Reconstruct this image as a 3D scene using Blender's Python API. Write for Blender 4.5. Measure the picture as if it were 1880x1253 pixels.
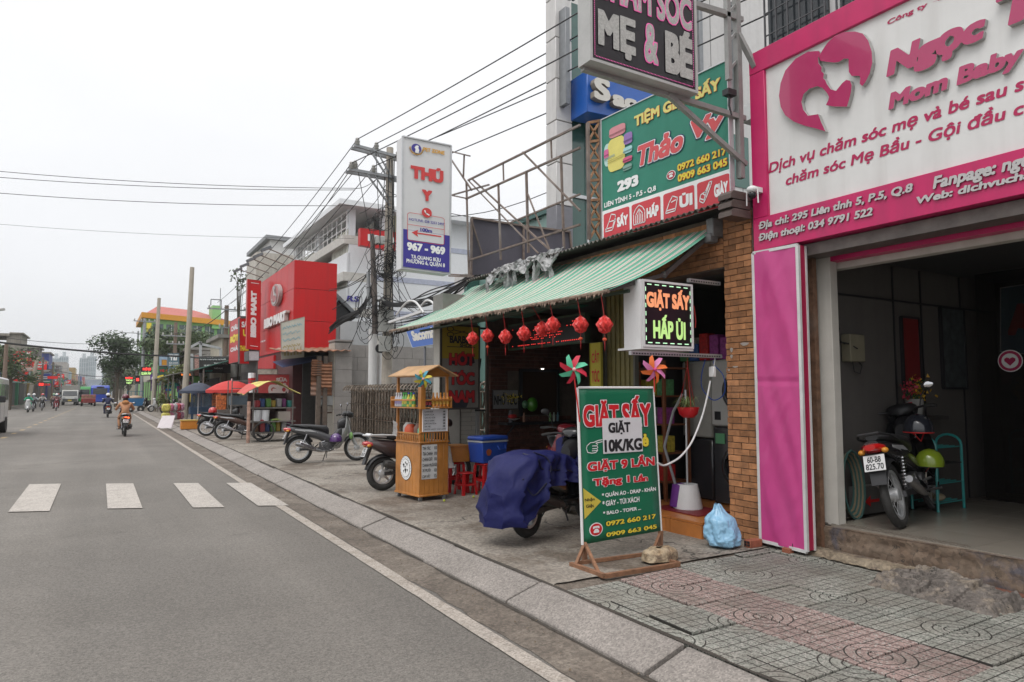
import bpy,math,random
import numpy as np
from mathutils import Vector,Matrix,noise as mnoise
random.seed(7)
R=math.radians
sc=bpy.context.scene
for o in list(bpy.data.objects):bpy.data.objects.remove(o)
COL=sc.collection
#camera
cd=bpy.data.cameras.new('camera');cam=bpy.data.objects.new('camera',cd);COL.objects.link(cam)
cd.sensor_width=36;cd.lens=23.99;cd.clip_start=.05;cd.clip_end=6000
cam.location=(0,0,1.6);cam.rotation_euler=(R(94.3585),0,R(-31.065));sc.camera=cam
#world, sun, exposure
w=bpy.data.worlds.new('World');sc.world=w;w.use_nodes=True
wn=w.node_tree;wn.nodes.clear()
def N(t,k,**kw):
 n=t.nodes.new(k)
 for a,v in kw.items():setattr(n,a,v)
 return n
L=lambda t,a,b:t.links.new(a,b)
SUN_EL,SUN_ROT=R(62),R(150)
sky=N(wn,'ShaderNodeTexSky',sky_type='NISHITA');sky.sun_disc=False
sky.sun_elevation=SUN_EL;sky.sun_rotation=SUN_ROT;sky.dust_density=4;sky.air_density=1
tc=N(wn,'ShaderNodeTexCoord');sx=N(wn,'ShaderNodeSeparateXYZ');L(wn,tc.outputs['Generated'],sx.inputs[0])
rp=N(wn,'ShaderNodeValToRGB');L(wn,sx.outputs[2],rp.inputs[0])
cr=rp.color_ramp;cr.elements[0].position=0;cr.elements[0].color=(.435,.445,.46,1)
cr.elements[1].position=1;cr.elements[1].color=(.99,.99,.99,1)
e=cr.elements.new(.12);e.color=(.475,.48,.492,1)
e=cr.elements.new(.45);e.color=(.56,.563,.572,1)
nz=N(wn,'ShaderNodeTexNoise');nz.inputs['Scale'].default_value=1.6;nz.inputs['Detail'].default_value=5
mp=N(wn,'ShaderNodeMapping');mp.inputs['Scale'].default_value=(1,1,3);L(wn,tc.outputs['Generated'],mp.inputs[0]);L(wn,mp.outputs[0],nz.inputs['Vector'])
mr=N(wn,'ShaderNodeMapRange');mr.inputs[3].default_value=12.9;mr.inputs[4].default_value=16.2;L(wn,nz.outputs[0],mr.inputs[0])
vm=N(wn,'ShaderNodeVectorMath',operation='SCALE');L(wn,rp.outputs[0],vm.inputs[0]);L(wn,mr.outputs[0],vm.inputs['Scale'])
mx=N(wn,'ShaderNodeMix',data_type='RGBA');mx.inputs[0].default_value=.94
L(wn,sky.outputs[0],mx.inputs['A']);L(wn,vm.outputs[0],mx.inputs['B'])
bg=N(wn,'ShaderNodeBackground');bg.inputs[1].default_value=.1;L(wn,mx.outputs['Result'],bg.inputs[0])
wo=N(wn,'ShaderNodeOutputWorld');L(wn,bg.outputs[0],wo.inputs[0])
sd=bpy.data.lights.new('sun','SUN');sd.energy=1.1;sd.angle=R(30);sd.color=(1,.97,.93)
sun=bpy.data.objects.new('sun',sd);COL.objects.link(sun)
sun.rotation_euler=(Vector((-.45,-.25,.85))).normalized().to_track_quat('Z','Y').to_euler();sun.location=(0,0,30)
sc.view_settings.view_transform='Standard';sc.view_settings.look='None';sc.view_settings.gamma=1
sc.view_settings.exposure=0.42;sc.view_settings.use_curve_mapping=False
sc.render.engine='CYCLES';sc.cycles.use_denoising=True
sc.cycles.max_bounces=6;sc.cycles.diffuse_bounces=3;sc.cycles.glossy_bounces=3;sc.cycles.transparent_max_bounces=8
sc.cycles.transmission_bounces=4;sc.cycles.volume_bounces=0;sc.cycles.sample_clamp_indirect=4
#survey: where a sight line meets a known plane
_F=1253.;_p=math.atan(95.5/_F);_y=math.atan(757/math.hypot(_F,95.5))
_fw=Vector((math.sin(_y)*math.cos(_p),math.cos(_y)*math.cos(_p),math.sin(_p)))
_rt=Vector((math.cos(_y),-math.sin(_y),0));_up=_rt.cross(_fw);EYE=Vector((0,0,1.6))
def _ray(px,py):return _fw*_F+_rt*(px-940)-_up*(py-626.5)
def PX(px,py,x):d=_ray(px,py);return EYE+d*(x/d.x)
def PY(px,py,y):d=_ray(px,py);return EYE+d*(y/d.y)
def PG(px,py,z=0.):d=_ray(px,py);return EYE+d*((z-1.6)/d.z)
#materials
MATS={}
def M(name,col=(.5,.5,.5),rough=.6,metal=0.,nv=.12,ns=7.,bump=.12,bs=None,streak=0.,rand=0.,emit=0.,alpha=1.,spec=.5,dirt=0.,dcol=(.12,.10,.08),coat=0.,local=False,sheen=0.):
 if name in MATS:return MATS[name]
 m=bpy.data.materials.new(name);m.use_nodes=True;t=m.node_tree;b=t.nodes['Principled BSDF']
 b.inputs['Roughness'].default_value=rough;b.inputs['Metallic'].default_value=metal
 b.inputs['Specular IOR Level'].default_value=spec;b.inputs['Coat Weight'].default_value=coat
 if sheen:b.inputs['Sheen Weight'].default_value=sheen
 c4=(*col,1)
 if local:g=N(t,'ShaderNodeTexCoord').outputs['Object']
 else:g=N(t,'ShaderNodeNewGeometry').outputs['Position']
 out=None
 if nv>0 or bump>0:
  n1=N(t,'ShaderNodeTexNoise');n1.inputs['Scale'].default_value=ns;n1.inputs['Detail'].default_value=5;n1.inputs['Roughness'].default_value=.6
  L(t,g,n1.inputs['Vector'])
  r1=N(t,'ShaderNodeMapRange');r1.inputs[1].default_value=.3;r1.inputs[2].default_value=.7
  r1.inputs[3].default_value=1-nv;r1.inputs[4].default_value=1+nv;L(t,n1.outputs[0],r1.inputs[0])
  v=N(t,'ShaderNodeVectorMath',operation='SCALE');v.inputs[0].default_value=col;L(t,r1.outputs[0],v.inputs['Scale']);out=v.outputs[0]
 if rand:
  oi=N(t,'ShaderNodeObjectInfo');r2=N(t,'ShaderNodeMapRange');r2.inputs[3].default_value=1-rand;r2.inputs[4].default_value=1+rand
  L(t,oi.outputs['Random'],r2.inputs[0]);v=N(t,'ShaderNodeVectorMath',operation='SCALE')
  if out:L(t,out,v.inputs[0])
  else:v.inputs[0].default_value=col
  L(t,r2.outputs[0],v.inputs['Scale']);out=v.outputs[0]
 def over(fac_scale,vec_scale,amount,dc,lo=.5,hi=.75):
  nonlocal out
  mpg=N(t,'ShaderNodeMapping');mpg.inputs['Scale'].default_value=vec_scale;L(t,g,mpg.inputs[0])
  nn=N(t,'ShaderNodeTexNoise');nn.inputs['Scale'].default_value=fac_scale;nn.inputs['Detail'].default_value=6;L(t,mpg.outputs[0],nn.inputs['Vector'])
  rr=N(t,'ShaderNodeMapRange');rr.inputs[1].default_value=lo;rr.inputs[2].default_value=hi;rr.inputs[4].default_value=amount;L(t,nn.outputs[0],rr.inputs[0])
  x=N(t,'ShaderNodeMix',data_type='RGBA');L(t,rr.outputs[0],x.inputs[0])
  if out:L(t,out,x.inputs['A'])
  else:x.inputs['A'].default_value=c4
  x.inputs['B'].default_value=(*dc,1);out=x.outputs['Result']
 if streak:over(1.0,(7,7,.5),streak,dcol,.45,.75)
 if dirt:over(1.3,(1,1,1),dirt,dcol,.5,.72)
 if out:L(t,out,b.inputs['Base Color'])
 else:b.inputs['Base Color'].default_value=c4
 if bump:
  n3=N(t,'ShaderNodeTexNoise');n3.inputs['Scale'].default_value=bs or ns*6;n3.inputs['Detail'].default_value=4;L(t,g,n3.inputs['Vector'])
  bp=N(t,'ShaderNodeBump');bp.inputs['Strength'].default_value=bump;bp.inputs['Distance'].default_value=.02;L(t,n3.outputs[0],bp.inputs['Height']);L(t,bp.outputs[0],b.inputs['Normal'])
 if emit:
  b.inputs['Emission Color'].default_value=c4;b.inputs['Emission Strength'].default_value=emit
 if alpha<1:b.inputs['Alpha'].default_value=alpha
 MATS[name]=m;return m
def glass(name,col=(.8,.85,.85),alpha=.25,rough=.03):
 if name in MATS:return MATS[name]
 m=M(name,col,rough=rough,nv=0,bump=0,alpha=alpha,spec=.6);return m
def paint(name,col,rough=.3,nv=.05,coat=.5,dirt=.0):return M(name,col,rough=rough,nv=nv,ns=5,bump=.0,coat=coat,local=True,dirt=dirt)
def flat(name,col,rough=.55):return M(name,col,rough=rough,nv=.05,ns=9,bump=0)
def lit(name,col,e):return M(name,col,rough=.5,nv=0,bump=0,emit=e)
#mesh builder
W={}
class MB:
 def __init__(s):s.v=[];s.f=[];s.mi=[];s.m=0;s.T=None
 def add(s,vs,fs):
  n=len(s.v)
  if s.T is not None:vs=[s.T@Vector(p)for p in vs]
  s.v.extend(tuple(p)for p in vs);s.f.extend(tuple(i+n for i in f)for f in fs);s.mi.extend([s.m]*len(fs));return s
 def box(s,a,b):
  x0,y0,z0=a;x1,y1,z1=b
  if x0>x1:x0,x1=x1,x0
  if y0>y1:y0,y1=y1,y0
  if z0>z1:z0,z1=z1,z0
  return s.add([(x0,y0,z0),(x1,y0,z0),(x1,y1,z0),(x0,y1,z0),(x0,y0,z1),(x1,y0,z1),(x1,y1,z1),(x0,y1,z1)],[(0,3,2,1),(4,5,6,7),(0,1,5,4),(1,2,6,5),(2,3,7,6),(3,0,4,7)])
 def hexa(s,p):
  return s.add(p,[(0,3,2,1),(4,5,6,7),(0,1,5,4),(1,2,6,5),(2,3,7,6),(3,0,4,7)])
 def slab(s,q,n,d):
  q=[Vector(p)for p in q];n=Vector(n).normalized()
  return s.add(q+[p-n*d for p in q],[(0,1,2,3),(7,6,5,4),(0,4,5,1),(1,5,6,2),(2,6,7,3),(3,7,4,0)])
 def quad(s,*p):return s.add(p,[tuple(range(len(p)))])
 def tube(s,pts,r,n=8,caps=True,closed=False):
  pts=[Vector(p)for p in pts];k=len(pts)
  if k<2:return s
  rs=r if isinstance(r,(list,tuple))else[r]*k
  vs=[];ref=None
  for i,p in enumerate(pts):
   if closed:d=pts[(i+1)%k]-pts[i-1]
   else:d=pts[min(i+1,k-1)]-pts[max(i-1,0)]
   if d.length<1e-9:d=Vector((0,0,1))
   d.normalize()
   if ref is None:ref=Vector((0,0,1))if abs(d.z)<.9 else Vector((1,0,0))
   a=ref-d*ref.dot(d)
   if a.length<1e-6:a=Vector((1,0,0))-d*d.x
   a.normalize();b=d.cross(a);ref=a
   for j in range(n):
    t=2*math.pi*(j+.5)/n;vs.append(p+a*(math.cos(t)*rs[i])+b*(math.sin(t)*rs[i]))
  fs=[]
  for i in range(k if closed else k-1):
   i2=(i+1)%k
   for j in range(n):j2=(j+1)%n;fs.append((i*n+j,i*n+j2,i2*n+j2,i2*n+j))
  if caps and not closed:fs.append(tuple(range(n))[::-1]);fs.append(tuple((k-1)*n+j for j in range(n)))
  return s.add(vs,fs)
 def bar(s,a,b,w,h=None):
  a=Vector(a);b=Vector(b);h=h or w;d=(b-a).normalized()
  u=Vector((0,0,1))if abs(d.z)<.9 else Vector((0,1,0))
  x=d.cross(u).normalized()*(w/2);y=x.cross(d).normalized()*(h/2)
  c=[-x-y,x-y,x+y,-x+y]
  return s.add([a+q for q in c]+[b+q for q in c],[(0,1,2,3),(7,6,5,4),(0,4,5,1),(1,5,6,2),(2,6,7,3),(3,7,4,0)])
 def lathe(s,prof,c=(0,0,0),axis='z',n=16,a0=0,a1=360):
  c=Vector(c);vs=[];full=(a1-a0)>=360;m=n if full else n+1
  for r,h in prof:
   for j in range(m):
    t=R(a0+(a1-a0)*j/n);x,y=r*math.cos(t),r*math.sin(t)
    vs.append(c+Vector({'z':(x,y,h),'y':(x,h,y),'x':(h,x,y)}[axis]))
  fs=[]
  for i in range(len(prof)-1):
   for j in range(n):
    j2=(j+1)%m if full else j+1
    q=(i*m+j,i*m+j2,(i+1)*m+j2,(i+1)*m+j)
    fs.append(q if axis!='y' else q[::-1])
  cl=prof[0]==prof[-1]
  if full and not cl and prof[0][0]>1e-6:fs.append(tuple(range(m))[::-1])
  if full and not cl and prof[-1][0]>1e-6:fs.append(tuple((len(prof)-1)*m+j for j in range(m)))
  return s.add(vs,fs)
 def ball(s,c,r,sc=(1,1,1),n=12):
  pr=[(math.sin(math.pi*i/(n//2+2))*r,-math.cos(math.pi*i/(n//2+2))*r)for i in range(n//2+3)]
  k=len(s.v);old=s.T;s.T=None;s.lathe(pr,n=n);s.T=old
  c=Vector(c)
  for i in range(k,len(s.v)):
   p=s.v[i];q=Vector((p[0]*sc[0],p[1]*sc[1],p[2]*sc[2]))+c
   s.v[i]=tuple(old@q if old is not None else q)
  return s
 def grid(s,fn,nu,nv,thick=0,n=None):
  vs=[Vector(fn(i/nu,j/nv))for j in range(nv+1)for i in range(nu+1)]
  fs=[(j*(nu+1)+i,j*(nu+1)+i+1,(j+1)*(nu+1)+i+1,(j+1)*(nu+1)+i)for j in range(nv)for i in range(nu)]
  if thick:
   k=len(vs);off=Vector(n or(0,0,-1))*thick
   vs2=[p+off for p in vs];f2=[tuple(a+k for a in f[::-1])for f in fs]
   rim=[i for i in range(nu+1)]+[(j+1)*(nu+1)-1 for j in range(1,nu and nv+1)]+[nv*(nu+1)+i for i in range(nu-1,-1,-1)]+[j*(nu+1)for j in range(nv-1,0,-1)]
   f3=[(rim[a],rim[a-1],rim[a-1]+k,rim[a]+k)for a in range(len(rim))]
   return s.add(vs+vs2,fs+f2+f3)
  return s.add(vs,fs)
 def loft(s,secs,n=14,ex=2.4,axis='x'):
  """rings along x: (x, y, z, half width, half height[, exponent])"""
  vs=[]
  for q in secs:
   x,y,z,w_,h_=q[:5];e_=q[5]if len(q)>5 else ex
   for j in range(n):
    t=2*math.pi*j/n;c,d=math.cos(t),math.sin(t)
    vs.append((x,y+w_*math.copysign(abs(c)**(2/e_),c),z+h_*math.copysign(abs(d)**(2/e_),d)))
  fs=[(i*n+j,i*n+(j+1)%n,(i+1)*n+(j+1)%n,(i+1)*n+j)for i in range(len(secs)-1)for j in range(n)]
  return s.add(vs,fs+[tuple(range(n))[::-1],tuple((len(secs)-1)*n+j for j in range(n))])
 def prism(s,poly,O,U,V,d):
  O,U,V=Vector(O),Vector(U),Vector(V);n=U.cross(V).normalized()*d;k=len(poly)
  a=[O+U*p[0]+V*p[1]for p in poly]
  return s.add(a+[p+n for p in a],[tuple(range(k))[::-1],tuple(range(k,2*k))]+[(i,(i+1)%k,(i+1)%k+k,i+k)for i in range(k)])
 def build(s,name,mats,par=None,bevel=0,smooth=35,kind=None,sub=0,seg=1):
  me=bpy.data.meshes.new(name);me.from_pydata(s.v,[],s.f);me.validate()
  if not isinstance(mats,(list,tuple)):mats=[mats]
  for m in mats:me.materials.append(m)
  if len(mats)>1 and len(me.polygons)==len(s.mi):me.polygons.foreach_set('material_index',s.mi)
  if par is not None and W.get(par.name)is not None:me.transform(W[par.name].inverted())
  if smooth:
   me.shade_smooth();me.set_sharp_from_angle(angle=R(smooth))
  o=bpy.data.objects.new(name,me);COL.objects.link(o)
  if par is not None:o.parent=par;W[o.name]=W.get(par.name)
  if bevel:
   b=o.modifiers.new('bevel','BEVEL');b.width=bevel;b.segments=seg;b.limit_method='ANGLE';b.angle_limit=R(40)
  if sub:q=o.modifiers.new('sub','SUBSURF');q.levels=sub;q.render_levels=sub
  if kind:o['kind']=kind
  return o
def tag(o,label,cat,group=None):
 o['label']=label;o['category']=cat
 if group:o['group']=group
 return o
def thing(name,label,cat,loc=(0,0,0),rot=0,group=None):
 o=bpy.data.objects.new(name,None);COL.objects.link(o);o.empty_display_size=.1
 o.location=loc;o.rotation_euler=(0,0,rot);tag(o,label,cat,group)
 W[o.name]=Matrix.Translation(Vector(loc))@Matrix.Rotation(rot,4,'Z');return o
def wrap(par):return par
def dup(root,loc=None,rot=None,label=None,group=None,swap=None):
 r=root.copy();COL.objects.link(r)
 if loc is not None:r.location=loc
 if rot is not None:r.rotation_euler=(0,0,rot)
 if label:r['label']=label
 if group:r['group']=group
 def rec(src,dst):
  for ch in src.children:
   c=ch.copy();COL.objects.link(c);c.parent=dst
   if swap and c.type=='MESH':
    ms=[s_.material for s_ in c.material_slots]
    if any(m and m.name in swap for m in ms):
     c.data=c.data.copy()
     for i,m in enumerate(ms):
      if m and m.name in swap:c.data.materials[i]=swap[m.name]
   rec(ch,c)
 rec(root,r);return r
def one(name,mb,mat,label,cat,group=None,bevel=0,smooth=35,sub=0):
 return tag(mb.build(name,mat,None,bevel=bevel,smooth=smooth,sub=sub),label,cat,group)
def struct(name,mb,mat,par=None,**k):
 o=mb.build(name,mat,par,**k)
 if par is None:o['kind']='structure'
 return o
#lettering
import numpy as np
_tc={}
def glyphs(s,bold=.02,cell=.026):
 """outline of the words as a distance field, contoured at the wanted weight: polygons plus rim segments"""
 k=(s,round(bold,3),cell)
 if k in _tc:return _tc[k]
 if(s,cell)not in _tc:
  cu=bpy.data.curves.new('t','FONT');cu.body=s;cu.size=1;cu.resolution_u=4;cu.fill_mode='NONE'
  o=bpy.data.objects.new('t',cu);COL.objects.link(o);me=bpy.data.meshes.new_from_object(o,depsgraph=None)
  V=np.array([p.co[:2]for p in me.vertices]).reshape(-1,2);E_=np.array([tuple(e.vertices)for e in me.edges]).reshape(-1,2)
  bpy.data.objects.remove(o);bpy.data.meshes.remove(me);bpy.data.curves.remove(cu)
  x0,y0=V.min(0);x1,y1=V.max(0);mg=.16;nx=int((x1-x0+2*mg)/cell)+2;ny=int((y1-y0+2*mg)/cell)+2
  gx=x0-mg+np.arange(nx)*cell;gy=y0-mg+np.arange(ny)*cell;F=np.full((nx,ny),-1.0);A=V[E_[:,0]];B=V[E_[:,1]]
  lo=np.minimum(A[:,0],B[:,0]);hi=np.maximum(A[:,0],B[:,0])
  for c in range(0,nx,12):
   xs=gx[c:c+12];m=(hi>xs[0]-mg)&(lo<xs[-1]+mg)
   if not m.any():continue
   a=A[m];b=B[m];P=np.stack(np.meshgrid(xs,gy,indexing='ij'),-1)[:,:,None,:]
   d=b-a;L2=(d**2).sum(1)+1e-12;t=np.clip(((P-a)*d).sum(-1)/L2,0,1);dl=np.abs((a+t[...,None]*d)-P);ix=(dl**2).sum(-1).argmin(-1);dl=np.take_along_axis(dl,ix[...,None,None],2)[:,:,0];dist=((dl**6).sum(-1))**(1/6)
   px,py=P[...,0],P[...,1];up_=(a[:,0]<=px)&(b[:,0]>px);dn=(b[:,0]<=px)&(a[:,0]>px)
   dx=np.where(np.abs(d[:,0])<1e-12,1e-12,d[:,0]);yi=a[:,1]+(px-a[:,0])/dx*d[:,1];ab=yi>py
   wnd=(up_&ab).sum(-1)-(dn&ab).sum(-1);F[c:c+12]=np.where(wnd!=0,dist,-dist)
  _tc[(s,cell)]=(F,gx,gy,(x0,y0,x1,y1))
 F,gx,gy,bb=_tc[(s,cell)];G_=F+bold+1e-5;ins=G_>0
 n4=ins[:-1,:-1].astype(int)+ins[1:,:-1]+ins[1:,1:]+ins[:-1,1:];vs=[];fs=[];rim=[]
 for j in range(n4.shape[1]):
  row=n4[:,j];full=np.flatnonzero(row==4)
  if len(full):
   for g_ in np.split(full,np.flatnonzero(np.diff(full)>1)+1):
    a,b=gx[g_[0]],gx[g_[-1]+1];n=len(vs);vs+=[(a,gy[j]),(b,gy[j]),(b,gy[j+1]),(a,gy[j+1])];fs.append((n,n+1,n+2,n+3))
 for i,j in zip(*np.nonzero((n4>0)&(n4<4))):
  cs=[(i,j),(i+1,j),(i+1,j+1),(i,j+1)];n=len(vs);cnt=0;ex=[]
  for q in range(4):
   p,r=cs[q],cs[(q+1)%4];fp,fr_=G_[p],G_[r]
   if fp>0:vs.append((gx[p[0]],gy[p[1]]));cnt+=1
   if(fp>0)!=(fr_>0):
    t=fp/(fp-fr_);vs.append((gx[p[0]]+(gx[r[0]]-gx[p[0]])*t,gy[p[1]]+(gy[r[1]]-gy[p[1]])*t));ex.append((n+cnt,fp>0));cnt+=1
  if cnt>2:fs.append(tuple(range(n,n+cnt)))
  if len(ex)==2:rim.append((ex[0][0],ex[1][0])if ex[0][1]else(ex[1][0],ex[0][0]))
 _tc[k]=(np.array(vs),fs,rim,bb);return _tc[k]
def bil(q,u,v):
 a=q[0].lerp(q[1],u);b=q[3].lerp(q[2],u);return a.lerp(b,v)
def qn(q):return(q[1]-q[0]).cross(q[3]-q[0]).normalized()
def text(par,s,q,box,mat,off=.004,bold=.03,shear=0.,ext=0.,name='lettering',wide=None,ref=None,cell=None):
 """lettering s mapped into box (u0,v0,u1,v1) of quad q (BL,BR,TR,TL), raised by off; ext gives it depth"""
 u0,v0,u1,v1=box
 if cell is None:
  hgt=((q[3]-q[0])*(v1-v0)).length;d=(bil(q,u0,v0)-EYE).length;px=hgt/d*680;cell=.022 if px>30 else(.032 if px>14 else .05)
 v,f,rim,bb=glyphs(s,bold,cell);e_=bold if ref is None else ref
 if len(v)==0:return None
 if s.upper()==s:
  v=v.copy();yy=v[:,1];v[:,1]=np.where(yy>.70,.70+(yy-.70)*.62,np.where(yy<-.04,-.04+(yy+.04)*.7,yy))
  b3=bb[3]if bb[3]<.70 else .70+(bb[3]-.70)*.62;b1=bb[1]if bb[1]>-.04 else-.04+(bb[1]+.04)*.7;bb=(bb[0],b1,bb[2],b3)
 x0,y0,x1,y1=bb[0]-e_,bb[1]-e_,bb[2]+e_,bb[3]+e_;n=qn(q);ks=shear*(v1-v0)*(q[3]-q[0]).length/(q[1]-q[0]).length
 a=(v[:,0]-x0)/(x1-x0);b=(v[:,1]-y0)/(y1-y0);u=(u0+(u1-u0)*a+ks*(b-.5))[:,None];w_=(v0+(v1-v0)*b)[:,None]
 Q0,Q1,Q2,Q3=[np.array(p)for p in q];P=(Q0*(1-u)+Q1*u)*(1-w_)+(Q3*(1-u)+Q2*u)*w_+np.array(n)*off
 mb=MB()
 if ext:
  k=len(P);mb.add(np.concatenate([P,P+np.array(n)*ext]).tolist(),[tuple(i+k for i in fc)for fc in f]);sd=[(a_,b_,b_+k,a_+k)for a_,b_ in rim]
  mb.f+=sd;mb.mi+=[1]*len(sd)
  return mb.build(name,mat if isinstance(mat,(list,tuple))else[mat,mat],par,smooth=0)
 mb.add(P.tolist(),f)
 return mb.build(name,mat[0]if isinstance(mat,(list,tuple))else mat,par,smooth=0)
def decal(par,q,box,mat,off=.003,name='print',poly=None):
 u0,v0,u1,v1=box;n=qn(q);poly=poly or[(0,0),(1,0),(1,1),(0,1)]
 mb=MB();mb.add([bil(q,u0+(u1-u0)*a,v0+(v1-v0)*b)+n*off for a,b in poly],[tuple(range(len(poly)))])
 return mb.build(name,mat,par,smooth=0)
def circ(n=20,r=.5,c=(.5,.5),a0=0,a1=360):return[(c[0]+r*math.cos(R(a0+(a1-a0)*i/n)),c[1]+r*math.sin(R(a0+(a1-a0)*i/n)))for i in range(n+(a1-a0<360))]
def rrect(r=.1,asp=1.,n=4):
 p=[]
 for cx,cy,a in((1-r,r*asp,-90),(1-r,1-r*asp,0),(r,1-r*asp,90),(r,r*asp,180)):
  for i in range(n+1):t=R(a+90*i/n);p.append((cx+r*math.cos(t),cy+r*asp*math.sin(t)))
 return p
def strokes(par,q,lines,w,mat,off=.004,name='drawing'):
 """ink lines (lists of (u,v)) of width w metres on quad q"""
 n=qn(q);mb=MB()
 for ln in lines:
  P=[bil(q,a,b)+n*off for a,b in ln]
  for i in range(len(P)-1):
   d=P[i+1]-P[i]
   if d.length<1e-6:continue
   t=d.normalized().cross(n)*(w/2);e_=d.normalized()*(w/3)
   mb.add([P[i]-t-e_,P[i]+t-e_,P[i+1]+t+e_,P[i+1]-t+e_],[(0,1,2,3)][::1])
 return mb.build(name,mat,par,smooth=0)
def quadX(x,y0,y1,z0,z1,face=-1):
 a,b=(y1,y0)if face<0 else(y0,y1)
 return[Vector((x,a,z0)),Vector((x,b,z0)),Vector((x,b,z1)),Vector((x,a,z1))]
def quadY(y,x0,x1,z0,z1):
 return[Vector((x0,y,z0)),Vector((x1,y,z0)),Vector((x1,y,z1)),Vector((x0,y,z1))]
blk=M('black_plastic',(.02,.02,.022),rough=.45,nv=.1,bump=.05)
rub=M('tyre_rubber',(.03,.029,.028),rough=.85,nv=.25,ns=20,bump=.2)
chrome=M('chrome',(.7,.7,.72),rough=.18,metal=1,nv=.03,bump=0)
steel=M('grey_steel',(.35,.36,.37),rough=.45,metal=.7,nv=.15,ns=10,bump=.05)
alu=M('aluminium',(.55,.56,.57),rough=.4,metal=.6,nv=.08,bump=0)
white=M('white_paint',(.72,.72,.72),rough=.5,nv=.04,bump=.02)
wht=flat('white_print',(.8,.8,.8))
red=flat('red_print',(.62,.02,.02));black=flat('black_print',(.015,.015,.018));yel=flat('yellow_print',(.75,.6,.05))
rust=M('rusty_steel',(.16,.085,.05),rough=.85,nv=.4,ns=12,bump=.3,dirt=.5,dcol=(.28,.25,.22))
cable=M('cable_rubber',(.015,.015,.016),rough=.6,nv=.1,bump=0)
wood_dk=M('dark_wood',(.09,.05,.03),rough=.6,nv=.3,ns=10)
#ground
def speck(name,cols,base_scale,rough=.85,bump=.3,bscale=150,patch=None,pscale=.6,spk=None,cracks=0,lanes=0):
 """mottled mineral surface: two tones by big noise, fine grain, optional third patch tone and thin cracks"""
 if name in MATS:return MATS[name]
 m=bpy.data.materials.new(name);m.use_nodes=True;t=m.node_tree;b=t.nodes['Principled BSDF'];b.inputs['Roughness'].default_value=rough
 g=N(t,'ShaderNodeNewGeometry').outputs['Position']
 def nz(s,d=6,r=.6,dist=0):n=N(t,'ShaderNodeTexNoise');n.inputs['Scale'].default_value=s;n.inputs['Detail'].default_value=d;n.inputs['Roughness'].default_value=r;n.inputs['Distortion'].default_value=dist;L(t,g,n.inputs['Vector']);return n.outputs[0]
 def mr(x,a,b_,c=0,d=1):n=N(t,'ShaderNodeMapRange');L(t,x,n.inputs[0]);n.inputs[1].default_value=a;n.inputs[2].default_value=b_;n.inputs[3].default_value=c;n.inputs[4].default_value=d;return n.outputs[0]
 def mix(f,a,c,mode='MIX'):
  n=N(t,'ShaderNodeMix',data_type='RGBA',blend_type=mode);L(t,f,n.inputs[0])if not isinstance(f,float)else setattr(n.inputs[0],'default_value',f)
  for q,s in((a,'A'),(c,'B')):
   if isinstance(q,tuple):n.inputs[s].default_value=(*q,1)
   else:L(t,q,n.inputs[s])
  return n.outputs['Result']
 c=mix(mr(nz(base_scale),.35,.65),cols[0],cols[1])
 if patch:c=mix(mr(nz(pscale,8,.65,.4),.52,.62),c,patch)
 if lanes:
  mpp=N(t,'ShaderNodeMapping');mpp.inputs['Scale'].default_value=(1.1,.035,1);L(t,g,mpp.inputs[0]);nl=N(t,'ShaderNodeTexNoise');nl.inputs['Scale'].default_value=1;nl.inputs['Detail'].default_value=4;L(t,mpp.outputs[0],nl.inputs['Vector'])
  vm=N(t,'ShaderNodeVectorMath',operation='SCALE');L(t,c,vm.inputs[0]);L(t,mr(nl.outputs[0],.3,.7,1-lanes,1+lanes),vm.inputs['Scale']);c=vm.outputs[0]
  c=mix(mr(nz(1.7,3,.5),.66,.80,0,.55),c,(.06,.055,.05));c=mix(mr(nz(.23,5,.6),.50,.53,0,.10),c,(.09,.085,.08))
 vo=N(t,'ShaderNodeTexVoronoi');vo.inputs['Scale'].default_value=bscale*.8;L(t,g,vo.inputs['Vector'])
 sep=N(t,'ShaderNodeSeparateXYZ');L(t,vo.outputs['Color'],sep.inputs[0])
 gr=mr(sep.outputs[0],0,1,.72,1.28);vm=N(t,'ShaderNodeVectorMath',operation='SCALE');L(t,c,vm.inputs[0]);L(t,gr,vm.inputs['Scale']);c=vm.outputs[0]
 gr=mr(nz(bscale*.25,3),.3,.7,.85,1.15);vm=N(t,'ShaderNodeVectorMath',operation='SCALE');L(t,c,vm.inputs[0]);L(t,gr,vm.inputs['Scale']);c=vm.outputs[0]
 h=nz(bscale,3)
 if cracks:
  w_=N(t,'ShaderNodeVectorMath',operation='ADD');ns=N(t,'ShaderNodeTexNoise');ns.inputs['Scale'].default_value=2.5;ns.inputs['Detail'].default_value=6;L(t,g,ns.inputs['Vector']);L(t,g,w_.inputs[0]);L(t,ns.outputs['Color'],w_.inputs[1])
  v2=N(t,'ShaderNodeTexVoronoi',feature='DISTANCE_TO_EDGE');v2.inputs['Scale'].default_value=cracks;L(t,w_.outputs[0],v2.inputs['Vector'])
  k=mr(v2.outputs['Distance'],.0,.008,1,0);c=mix(k,c,(.03,.027,.024))
 L(t,c,b.inputs['Base Color'])
 bp=N(t,'ShaderNodeBump');bp.inputs['Strength'].default_value=bump;bp.inputs['Distance'].default_value=.01;L(t,h,bp.inputs['Height']);L(t,bp.outputs[0],b.inputs['Normal'])
 MATS[name]=m;return m
asphalt=speck('asphalt',((.132,.120,.106),(.166,.152,.136)),.35,bump=.5,bscale=130,patch=(.134,.122,.108),pscale=.5,lanes=.14)
concrete=speck('pavement_concrete',((.175,.15,.125),(.255,.228,.195)),1.1,bump=.5,bscale=60,patch=(.125,.10,.078),pscale=.9,cracks=.35)
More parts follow.
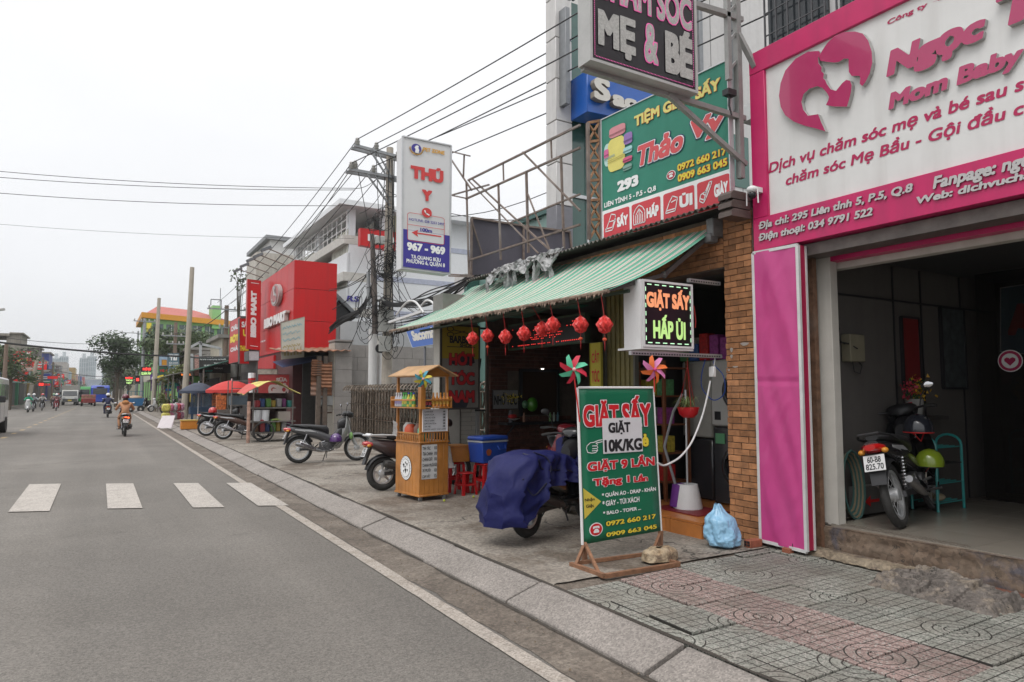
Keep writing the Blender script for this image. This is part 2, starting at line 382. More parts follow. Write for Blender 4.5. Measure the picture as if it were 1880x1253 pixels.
kerbm=speck('kerb_concrete',((.205,.184,.167),(.255,.230,.209)),1.5,bump=.35,bscale=120)
gutterm=speck('gutter_grit',((.10,.082,.066),(.155,.128,.104)),2.2,bump=.9,bscale=70,patch=(.20,.17,.14),pscale=.8)
def worn(name,col,under,amt=.5):
 m=speck(name,(col,tuple(c*.86 for c in col)),3,bump=.3,bscale=130,patch=under,pscale=5);return m
linem=worn('worn_edge_line_paint',(.36,.32,.28),(.27,.235,.2));cwm=worn('crossing_paint',(.41,.375,.34),(.34,.31,.28))
yelm=worn('yellow_dash_paint',(.38,.29,.17),(.3,.24,.16))
mb=MB();mb.quad((-1500,-400,-.03),(1500,-400,-.03),(1500,2500,-.03),(-1500,2500,-.03))
struct('ground',mb,M('far_ground',(.16,.155,.145),nv=.2,ns=.02,bump=0))
mb=MB();mb.quad((-8.3,-12,0),(2.70,-12,0),(2.70,700,0),(-8.3,700,0));struct('road',mb,asphalt)
mb=MB();ys=[-4+i*.12 for i in range(560)]
xl=[2.335+.06*mnoise.noise((y_*.9,3,0))+.03*mnoise.noise((y_*4,1,0))for y_ in ys]
for i in range(len(ys)-1):mb.quad((xl[i],ys[i],.004),(2.76,ys[i],.004),(2.76,ys[i+1],.004),(xl[i+1],ys[i+1],.004))
struct('gutter',mb,gutterm)
mb=MB()
for(x0,x1,ya,yb)in((2.195,2.315,-4,10.15),(2.2,2.315,10.15,60)):
 n=int((yb-ya)/.25)
 e1=[x0+.006*mnoise.noise((i*.6,0,4))for i in range(n+1)];e2=[x1+.009*mnoise.noise((i*.7,5,4))for i in range(n+1)]
 for i in range(n):mb.quad((e1[i],ya+(yb-ya)*i/n,.008),(e2[i],ya+(yb-ya)*i/n,.008),(e2[i+1],ya+(yb-ya)*(i+1)/n,.008),(e1[i+1],ya+(yb-ya)*(i+1)/n,.008))
struct('edge_line_marking',mb,linem)
for k,(xa,xb,y0,y1)in enumerate(((-.99,-.52,11.35,14.6),(.155,.57,10.97,14.0),(1.175,1.555,10.45,13.45),(1.98,2.36,10.15,13.0))):
 mb=MB();mb.quad((xa,y0+.1,.012),(xb,y0-.1,.012),(xb,y1-.1,.012),(xa,y1+.1,.012));struct('crossing_stripe',mb,cwm)
for i in range(22):
 y0=24.2+i*2.93;mb=MB();xc=-2.93+(y0-27)*.0135
 mb.quad((xc-.08,y0,.006),(xc+.08,y0,.006),(xc+.09,y0+.95,.006),(xc-.07,y0+.95,.006));struct('yellow_dash_marking',mb,yelm)
kerb=bpy.data.objects.new('kerb',None);COL.objects.link(kerb);kerb['kind']='structure'
jy=[-3.1,-1.55,.02,1.5,3.02,4.58,6.1,7.87,9.51,10.97]
while jy[-1]<62:jy.append(jy[-1]+1.55)
for i in range(len(jy)-1):
 a,b=jy[i]+.012,jy[i+1]-.012;dx=random.uniform(-.012,.012);dz=random.uniform(-.008,.006);sk=random.uniform(-.01,.01)
 mb=MB()
 P=[(2.70+dx,-.1),(2.70+dx,.024+dz),(2.72+dx,.034+dz),(3.0+dx,.122+dz),(3.028+dx,.118+dz),(3.028+dx,-.1)]
 k=len(P);vs=[(p[0]+sk,a,p[1])for p in P]+[(p[0]-sk,b,p[1])for p in P]
 mb.add(vs,[tuple(range(k)),tuple(range(k,2*k))[::-1]]+[(j,j+k,(j+1)%k+k,(j+1)%k)for j in range(k)])
 mb.build('kerb_slab',kerbm,kerb,smooth=0,bevel=.006)
mb=MB();mb.prism([(2.7,0),(2.72,.05),(3.0,.12),(3.03,.12),(3.03,0)],(0,jy[-1]+380,0),(1,0,0),(0,0,1),380)
mb.build('kerb_run',kerbm,kerb,smooth=0)
mb=MB();mb.box((-8.55,-10,-.02),(-8.3,600,.13));struct('far_kerb',mb,kerbm)
mb=MB();mb.quad((-30,-12,.13),(-8.55,-12,.13),(-8.55,600,.13),(-30,600,.13));struct('far_pavement',mb,concrete)
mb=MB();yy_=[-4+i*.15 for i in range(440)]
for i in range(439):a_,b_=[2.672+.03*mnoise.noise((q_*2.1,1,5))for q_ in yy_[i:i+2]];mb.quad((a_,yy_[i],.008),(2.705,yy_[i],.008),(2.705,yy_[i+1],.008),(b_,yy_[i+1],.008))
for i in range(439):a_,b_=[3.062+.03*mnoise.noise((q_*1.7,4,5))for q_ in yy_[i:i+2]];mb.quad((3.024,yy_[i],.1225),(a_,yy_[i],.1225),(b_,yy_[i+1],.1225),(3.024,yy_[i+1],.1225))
struct('kerb_dirt_shade',mb,M('kerb_grime_shade',(.05,.042,.034),rough=.95,nv=.4,ns=12,bump=.4))  # foot strip paints in the kerb's thin shadow; back strip is the dirty seam
mb=MB()
def pz(x,y):return .128+.012*mnoise.noise((x*.8,y*.5,1))+.006*mnoise.noise((x*3,y*3,7))-(.03 if x<3.06 else 0)
def cell(x0,x1,y0,y1,nx,ny):mb.grid(lambda u,v:(x0+(x1-x0)*u,y0+(y1-y0)*v,pz(x0+(x1-x0)*u,y0+(y1-y0)*v)),nx,ny)
def ragged(u,v):
 x=3.035+(7.2-3.035)*u;y=4.46+(14-4.46)*v
 if v==0:y+=.035*mnoise.noise((x*3,0,2))+.10*max(0,3.4-x)
 return(x,y,pz(x,y))
mb.grid(ragged,60,120);cell(7.2,9.6,4.5,14,8,20);cell(3.035,9.6,14,62,30,120);cell(3.035,16,62,500,4,30)
struct('pavement',mb,concrete)
def tile_mat(name,tint):
 m=bpy.data.materials.new(name);m.use_nodes=True;t=m.node_tree;b=t.nodes['Principled BSDF'];b.inputs['Roughness'].default_value=.7
 tc=N(t,'ShaderNodeTexCoord');g=N(t,'ShaderNodeNewGeometry').outputs['Position'];sp=N(t,'ShaderNodeSeparateXYZ');L(t,tc.outputs['Object'],sp.inputs[0])
 def ma(op,a,b_=None):
  n=N(t,'ShaderNodeMath',operation=op)
  for i,q in enumerate((a,b_)):
   if q is None:continue
   if isinstance(q,(int,float)):n.inputs[i].default_value=q
   else:L(t,q,n.inputs[i])
  return n.outputs[0]
 x,y=sp.outputs[0],sp.outputs[1]
 r=ma('SQRT',ma('ADD',ma('MULTIPLY',x,x),ma('MULTIPLY',y,y)))
 def lines(q,per,wd):
  f=ma('ABSOLUTE',ma('SUBTRACT',ma('MODULO',ma('ADD',q,per*.5+per*10),per),per*.5));return ma('LESS_THAN',f,wd)
 rings=ma('MULTIPLY',lines(r,.062,.0045),ma('LESS_THAN',r,.20))
 grid_=ma('MULTIPLY',ma('MAXIMUM',lines(x,.0815,.0036),lines(y,.0815,.0036)),ma('GREATER_THAN',r,.19))
 gm=ma('MAXIMUM',rings,grid_)
 vo=N(t,'ShaderNodeTexVoronoi');vo.inputs['Scale'].default_value=110;L(t,g,vo.inputs['Vector'])
 s2=N(t,'ShaderNodeSeparateXYZ');L(t,vo.outputs['Color'],s2.inputs[0])
 rp=N(t,'ShaderNodeValToRGB');L(t,s2.outputs[0],rp.inputs[0]);rp.color_ramp.interpolation='CONSTANT'
 els=[(0,tuple(c*.45 for c in tint)),(.18,tint),(.62,tuple(c*1.22 for c in tint)),(.86,(.36,.34,.31))]
 rp.color_ramp.elements[0].color=(*els[0][1],1);rp.color_ramp.elements[1].position=els[1][0];rp.color_ramp.elements[1].color=(*els[1][1],1)
 for p_,c_ in els[2:]:q=rp.color_ramp.elements.new(p_);q.color=(*c_,1)
 oi=N(t,'ShaderNodeObjectInfo');mr=N(t,'ShaderNodeMapRange');mr.inputs[3].default_value=.85;mr.inputs[4].default_value=1.15;L(t,oi.outputs['Random'],mr.inputs[0])
 vm=N(t,'ShaderNodeVectorMath',operation='SCALE');L(t,rp.outputs[0],vm.inputs[0]);L(t,mr.outputs[0],vm.inputs['Scale'])
 nn=N(t,'ShaderNodeTexNoise');nn.inputs['Scale'].default_value=3;nn.inputs['Detail'].default_value=8;L(t,g,nn.inputs['Vector'])
 m2=N(t,'ShaderNodeMapRange');m2.inputs[1].default_value=.42;m2.inputs[2].default_value=.7;m2.inputs[4].default_value=.55;L(t,nn.outputs[0],m2.inputs[0])
 x1=N(t,'ShaderNodeMix',data_type='RGBA');L(t,m2.outputs[0],x1.inputs[0]);L(t,vm.outputs[0],x1.inputs['A']);x1.inputs['B'].default_value=(.15,.128,.105,1)
 x2=N(t,'ShaderNodeMix',data_type='RGBA');L(t,gm,x2.inputs[0]);L(t,x1.outputs['Result'],x2.inputs['A']);x2.inputs['B'].default_value=(.028,.025,.021,1)
 L(t,x2.outputs['Result'],b.inputs['Base Color'])
 h=ma('ADD',ma('MULTIPLY',gm,-1),ma('MULTIPLY',nn.outputs[0],.3));bp=N(t,'ShaderNodeBump');bp.inputs['Strength'].default_value=.6;bp.inputs['Distance'].default_value=.004;L(t,h,bp.inputs['Height']);L(t,bp.outputs[0],b.inputs['Normal'])
 return m
tgreen=tile_mat('green_terrazzo',(.225,.228,.20));tpink=tile_mat('pink_terrazzo',(.265,.19,.172))
tp=bpy.data.objects.new('tiled_pavement',None);COL.objects.link(tp);tp['kind']='structure'
mb=MB();mb.grid(lambda u,v:(3.0+3.2*u,4.36+.3*v+.03*mnoise.noise((u*20,0,1)),.096+.02*min(1,v*2)),50,4);mb.build('crumbled_edge',gutterm,tp)
mb=MB();mb.quad((3.03,-4,.092),(6.0,-4,.092),(6.0,4.9,.092),(3.03,4.9,.092));mb.build('mortar_bed',gutterm,tp)
xe=[3.035,3.19,3.6,3.615,3.845,4.25,4.66,5.07,5.48,5.86]
yn=[4.46,4.34-.0,3.94,3.54,3.14,2.74,2.34,1.94,1.54,1.14,.74,.34,-.06,-.46,-.86]
tmesh={}
for ix in range(len(xe)-1):
 if xe[ix+1]-xe[ix]<.03:continue
 for iy in range(len(yn)-1):
  a,b=xe[ix],xe[ix+1];d,c=yn[iy],yn[iy+1]
  if d>4.4 and a<4.0:continue
  pink=2<ix<5 and not(iy>6 and random.random()<.5)
  mt=tpink if pink else tgreen
  ex=(ix%2==0);ey=(iy%2==0);ox=a if ex else b;oy=d if ey else c
  sx_,sy_=(1 if ex else-1),(-1 if ey else 1)
  key=(round(b-a,3),round(d-c,3),sx_,sy_,pink)
  if key not in tmesh:
   mb=MB();g_=.0055;w_,h_=b-a,d-c
   xs=sorted((sx_*g_,sx_*(w_-g_)));ys2=sorted((sy_*g_,sy_*(h_-g_)))
   mb.box((xs[0],ys2[0],-.02),(xs[1],ys2[1],0));o=mb.build('tile',mt,tp,smooth=0,bevel=.003);tmesh[key]=o.data;
  else:
   o=bpy.data.objects.new('tile',tmesh[key]);COL.objects.link(o);o.parent=tp;b_=o.modifiers.new('bevel','BEVEL');b_.width=.003;b_.segments=1
  o.location=(ox,oy,.116+random.uniform(-.006,.005));o.rotation_euler=(random.uniform(-.016,.016),random.uniform(-.016,.016),random.uniform(-.008,.008))
mb=MB()
for i in range(420):
 y_=random.uniform(1.5,26);x_=random.choice((random.gauss(2.62,.07),random.gauss(2.5,.12)));s_=random.uniform(.006,.02);a=random.random()*6
 mb.add([(x_,y_,.012),(x_+s_*math.cos(a),y_+s_*math.sin(a),.014+s_*.4),(x_+s_*math.cos(a+1.3),y_+s_*math.sin(a+1.3),.012)],[(0,1,2)])
for i in range(130):
 y_=random.uniform(3,16);x_=random.uniform(3.1,5.4);s_=random.uniform(.005,.014);a=random.random()*6;z_=pz(x_,y_)+.004 if y_>4.5 else .122
 mb.add([(x_,y_,z_),(x_+s_*math.cos(a),y_+s_*math.sin(a),z_+s_*.5),(x_+s_*math.cos(a+1.3),y_+s_*math.sin(a+1.3),z_)],[(0,1,2)])
o=mb.build('litter',M('dead_leaf',(.12,.085,.05),rand=.3,nv=.5,ns=30,bump=0),smooth=0);tag(o,'bits of dead leaf and grit lying along the gutter','litter');o['kind']='stuff'
#helpers on known planes
def hit(px,py,p0,n):
 d=_ray(px,py);n=Vector(n);return EYE+d*((Vector(p0)-EYE).dot(n)/d.dot(n))
def uvp(q,px,py):
 p=hit(px,py,q[0],qn(q));u=v=.5
 for _ in range(8):
  r=p-bil(q,u,v);a=q[1].lerp(q[2],v)-q[0].lerp(q[3],v);b=q[3].lerp(q[2],u)-q[0].lerp(q[1],u)
  aa,ab,bb_=a.dot(a),a.dot(b),b.dot(b);D=aa*bb_-ab*ab;ra,rb_=r.dot(a),r.dot(b);u+=(ra*bb_-rb_*ab)/D;v+=(rb_*aa-ra*ab)/D
 return u,v
def bx(q,bl,tr):a=uvp(q,*bl);b=uvp(q,*tr);return(a[0],a[1],b[0],b[1])
def c5(x,y):return(1340+x*.28723,y*.28723)
def c6(x,y):return(1340+x*.28723,260+y*.28723)
def signbox(name,label,cat,q,depth,face,frame,fw=.02,group=None,inset=.004,back=None):
 """box sign: q is the front face, frame bars around it"""
 n=qn(q);t=thing(name,label,cat,q[0]-n*depth,0,group)
 mb=MB();mb.slab([p-n*inset for p in q],n,depth-inset);mb.build('panel',face,t,smooth=0)
 if fw:
  U=(q[1]-q[0]);V=(q[3]-q[0]);u=U.normalized()*fw;v=V.normalized()*fw;mb=MB();d=depth+.004
  def s4(a,b,c,e):mb.slab([a+n*.008,b+n*.008,c+n*.008,e+n*.008],n,d+.012)
  s4(q[0]-u-v,q[1]+u-v,q[1]+u,q[0]-u);s4(q[3]-u,q[2]+u,q[2]+u+v,q[3]-u+v)
  s4(q[0]-u,q[0],q[3],q[3]-u);s4(q[1],q[1]+u,q[2]+u,q[2])
  mb.build('frame',frame,t,smooth=0)
 return t
#pink shop
pinkm=M('magenta_cladding',(.52,.014,.115),rough=.42,nv=.06,bump=.02,streak=.35,dcol=(.25,.02,.08))
pinkp=M('pink_vinyl',(.50,.055,.22),rough=.38,nv=.05,ns=3,bump=.35,bs=3.2,streak=.12,dcol=(.62,.16,.34))
creamw=M('cream_render',(.50,.48,.44),rough=.8,nv=.06,bump=.1,streak=.3,dcol=(.3,.27,.22))
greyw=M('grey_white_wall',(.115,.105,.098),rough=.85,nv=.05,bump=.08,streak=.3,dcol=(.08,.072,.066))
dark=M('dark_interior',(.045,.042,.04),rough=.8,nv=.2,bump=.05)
signw=M('sign_board_white',(.68,.68,.67),rough=.5,nv=.03,bump=.02,streak=.3,dcol=(.42,.40,.38))
fs=thing('shop_fascia_sign','big white shop sign in a magenta frame with a mother and baby emblem','sign',(5.6,2,3.02))
mb=MB();mb.box((5.6,-3,3.02),(5.95,4.565,3.352));mb.box((5.6,-3,4.853),(5.95,4.565,5.075));mb.box((5.602,4.385,3.354),(5.95,4.565,4.851))
mb.build('frame',pinkm,fs,bevel=.004)
mb=MB();mb.box((5.635,-3,3.35),(5.9,4.39,4.86));mb.build('panel',signw,fs,smooth=0)
Q=quadX(5.6,-3,4.565,3.02,5.075);QW=quadX(5.635,-3,4.385,3.352,4.853)
mag=flat('magenta_print',(.42,.012,.085));mag3=[M('magenta_letter_face',(.42,.03,.12),rough=.25,nv=.03,bump=0,coat=.6),M('letter_edge',(.38,.37,.36),rough=.5,nv=.1,bump=0)]
for s,a,b,k in(('Công ty',c5(1008,172),c5(1262,12),0),('Dịch vụ chăm sóc mẹ và bé sau s',c6(255,222),c5(1880,478),0),('chăm sóc Mẹ Bầu - Gội đầu c',c6(362,300),c5(1880,618),0)):
 text(fs,s,QW,bx(QW,a,b),mag,.004,.026,shear=.2)
text(fs,'TNHH',QW,bx(QW,c5(1300,22),(1830,-50)),mag,.004,.026,shear=.2)
text(fs,'Ngọc',QW,bx(QW,c5(1032,545),c5(1640,78)),mag3,.004,.06,shear=.22,ext=.04)
text(fs,'Tr',QW,bx(QW,c5(1715,215),(1990,-75)),mag3,.004,.055,shear=.22,ext=.05)
text(fs,'Mom Baby',QW,bx(QW,c5(1035,738),c5(1880,285)),mag3,.004,.05,shear=.2,ext=.028)
silv=[M('silver_letter',(.47,.46,.46),rough=.4,nv=.05,bump=0),M('silver_letter_edge',(.2,.12,.13),rough=.5,nv=0,bump=0)]
for s,a,b in(('Địa chỉ: 295 Liên tỉnh 5, P.5, Q.8',c6(190,576),c6(1172,262)),('Điện thoại: 034 9791 522',c6(190,652),c6(918,416)),('Fanpage: ngọc',c6(1310,330),(1915,274)),('Web: dichvucham',c6(1197,405),(1925,305))):
 text(fs,s,Q,bx(Q,a,b),silv,.003,.035,shear=.2,ext=.012)
lob1=[(590,335),(520,340),(440,385),(375,460),(345,540),(335,620),(345,690),(375,745),(430,785),(500,812),(575,830),(632,848),(605,790),(585,738),(520,748),(490,710),(478,660),(492,610),(530,575),(580,560),(612,570),(640,600),(655,628),(650,650),(635,680),(690,690),(770,690),(785,640),(795,600),(800,555),(790,525),(765,520),(740,540),(700,590),(665,580),(640,545),(630,520),(618,510),(622,480),(606,465),(608,440),(588,415),(585,380),(600,350)]
lob2=[(598,398),(590,370),(610,335),(640,290),(690,240),(750,215),(820,212),(870,225),(905,270),(928,340),(932,410),(915,480),(890,530),(868,560),(852,545),(855,510),(850,495),(800,495),(782,470),(780,420),(780,385),(750,385),(720,405),(690,410),(640,405)]
for P_ in(lob1,lob2):
 uv=[uvp(QW,*c5(*p))for p in P_];n=qn(QW);mb=MB();A=[bil(QW,a,b)+n*.004 for a,b in uv][::-1];B=[p+n*.045 for p in A];k=len(A)
 mb.add(A+B,[tuple(range(k,2*k))[::-1]]);mb.m=1;mb.add(A+B,[(i,(i+1)%k,(i+1)%k+k,i+k)for i in range(k)])
 o=mb.build('emblem',mag3,fs,smooth=0)
ps=thing('pink_shop_building','white shop building with an open dark ground floor under the magenta sign','building',(6,2,.12))
mb=MB();mb.box((5.95,3.97,.36),(6.06,4.24,2.98));mb.build('door_pillar',creamw,ps,bevel=.004)
mb=MB();mb.box((5.84,4.08,.14),(5.9,4.14,2.98));mb.box((5.84,4.18,.14),(5.9,4.24,2.98));mb.box((5.87,4.13,.14),(5.9,4.19,2.98));mb.build('shutter_rail',rust,ps)
mb=MB();mb.box((5.70,-3,2.90),(5.94,4.5,3.01));mb.build('shutter_box',M('dirty_steel',(.16,.14,.13),rough=.6,metal=.4,nv=.2),ps)
mb=MB();mb.box((5.96,-3,2.86),(6.08,4.3,3.02));mb.build('inner_band',pinkm,ps)
mb=MB();mb.box((6.085,-3,2.80),(6.2,4.2,3.0));mb.build('lintel',creamw,ps)
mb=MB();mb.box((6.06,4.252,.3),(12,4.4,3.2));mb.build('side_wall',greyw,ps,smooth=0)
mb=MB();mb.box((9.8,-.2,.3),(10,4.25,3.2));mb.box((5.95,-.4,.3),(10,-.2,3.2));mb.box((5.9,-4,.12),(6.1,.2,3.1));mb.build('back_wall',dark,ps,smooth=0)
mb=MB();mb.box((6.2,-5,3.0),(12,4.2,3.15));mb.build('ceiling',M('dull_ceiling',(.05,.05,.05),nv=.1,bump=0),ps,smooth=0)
for x in(PY(1524,700,4.25).x+.03,PY(1644,700,4.25).x,PY(1695,700,4.25).x,8.9):
 mb=MB();mb.box((x,4.238,.36),(x+.02,4.25,3));mb.build('wall_seam',black,ps)
mb=MB();mb.bar((6.1,4.24,2.62),(9.7,4.24,2.62),.018);mb.build('wall_seam',black,ps)
stepm=speck('stone_step',((.12,.08,.055),(.2,.15,.11)),3.5,rough=.7,bump=.5,bscale=35,patch=(.10,.09,.10),pscale=3,cracks=2)
mb=MB()
n=60
def stp(u,v):
 y=4.24-u*9;bul=.02*mnoise.noise((y*2.3,v*2,3))+.02*mnoise.noise((y*6,v*5,9))
 return(5.885-bul*(1 if v<1 else .3),y,.115+v*(.235+.02*min(1,u*5)))
mb.grid(stp,120,8);mb.grid(lambda u,v:(5.88+v*.12,4.24-u*9,.35+.02*min(1,u*5)),20,1)
mb.build('step',stepm,ps,smooth=60)
tilef=M('glossy_floor_tile',(.25,.225,.19),rough=.22,nv=.06,ns=3,bump=.01,rand=.05,dirt=.35,dcol=(.22,.19,.16))
fl=MB();fl.box((5.92,-5,.2),(12,4.24,.352));fl.build('floor',gutterm,ps,smooth=0)
for i in range(5):
 for j in range(8):
  x=5.94+i*.6;y=4.05-j*.6;mb=MB();mb.box((x+.002,y-.598,.35),(x+.598,y-.002,.374));mb.build('floor_tile',tilef,ps,smooth=0)
mos=MB()
for i in range(34):
 for k in range(4):
  if(i+k)%2:y=4.2-i*.04;mos.box((5.945+k*.03,y,.37),(5.975+k*.03,y+.04,.377))
mos.build('mosaic_border',M('mosaic_dark',(.13,.11,.09),rough=.6),ps,smooth=0,kind='stuff')
mb=MB();mb.grid(lambda u,v:(5.80+v*.09,4.3-u*6,.118+.012*v),10,1);mb.build('painted_channel',M('red_brown_paint',(.14,.06,.04),rough=.7,dirt=.5),ps)
mb=MB();mb.grid(lambda u,v:(5.62+v*.19+.015*mnoise.noise((u*15,v,2)),4.2-u*1.15,.125+.045*(v>.3)+.01*mnoise.noise((u*22,v*3,1))),40,6)
mb.build('cement_ledge',speck('ledge_cement',((.19,.15,.105),(.27,.22,.16)),5,bump=.6,bscale=50,patch=(.12,.09,.07),pscale=6),ps)
rb=MB();rc=Vector((5.40,2.78,0));ax=Vector((-.08,-1,0)).normalized();ay=Vector((-1,.08,0)).normalized()
def lump(u,v):
 a=(u-.5)*2;b=(v-.5)*2;p=rc+ax*(a*.46)+ay*(b*(.26-.03*a))
 e_=max(0,1-abs(a)**4)*max(0,1-abs(b)**5);w2=p+Vector((.05*mnoise.noise((p.x*6,p.y*6,2)),.05*mnoise.noise((p.x*6,p.y*6,5)),0));cl_=mnoise.cell((w2.x*5.5+w2.y*1.5,w2.y*4.2,3));c2_=mnoise.cell((w2.x*13,w2.y*12+w2.x*4,8));h=.105*min(1,e_*3)*(1-.6*v)+(.03*cl_+.012*c2_+.012*mnoise.noise((p.x*30,p.y*30,4))+.02*mnoise.noise((p.x*5,p.y*5,1)))*min(1,e_*3)
 j=.03*mnoise.noise((a*3,b*3,8));return(p.x+j,p.y+j,.108+h)
rb.grid(lump,150,100)
one('cement_rubble',rb,speck('rubble',((.105,.09,.08),(.16,.14,.125)),6,bump=.8,bscale=60,patch=(.23,.19,.15),pscale=4,cracks=2),'lump of broken cement used as a small ramp up to the stone step','rubble',smooth=40)
pp=thing('vinyl_banner','tall narrow pink vinyl panel in a white frame leaning by the brick pillar','panel',(5.55,4.28,.13))
q=[Vector((5.552,4.535,.175)),Vector((5.545,4.03,.165)),Vector((5.552,4.03,2.985)),Vector((5.552,4.535,2.995))]
mb=MB();nrm=qn(q)
mb.grid(lambda u,v:bil(q,u,v)+nrm*(.006+.014*min(1,5*u,5*(1-u))*mnoise.noise((u*2.2+v*3,v*6+u*3,1))+.007*min(1,6*u,6*(1-u))*(1-2*abs(mnoise.noise((u*2.5,v*13-u*4,3))))-(.008 if abs(v-.545)<.006 else 0)),24,120)
mb.build('vinyl_sheet',pinkp,pp,smooth=180)
mb=MB()
for a,b in((0,1),(1,2),(2,3),(3,0)):mb.bar(q[a]-nrm*.005,q[b]-nrm*.005,.03,.03)
mb.bar(q[1]+Vector((.115,0,0)),q[2]+Vector((.115,0,0)),.022)
mb.build('frame',M('white_frame_paint',(.6,.6,.6),rough=.5,nv=.1,streak=.3,dcol=(.3,.28,.25)),pp)
mb=MB();mb.box((5.57,4.028,.17),(5.655,4.034,2.99));mb.build('side_strip',flat('crimson',(.38,.01,.06)),pp)
brm=M('hollow_brick',(.28,.09,.05),rough=.85,nv=.25,ns=20,bump=.3)
for(x,y,lab)in((5.50,4.18,'small hollow brick wedged under the corner of the pink panel'),):
 mb=MB();mb.box((x,y,.12),(x+.07,y+.08,.165));one('brick',mb,brm,lab,'brick',bevel=.003)
mb=MB();mb.tube([(5.548,4.17,.17),(5.54,4.172,.19),(5.545,4.175,.21)],.004,5);one('wire_tie',mb,cable,'short wire tie at the bottom edge of the pink panel','wire')
wallw=M('white_wall',(.56,.56,.56),rough=.8,nv=.04,bump=.03,streak=.15,dcol=(.42,.41,.39))
uw=thing('upper_storey_building','white upper storey with a balcony rail and barred windows above the magenta sign','building',(7.2,2,5))
mb=MB();mb.box((7.3,-3,4.9),(7.6,5.6,9));mb.box((6.2,-3,3.2),(11,4.5,5.0));mb.build('wall',wallw,uw,smooth=0)
mb=MB();mb.box((6.9,3.28,5.0),(7.3,3.5,9));mb.box((6.7,3.0,4.95),(7.3,5.6,5.15));mb.build('ledge',wallw,uw)
dk=M('dark_grille',(.06,.06,.065),rough=.5,nv=.1,bump=0)
for(ya,yb,za,zb)in((4.75,5.6,5.6,7.4),(3.62,4.6,5.75,7.4)):
 mb=MB();mb.box((7.27,ya,za),(7.299,yb,zb));f_=mb.build('window',M('dark_glass',(.03,.035,.04),rough=.08,nv=0,bump=0),uw)
 g=MB();x=7.2
 for i in range(6):y=ya+(yb-ya)*i/5;g.bar((x,y,za),(x,y,zb),.018)
 for i in range(7):z=za+(zb-za)*i/6;g.bar((x,ya,z),(x,yb,z),.014)
 g.build('window_grille',dk,f_)
mb=MB();y0,y1=-1,3.3
for z in(5.25,5.38,5.51,5.64,5.77):mb.bar((6.75,y0,z),(6.75,y1,z),.018)
mb.bar((6.75,y0,5.92),(6.75,y1,5.92),.045)
for i in range(8):y=y1-i*.62;mb.bar((6.75,y,5.1),(6.75,y,5.92),.024);mb.bar((6.75,y-.03,5.1),(6.75,y-.03,5.92),.018)
mb.build('balcony_rail',dk,uw)
cm=thing('security_camera','small white dome camera with two aerials fixed at the corner of the magenta sign','camera',(5.5,4.6,3.55))
c=PX(1381,352,5.48);mb=MB();mb.ball(c+Vector((0,0,.02)),.055,(1,1,.7));mb.box(c+Vector((.03,-.03,.0)),c+Vector((.13,.03,.05)));mb.build('housing',white,cm,smooth=60)
mb=MB();mb.ball(c-Vector((0,0,.035)),.042,(1,1,1));mb.build('dome',M('black_glass',(.01,.01,.012),rough=.1,nv=0,bump=0),cm,smooth=90)
for s_ in(-1,1):mb=MB();mb.tube([c+Vector((.0,s_*.065,.02)),c+Vector((0,s_*.07,-.13))],.007,6);mb.build('aerial',white,cm)
mb=MB();mb.box((6.5,4.14,1.92),(6.75,4.245,2.2));mt=thing('electric_meter','cream electric meter box with looped cables on the grey wall','meter',(6.6,4.24,1.95));mb.build('box',M('meter_cream',(.22,.20,.14)),mt,bevel=.008)
mb=MB();mb.tube([(6.3,4.22,2.45),(6.25,4.2,2.3),(6.38,4.2,2.12),(6.5,4.16,2.1),(6.6,4.13,2.05)],.008,6);mb.tube([(6.32,4.22,2.4),(6.42,4.2,2.25),(6.36,4.2,2.15),(6.5,4.2,2.1)],.006,6);mb.tube([(6.62,4.2,1.92),(6.64,4.2,1.82),(6.74,4.2,1.80),(6.78,4.2,1.88),(6.72,4.2,1.93)],.006,6);mb.build('cable',cable,mt)
hs=thing('hose_coil','coiled green and beige garden hose hanging against the grey wall by the floor','hose',(6.4,4.15,.4))
for i in range(7):
 mb=MB();r0=.26+.012*i;pts=[(6.38+.13*math.cos(t_*.3927)*(1+.05*i),4.17-.015*i+.02*math.sin(t_*.3927),.70+r0*math.sin(t_*.3927))for t_ in range(16)]
 mb.tube(pts,.012,6,closed=True);mb.build('hose_loop',[flat('hose_green',(.05,.12,.11)),flat('hose_beige',(.25,.2,.13))][i%2],hs)
rk=thing('shoe_rack','turquoise tubular shoe rack standing behind the black motorbike','shoe rack',(7.7,4.0,.37));tq=paint('turquoise_tube',(.04,.33,.32))
for x in(7.46,7.98):
 mb=MB();x0,x1=3.86,4.12;pts=[(x,x0,.37),(x,x0,1.05)]+[(x,x0+(x1-x0)*(1-math.cos(a*math.pi/8))/2,1.05+.10*math.sin(a*math.pi/8))for a in range(1,8)]+[(x,x1,1.05),(x,x1,.37)]
 mb.tube(pts,.014,8);mb.build('side_frame',tq,rk)
for z in(.46,.66,.86,1.03):
 mb=MB();[mb.bar((7.46,y,z),(7.98,y,z),.012)for y in(3.86,3.93,3.99,4.05,4.12)];mb.build('shelf',tq if z!=.86 else blk,rk)
for k in range(2):
 mb=MB();mb.ball((7.58+.02*k,3.9+k*.11,.51),.055,(1.7,.7,.7));one('shoe',mb,flat('beige_shoe',(.35,.3,.2)),['pale beige shoe on the lowest shelf of the turquoise rack, nearer one','pale beige shoe on the lowest shelf of the turquoise rack, further one'][k],'shoe','shoes on the rack')
wdk=M('mahogany',(.05,.018,.012),rough=.35,nv=.2,bump=.02)
mb=MB();mb.box((8.75,2.55,.37),(8.95,2.8,3));mb.box((8.8,-3,2.55),(8.9,2.55,2.68));mb.build('wooden_post',wdk,ps)
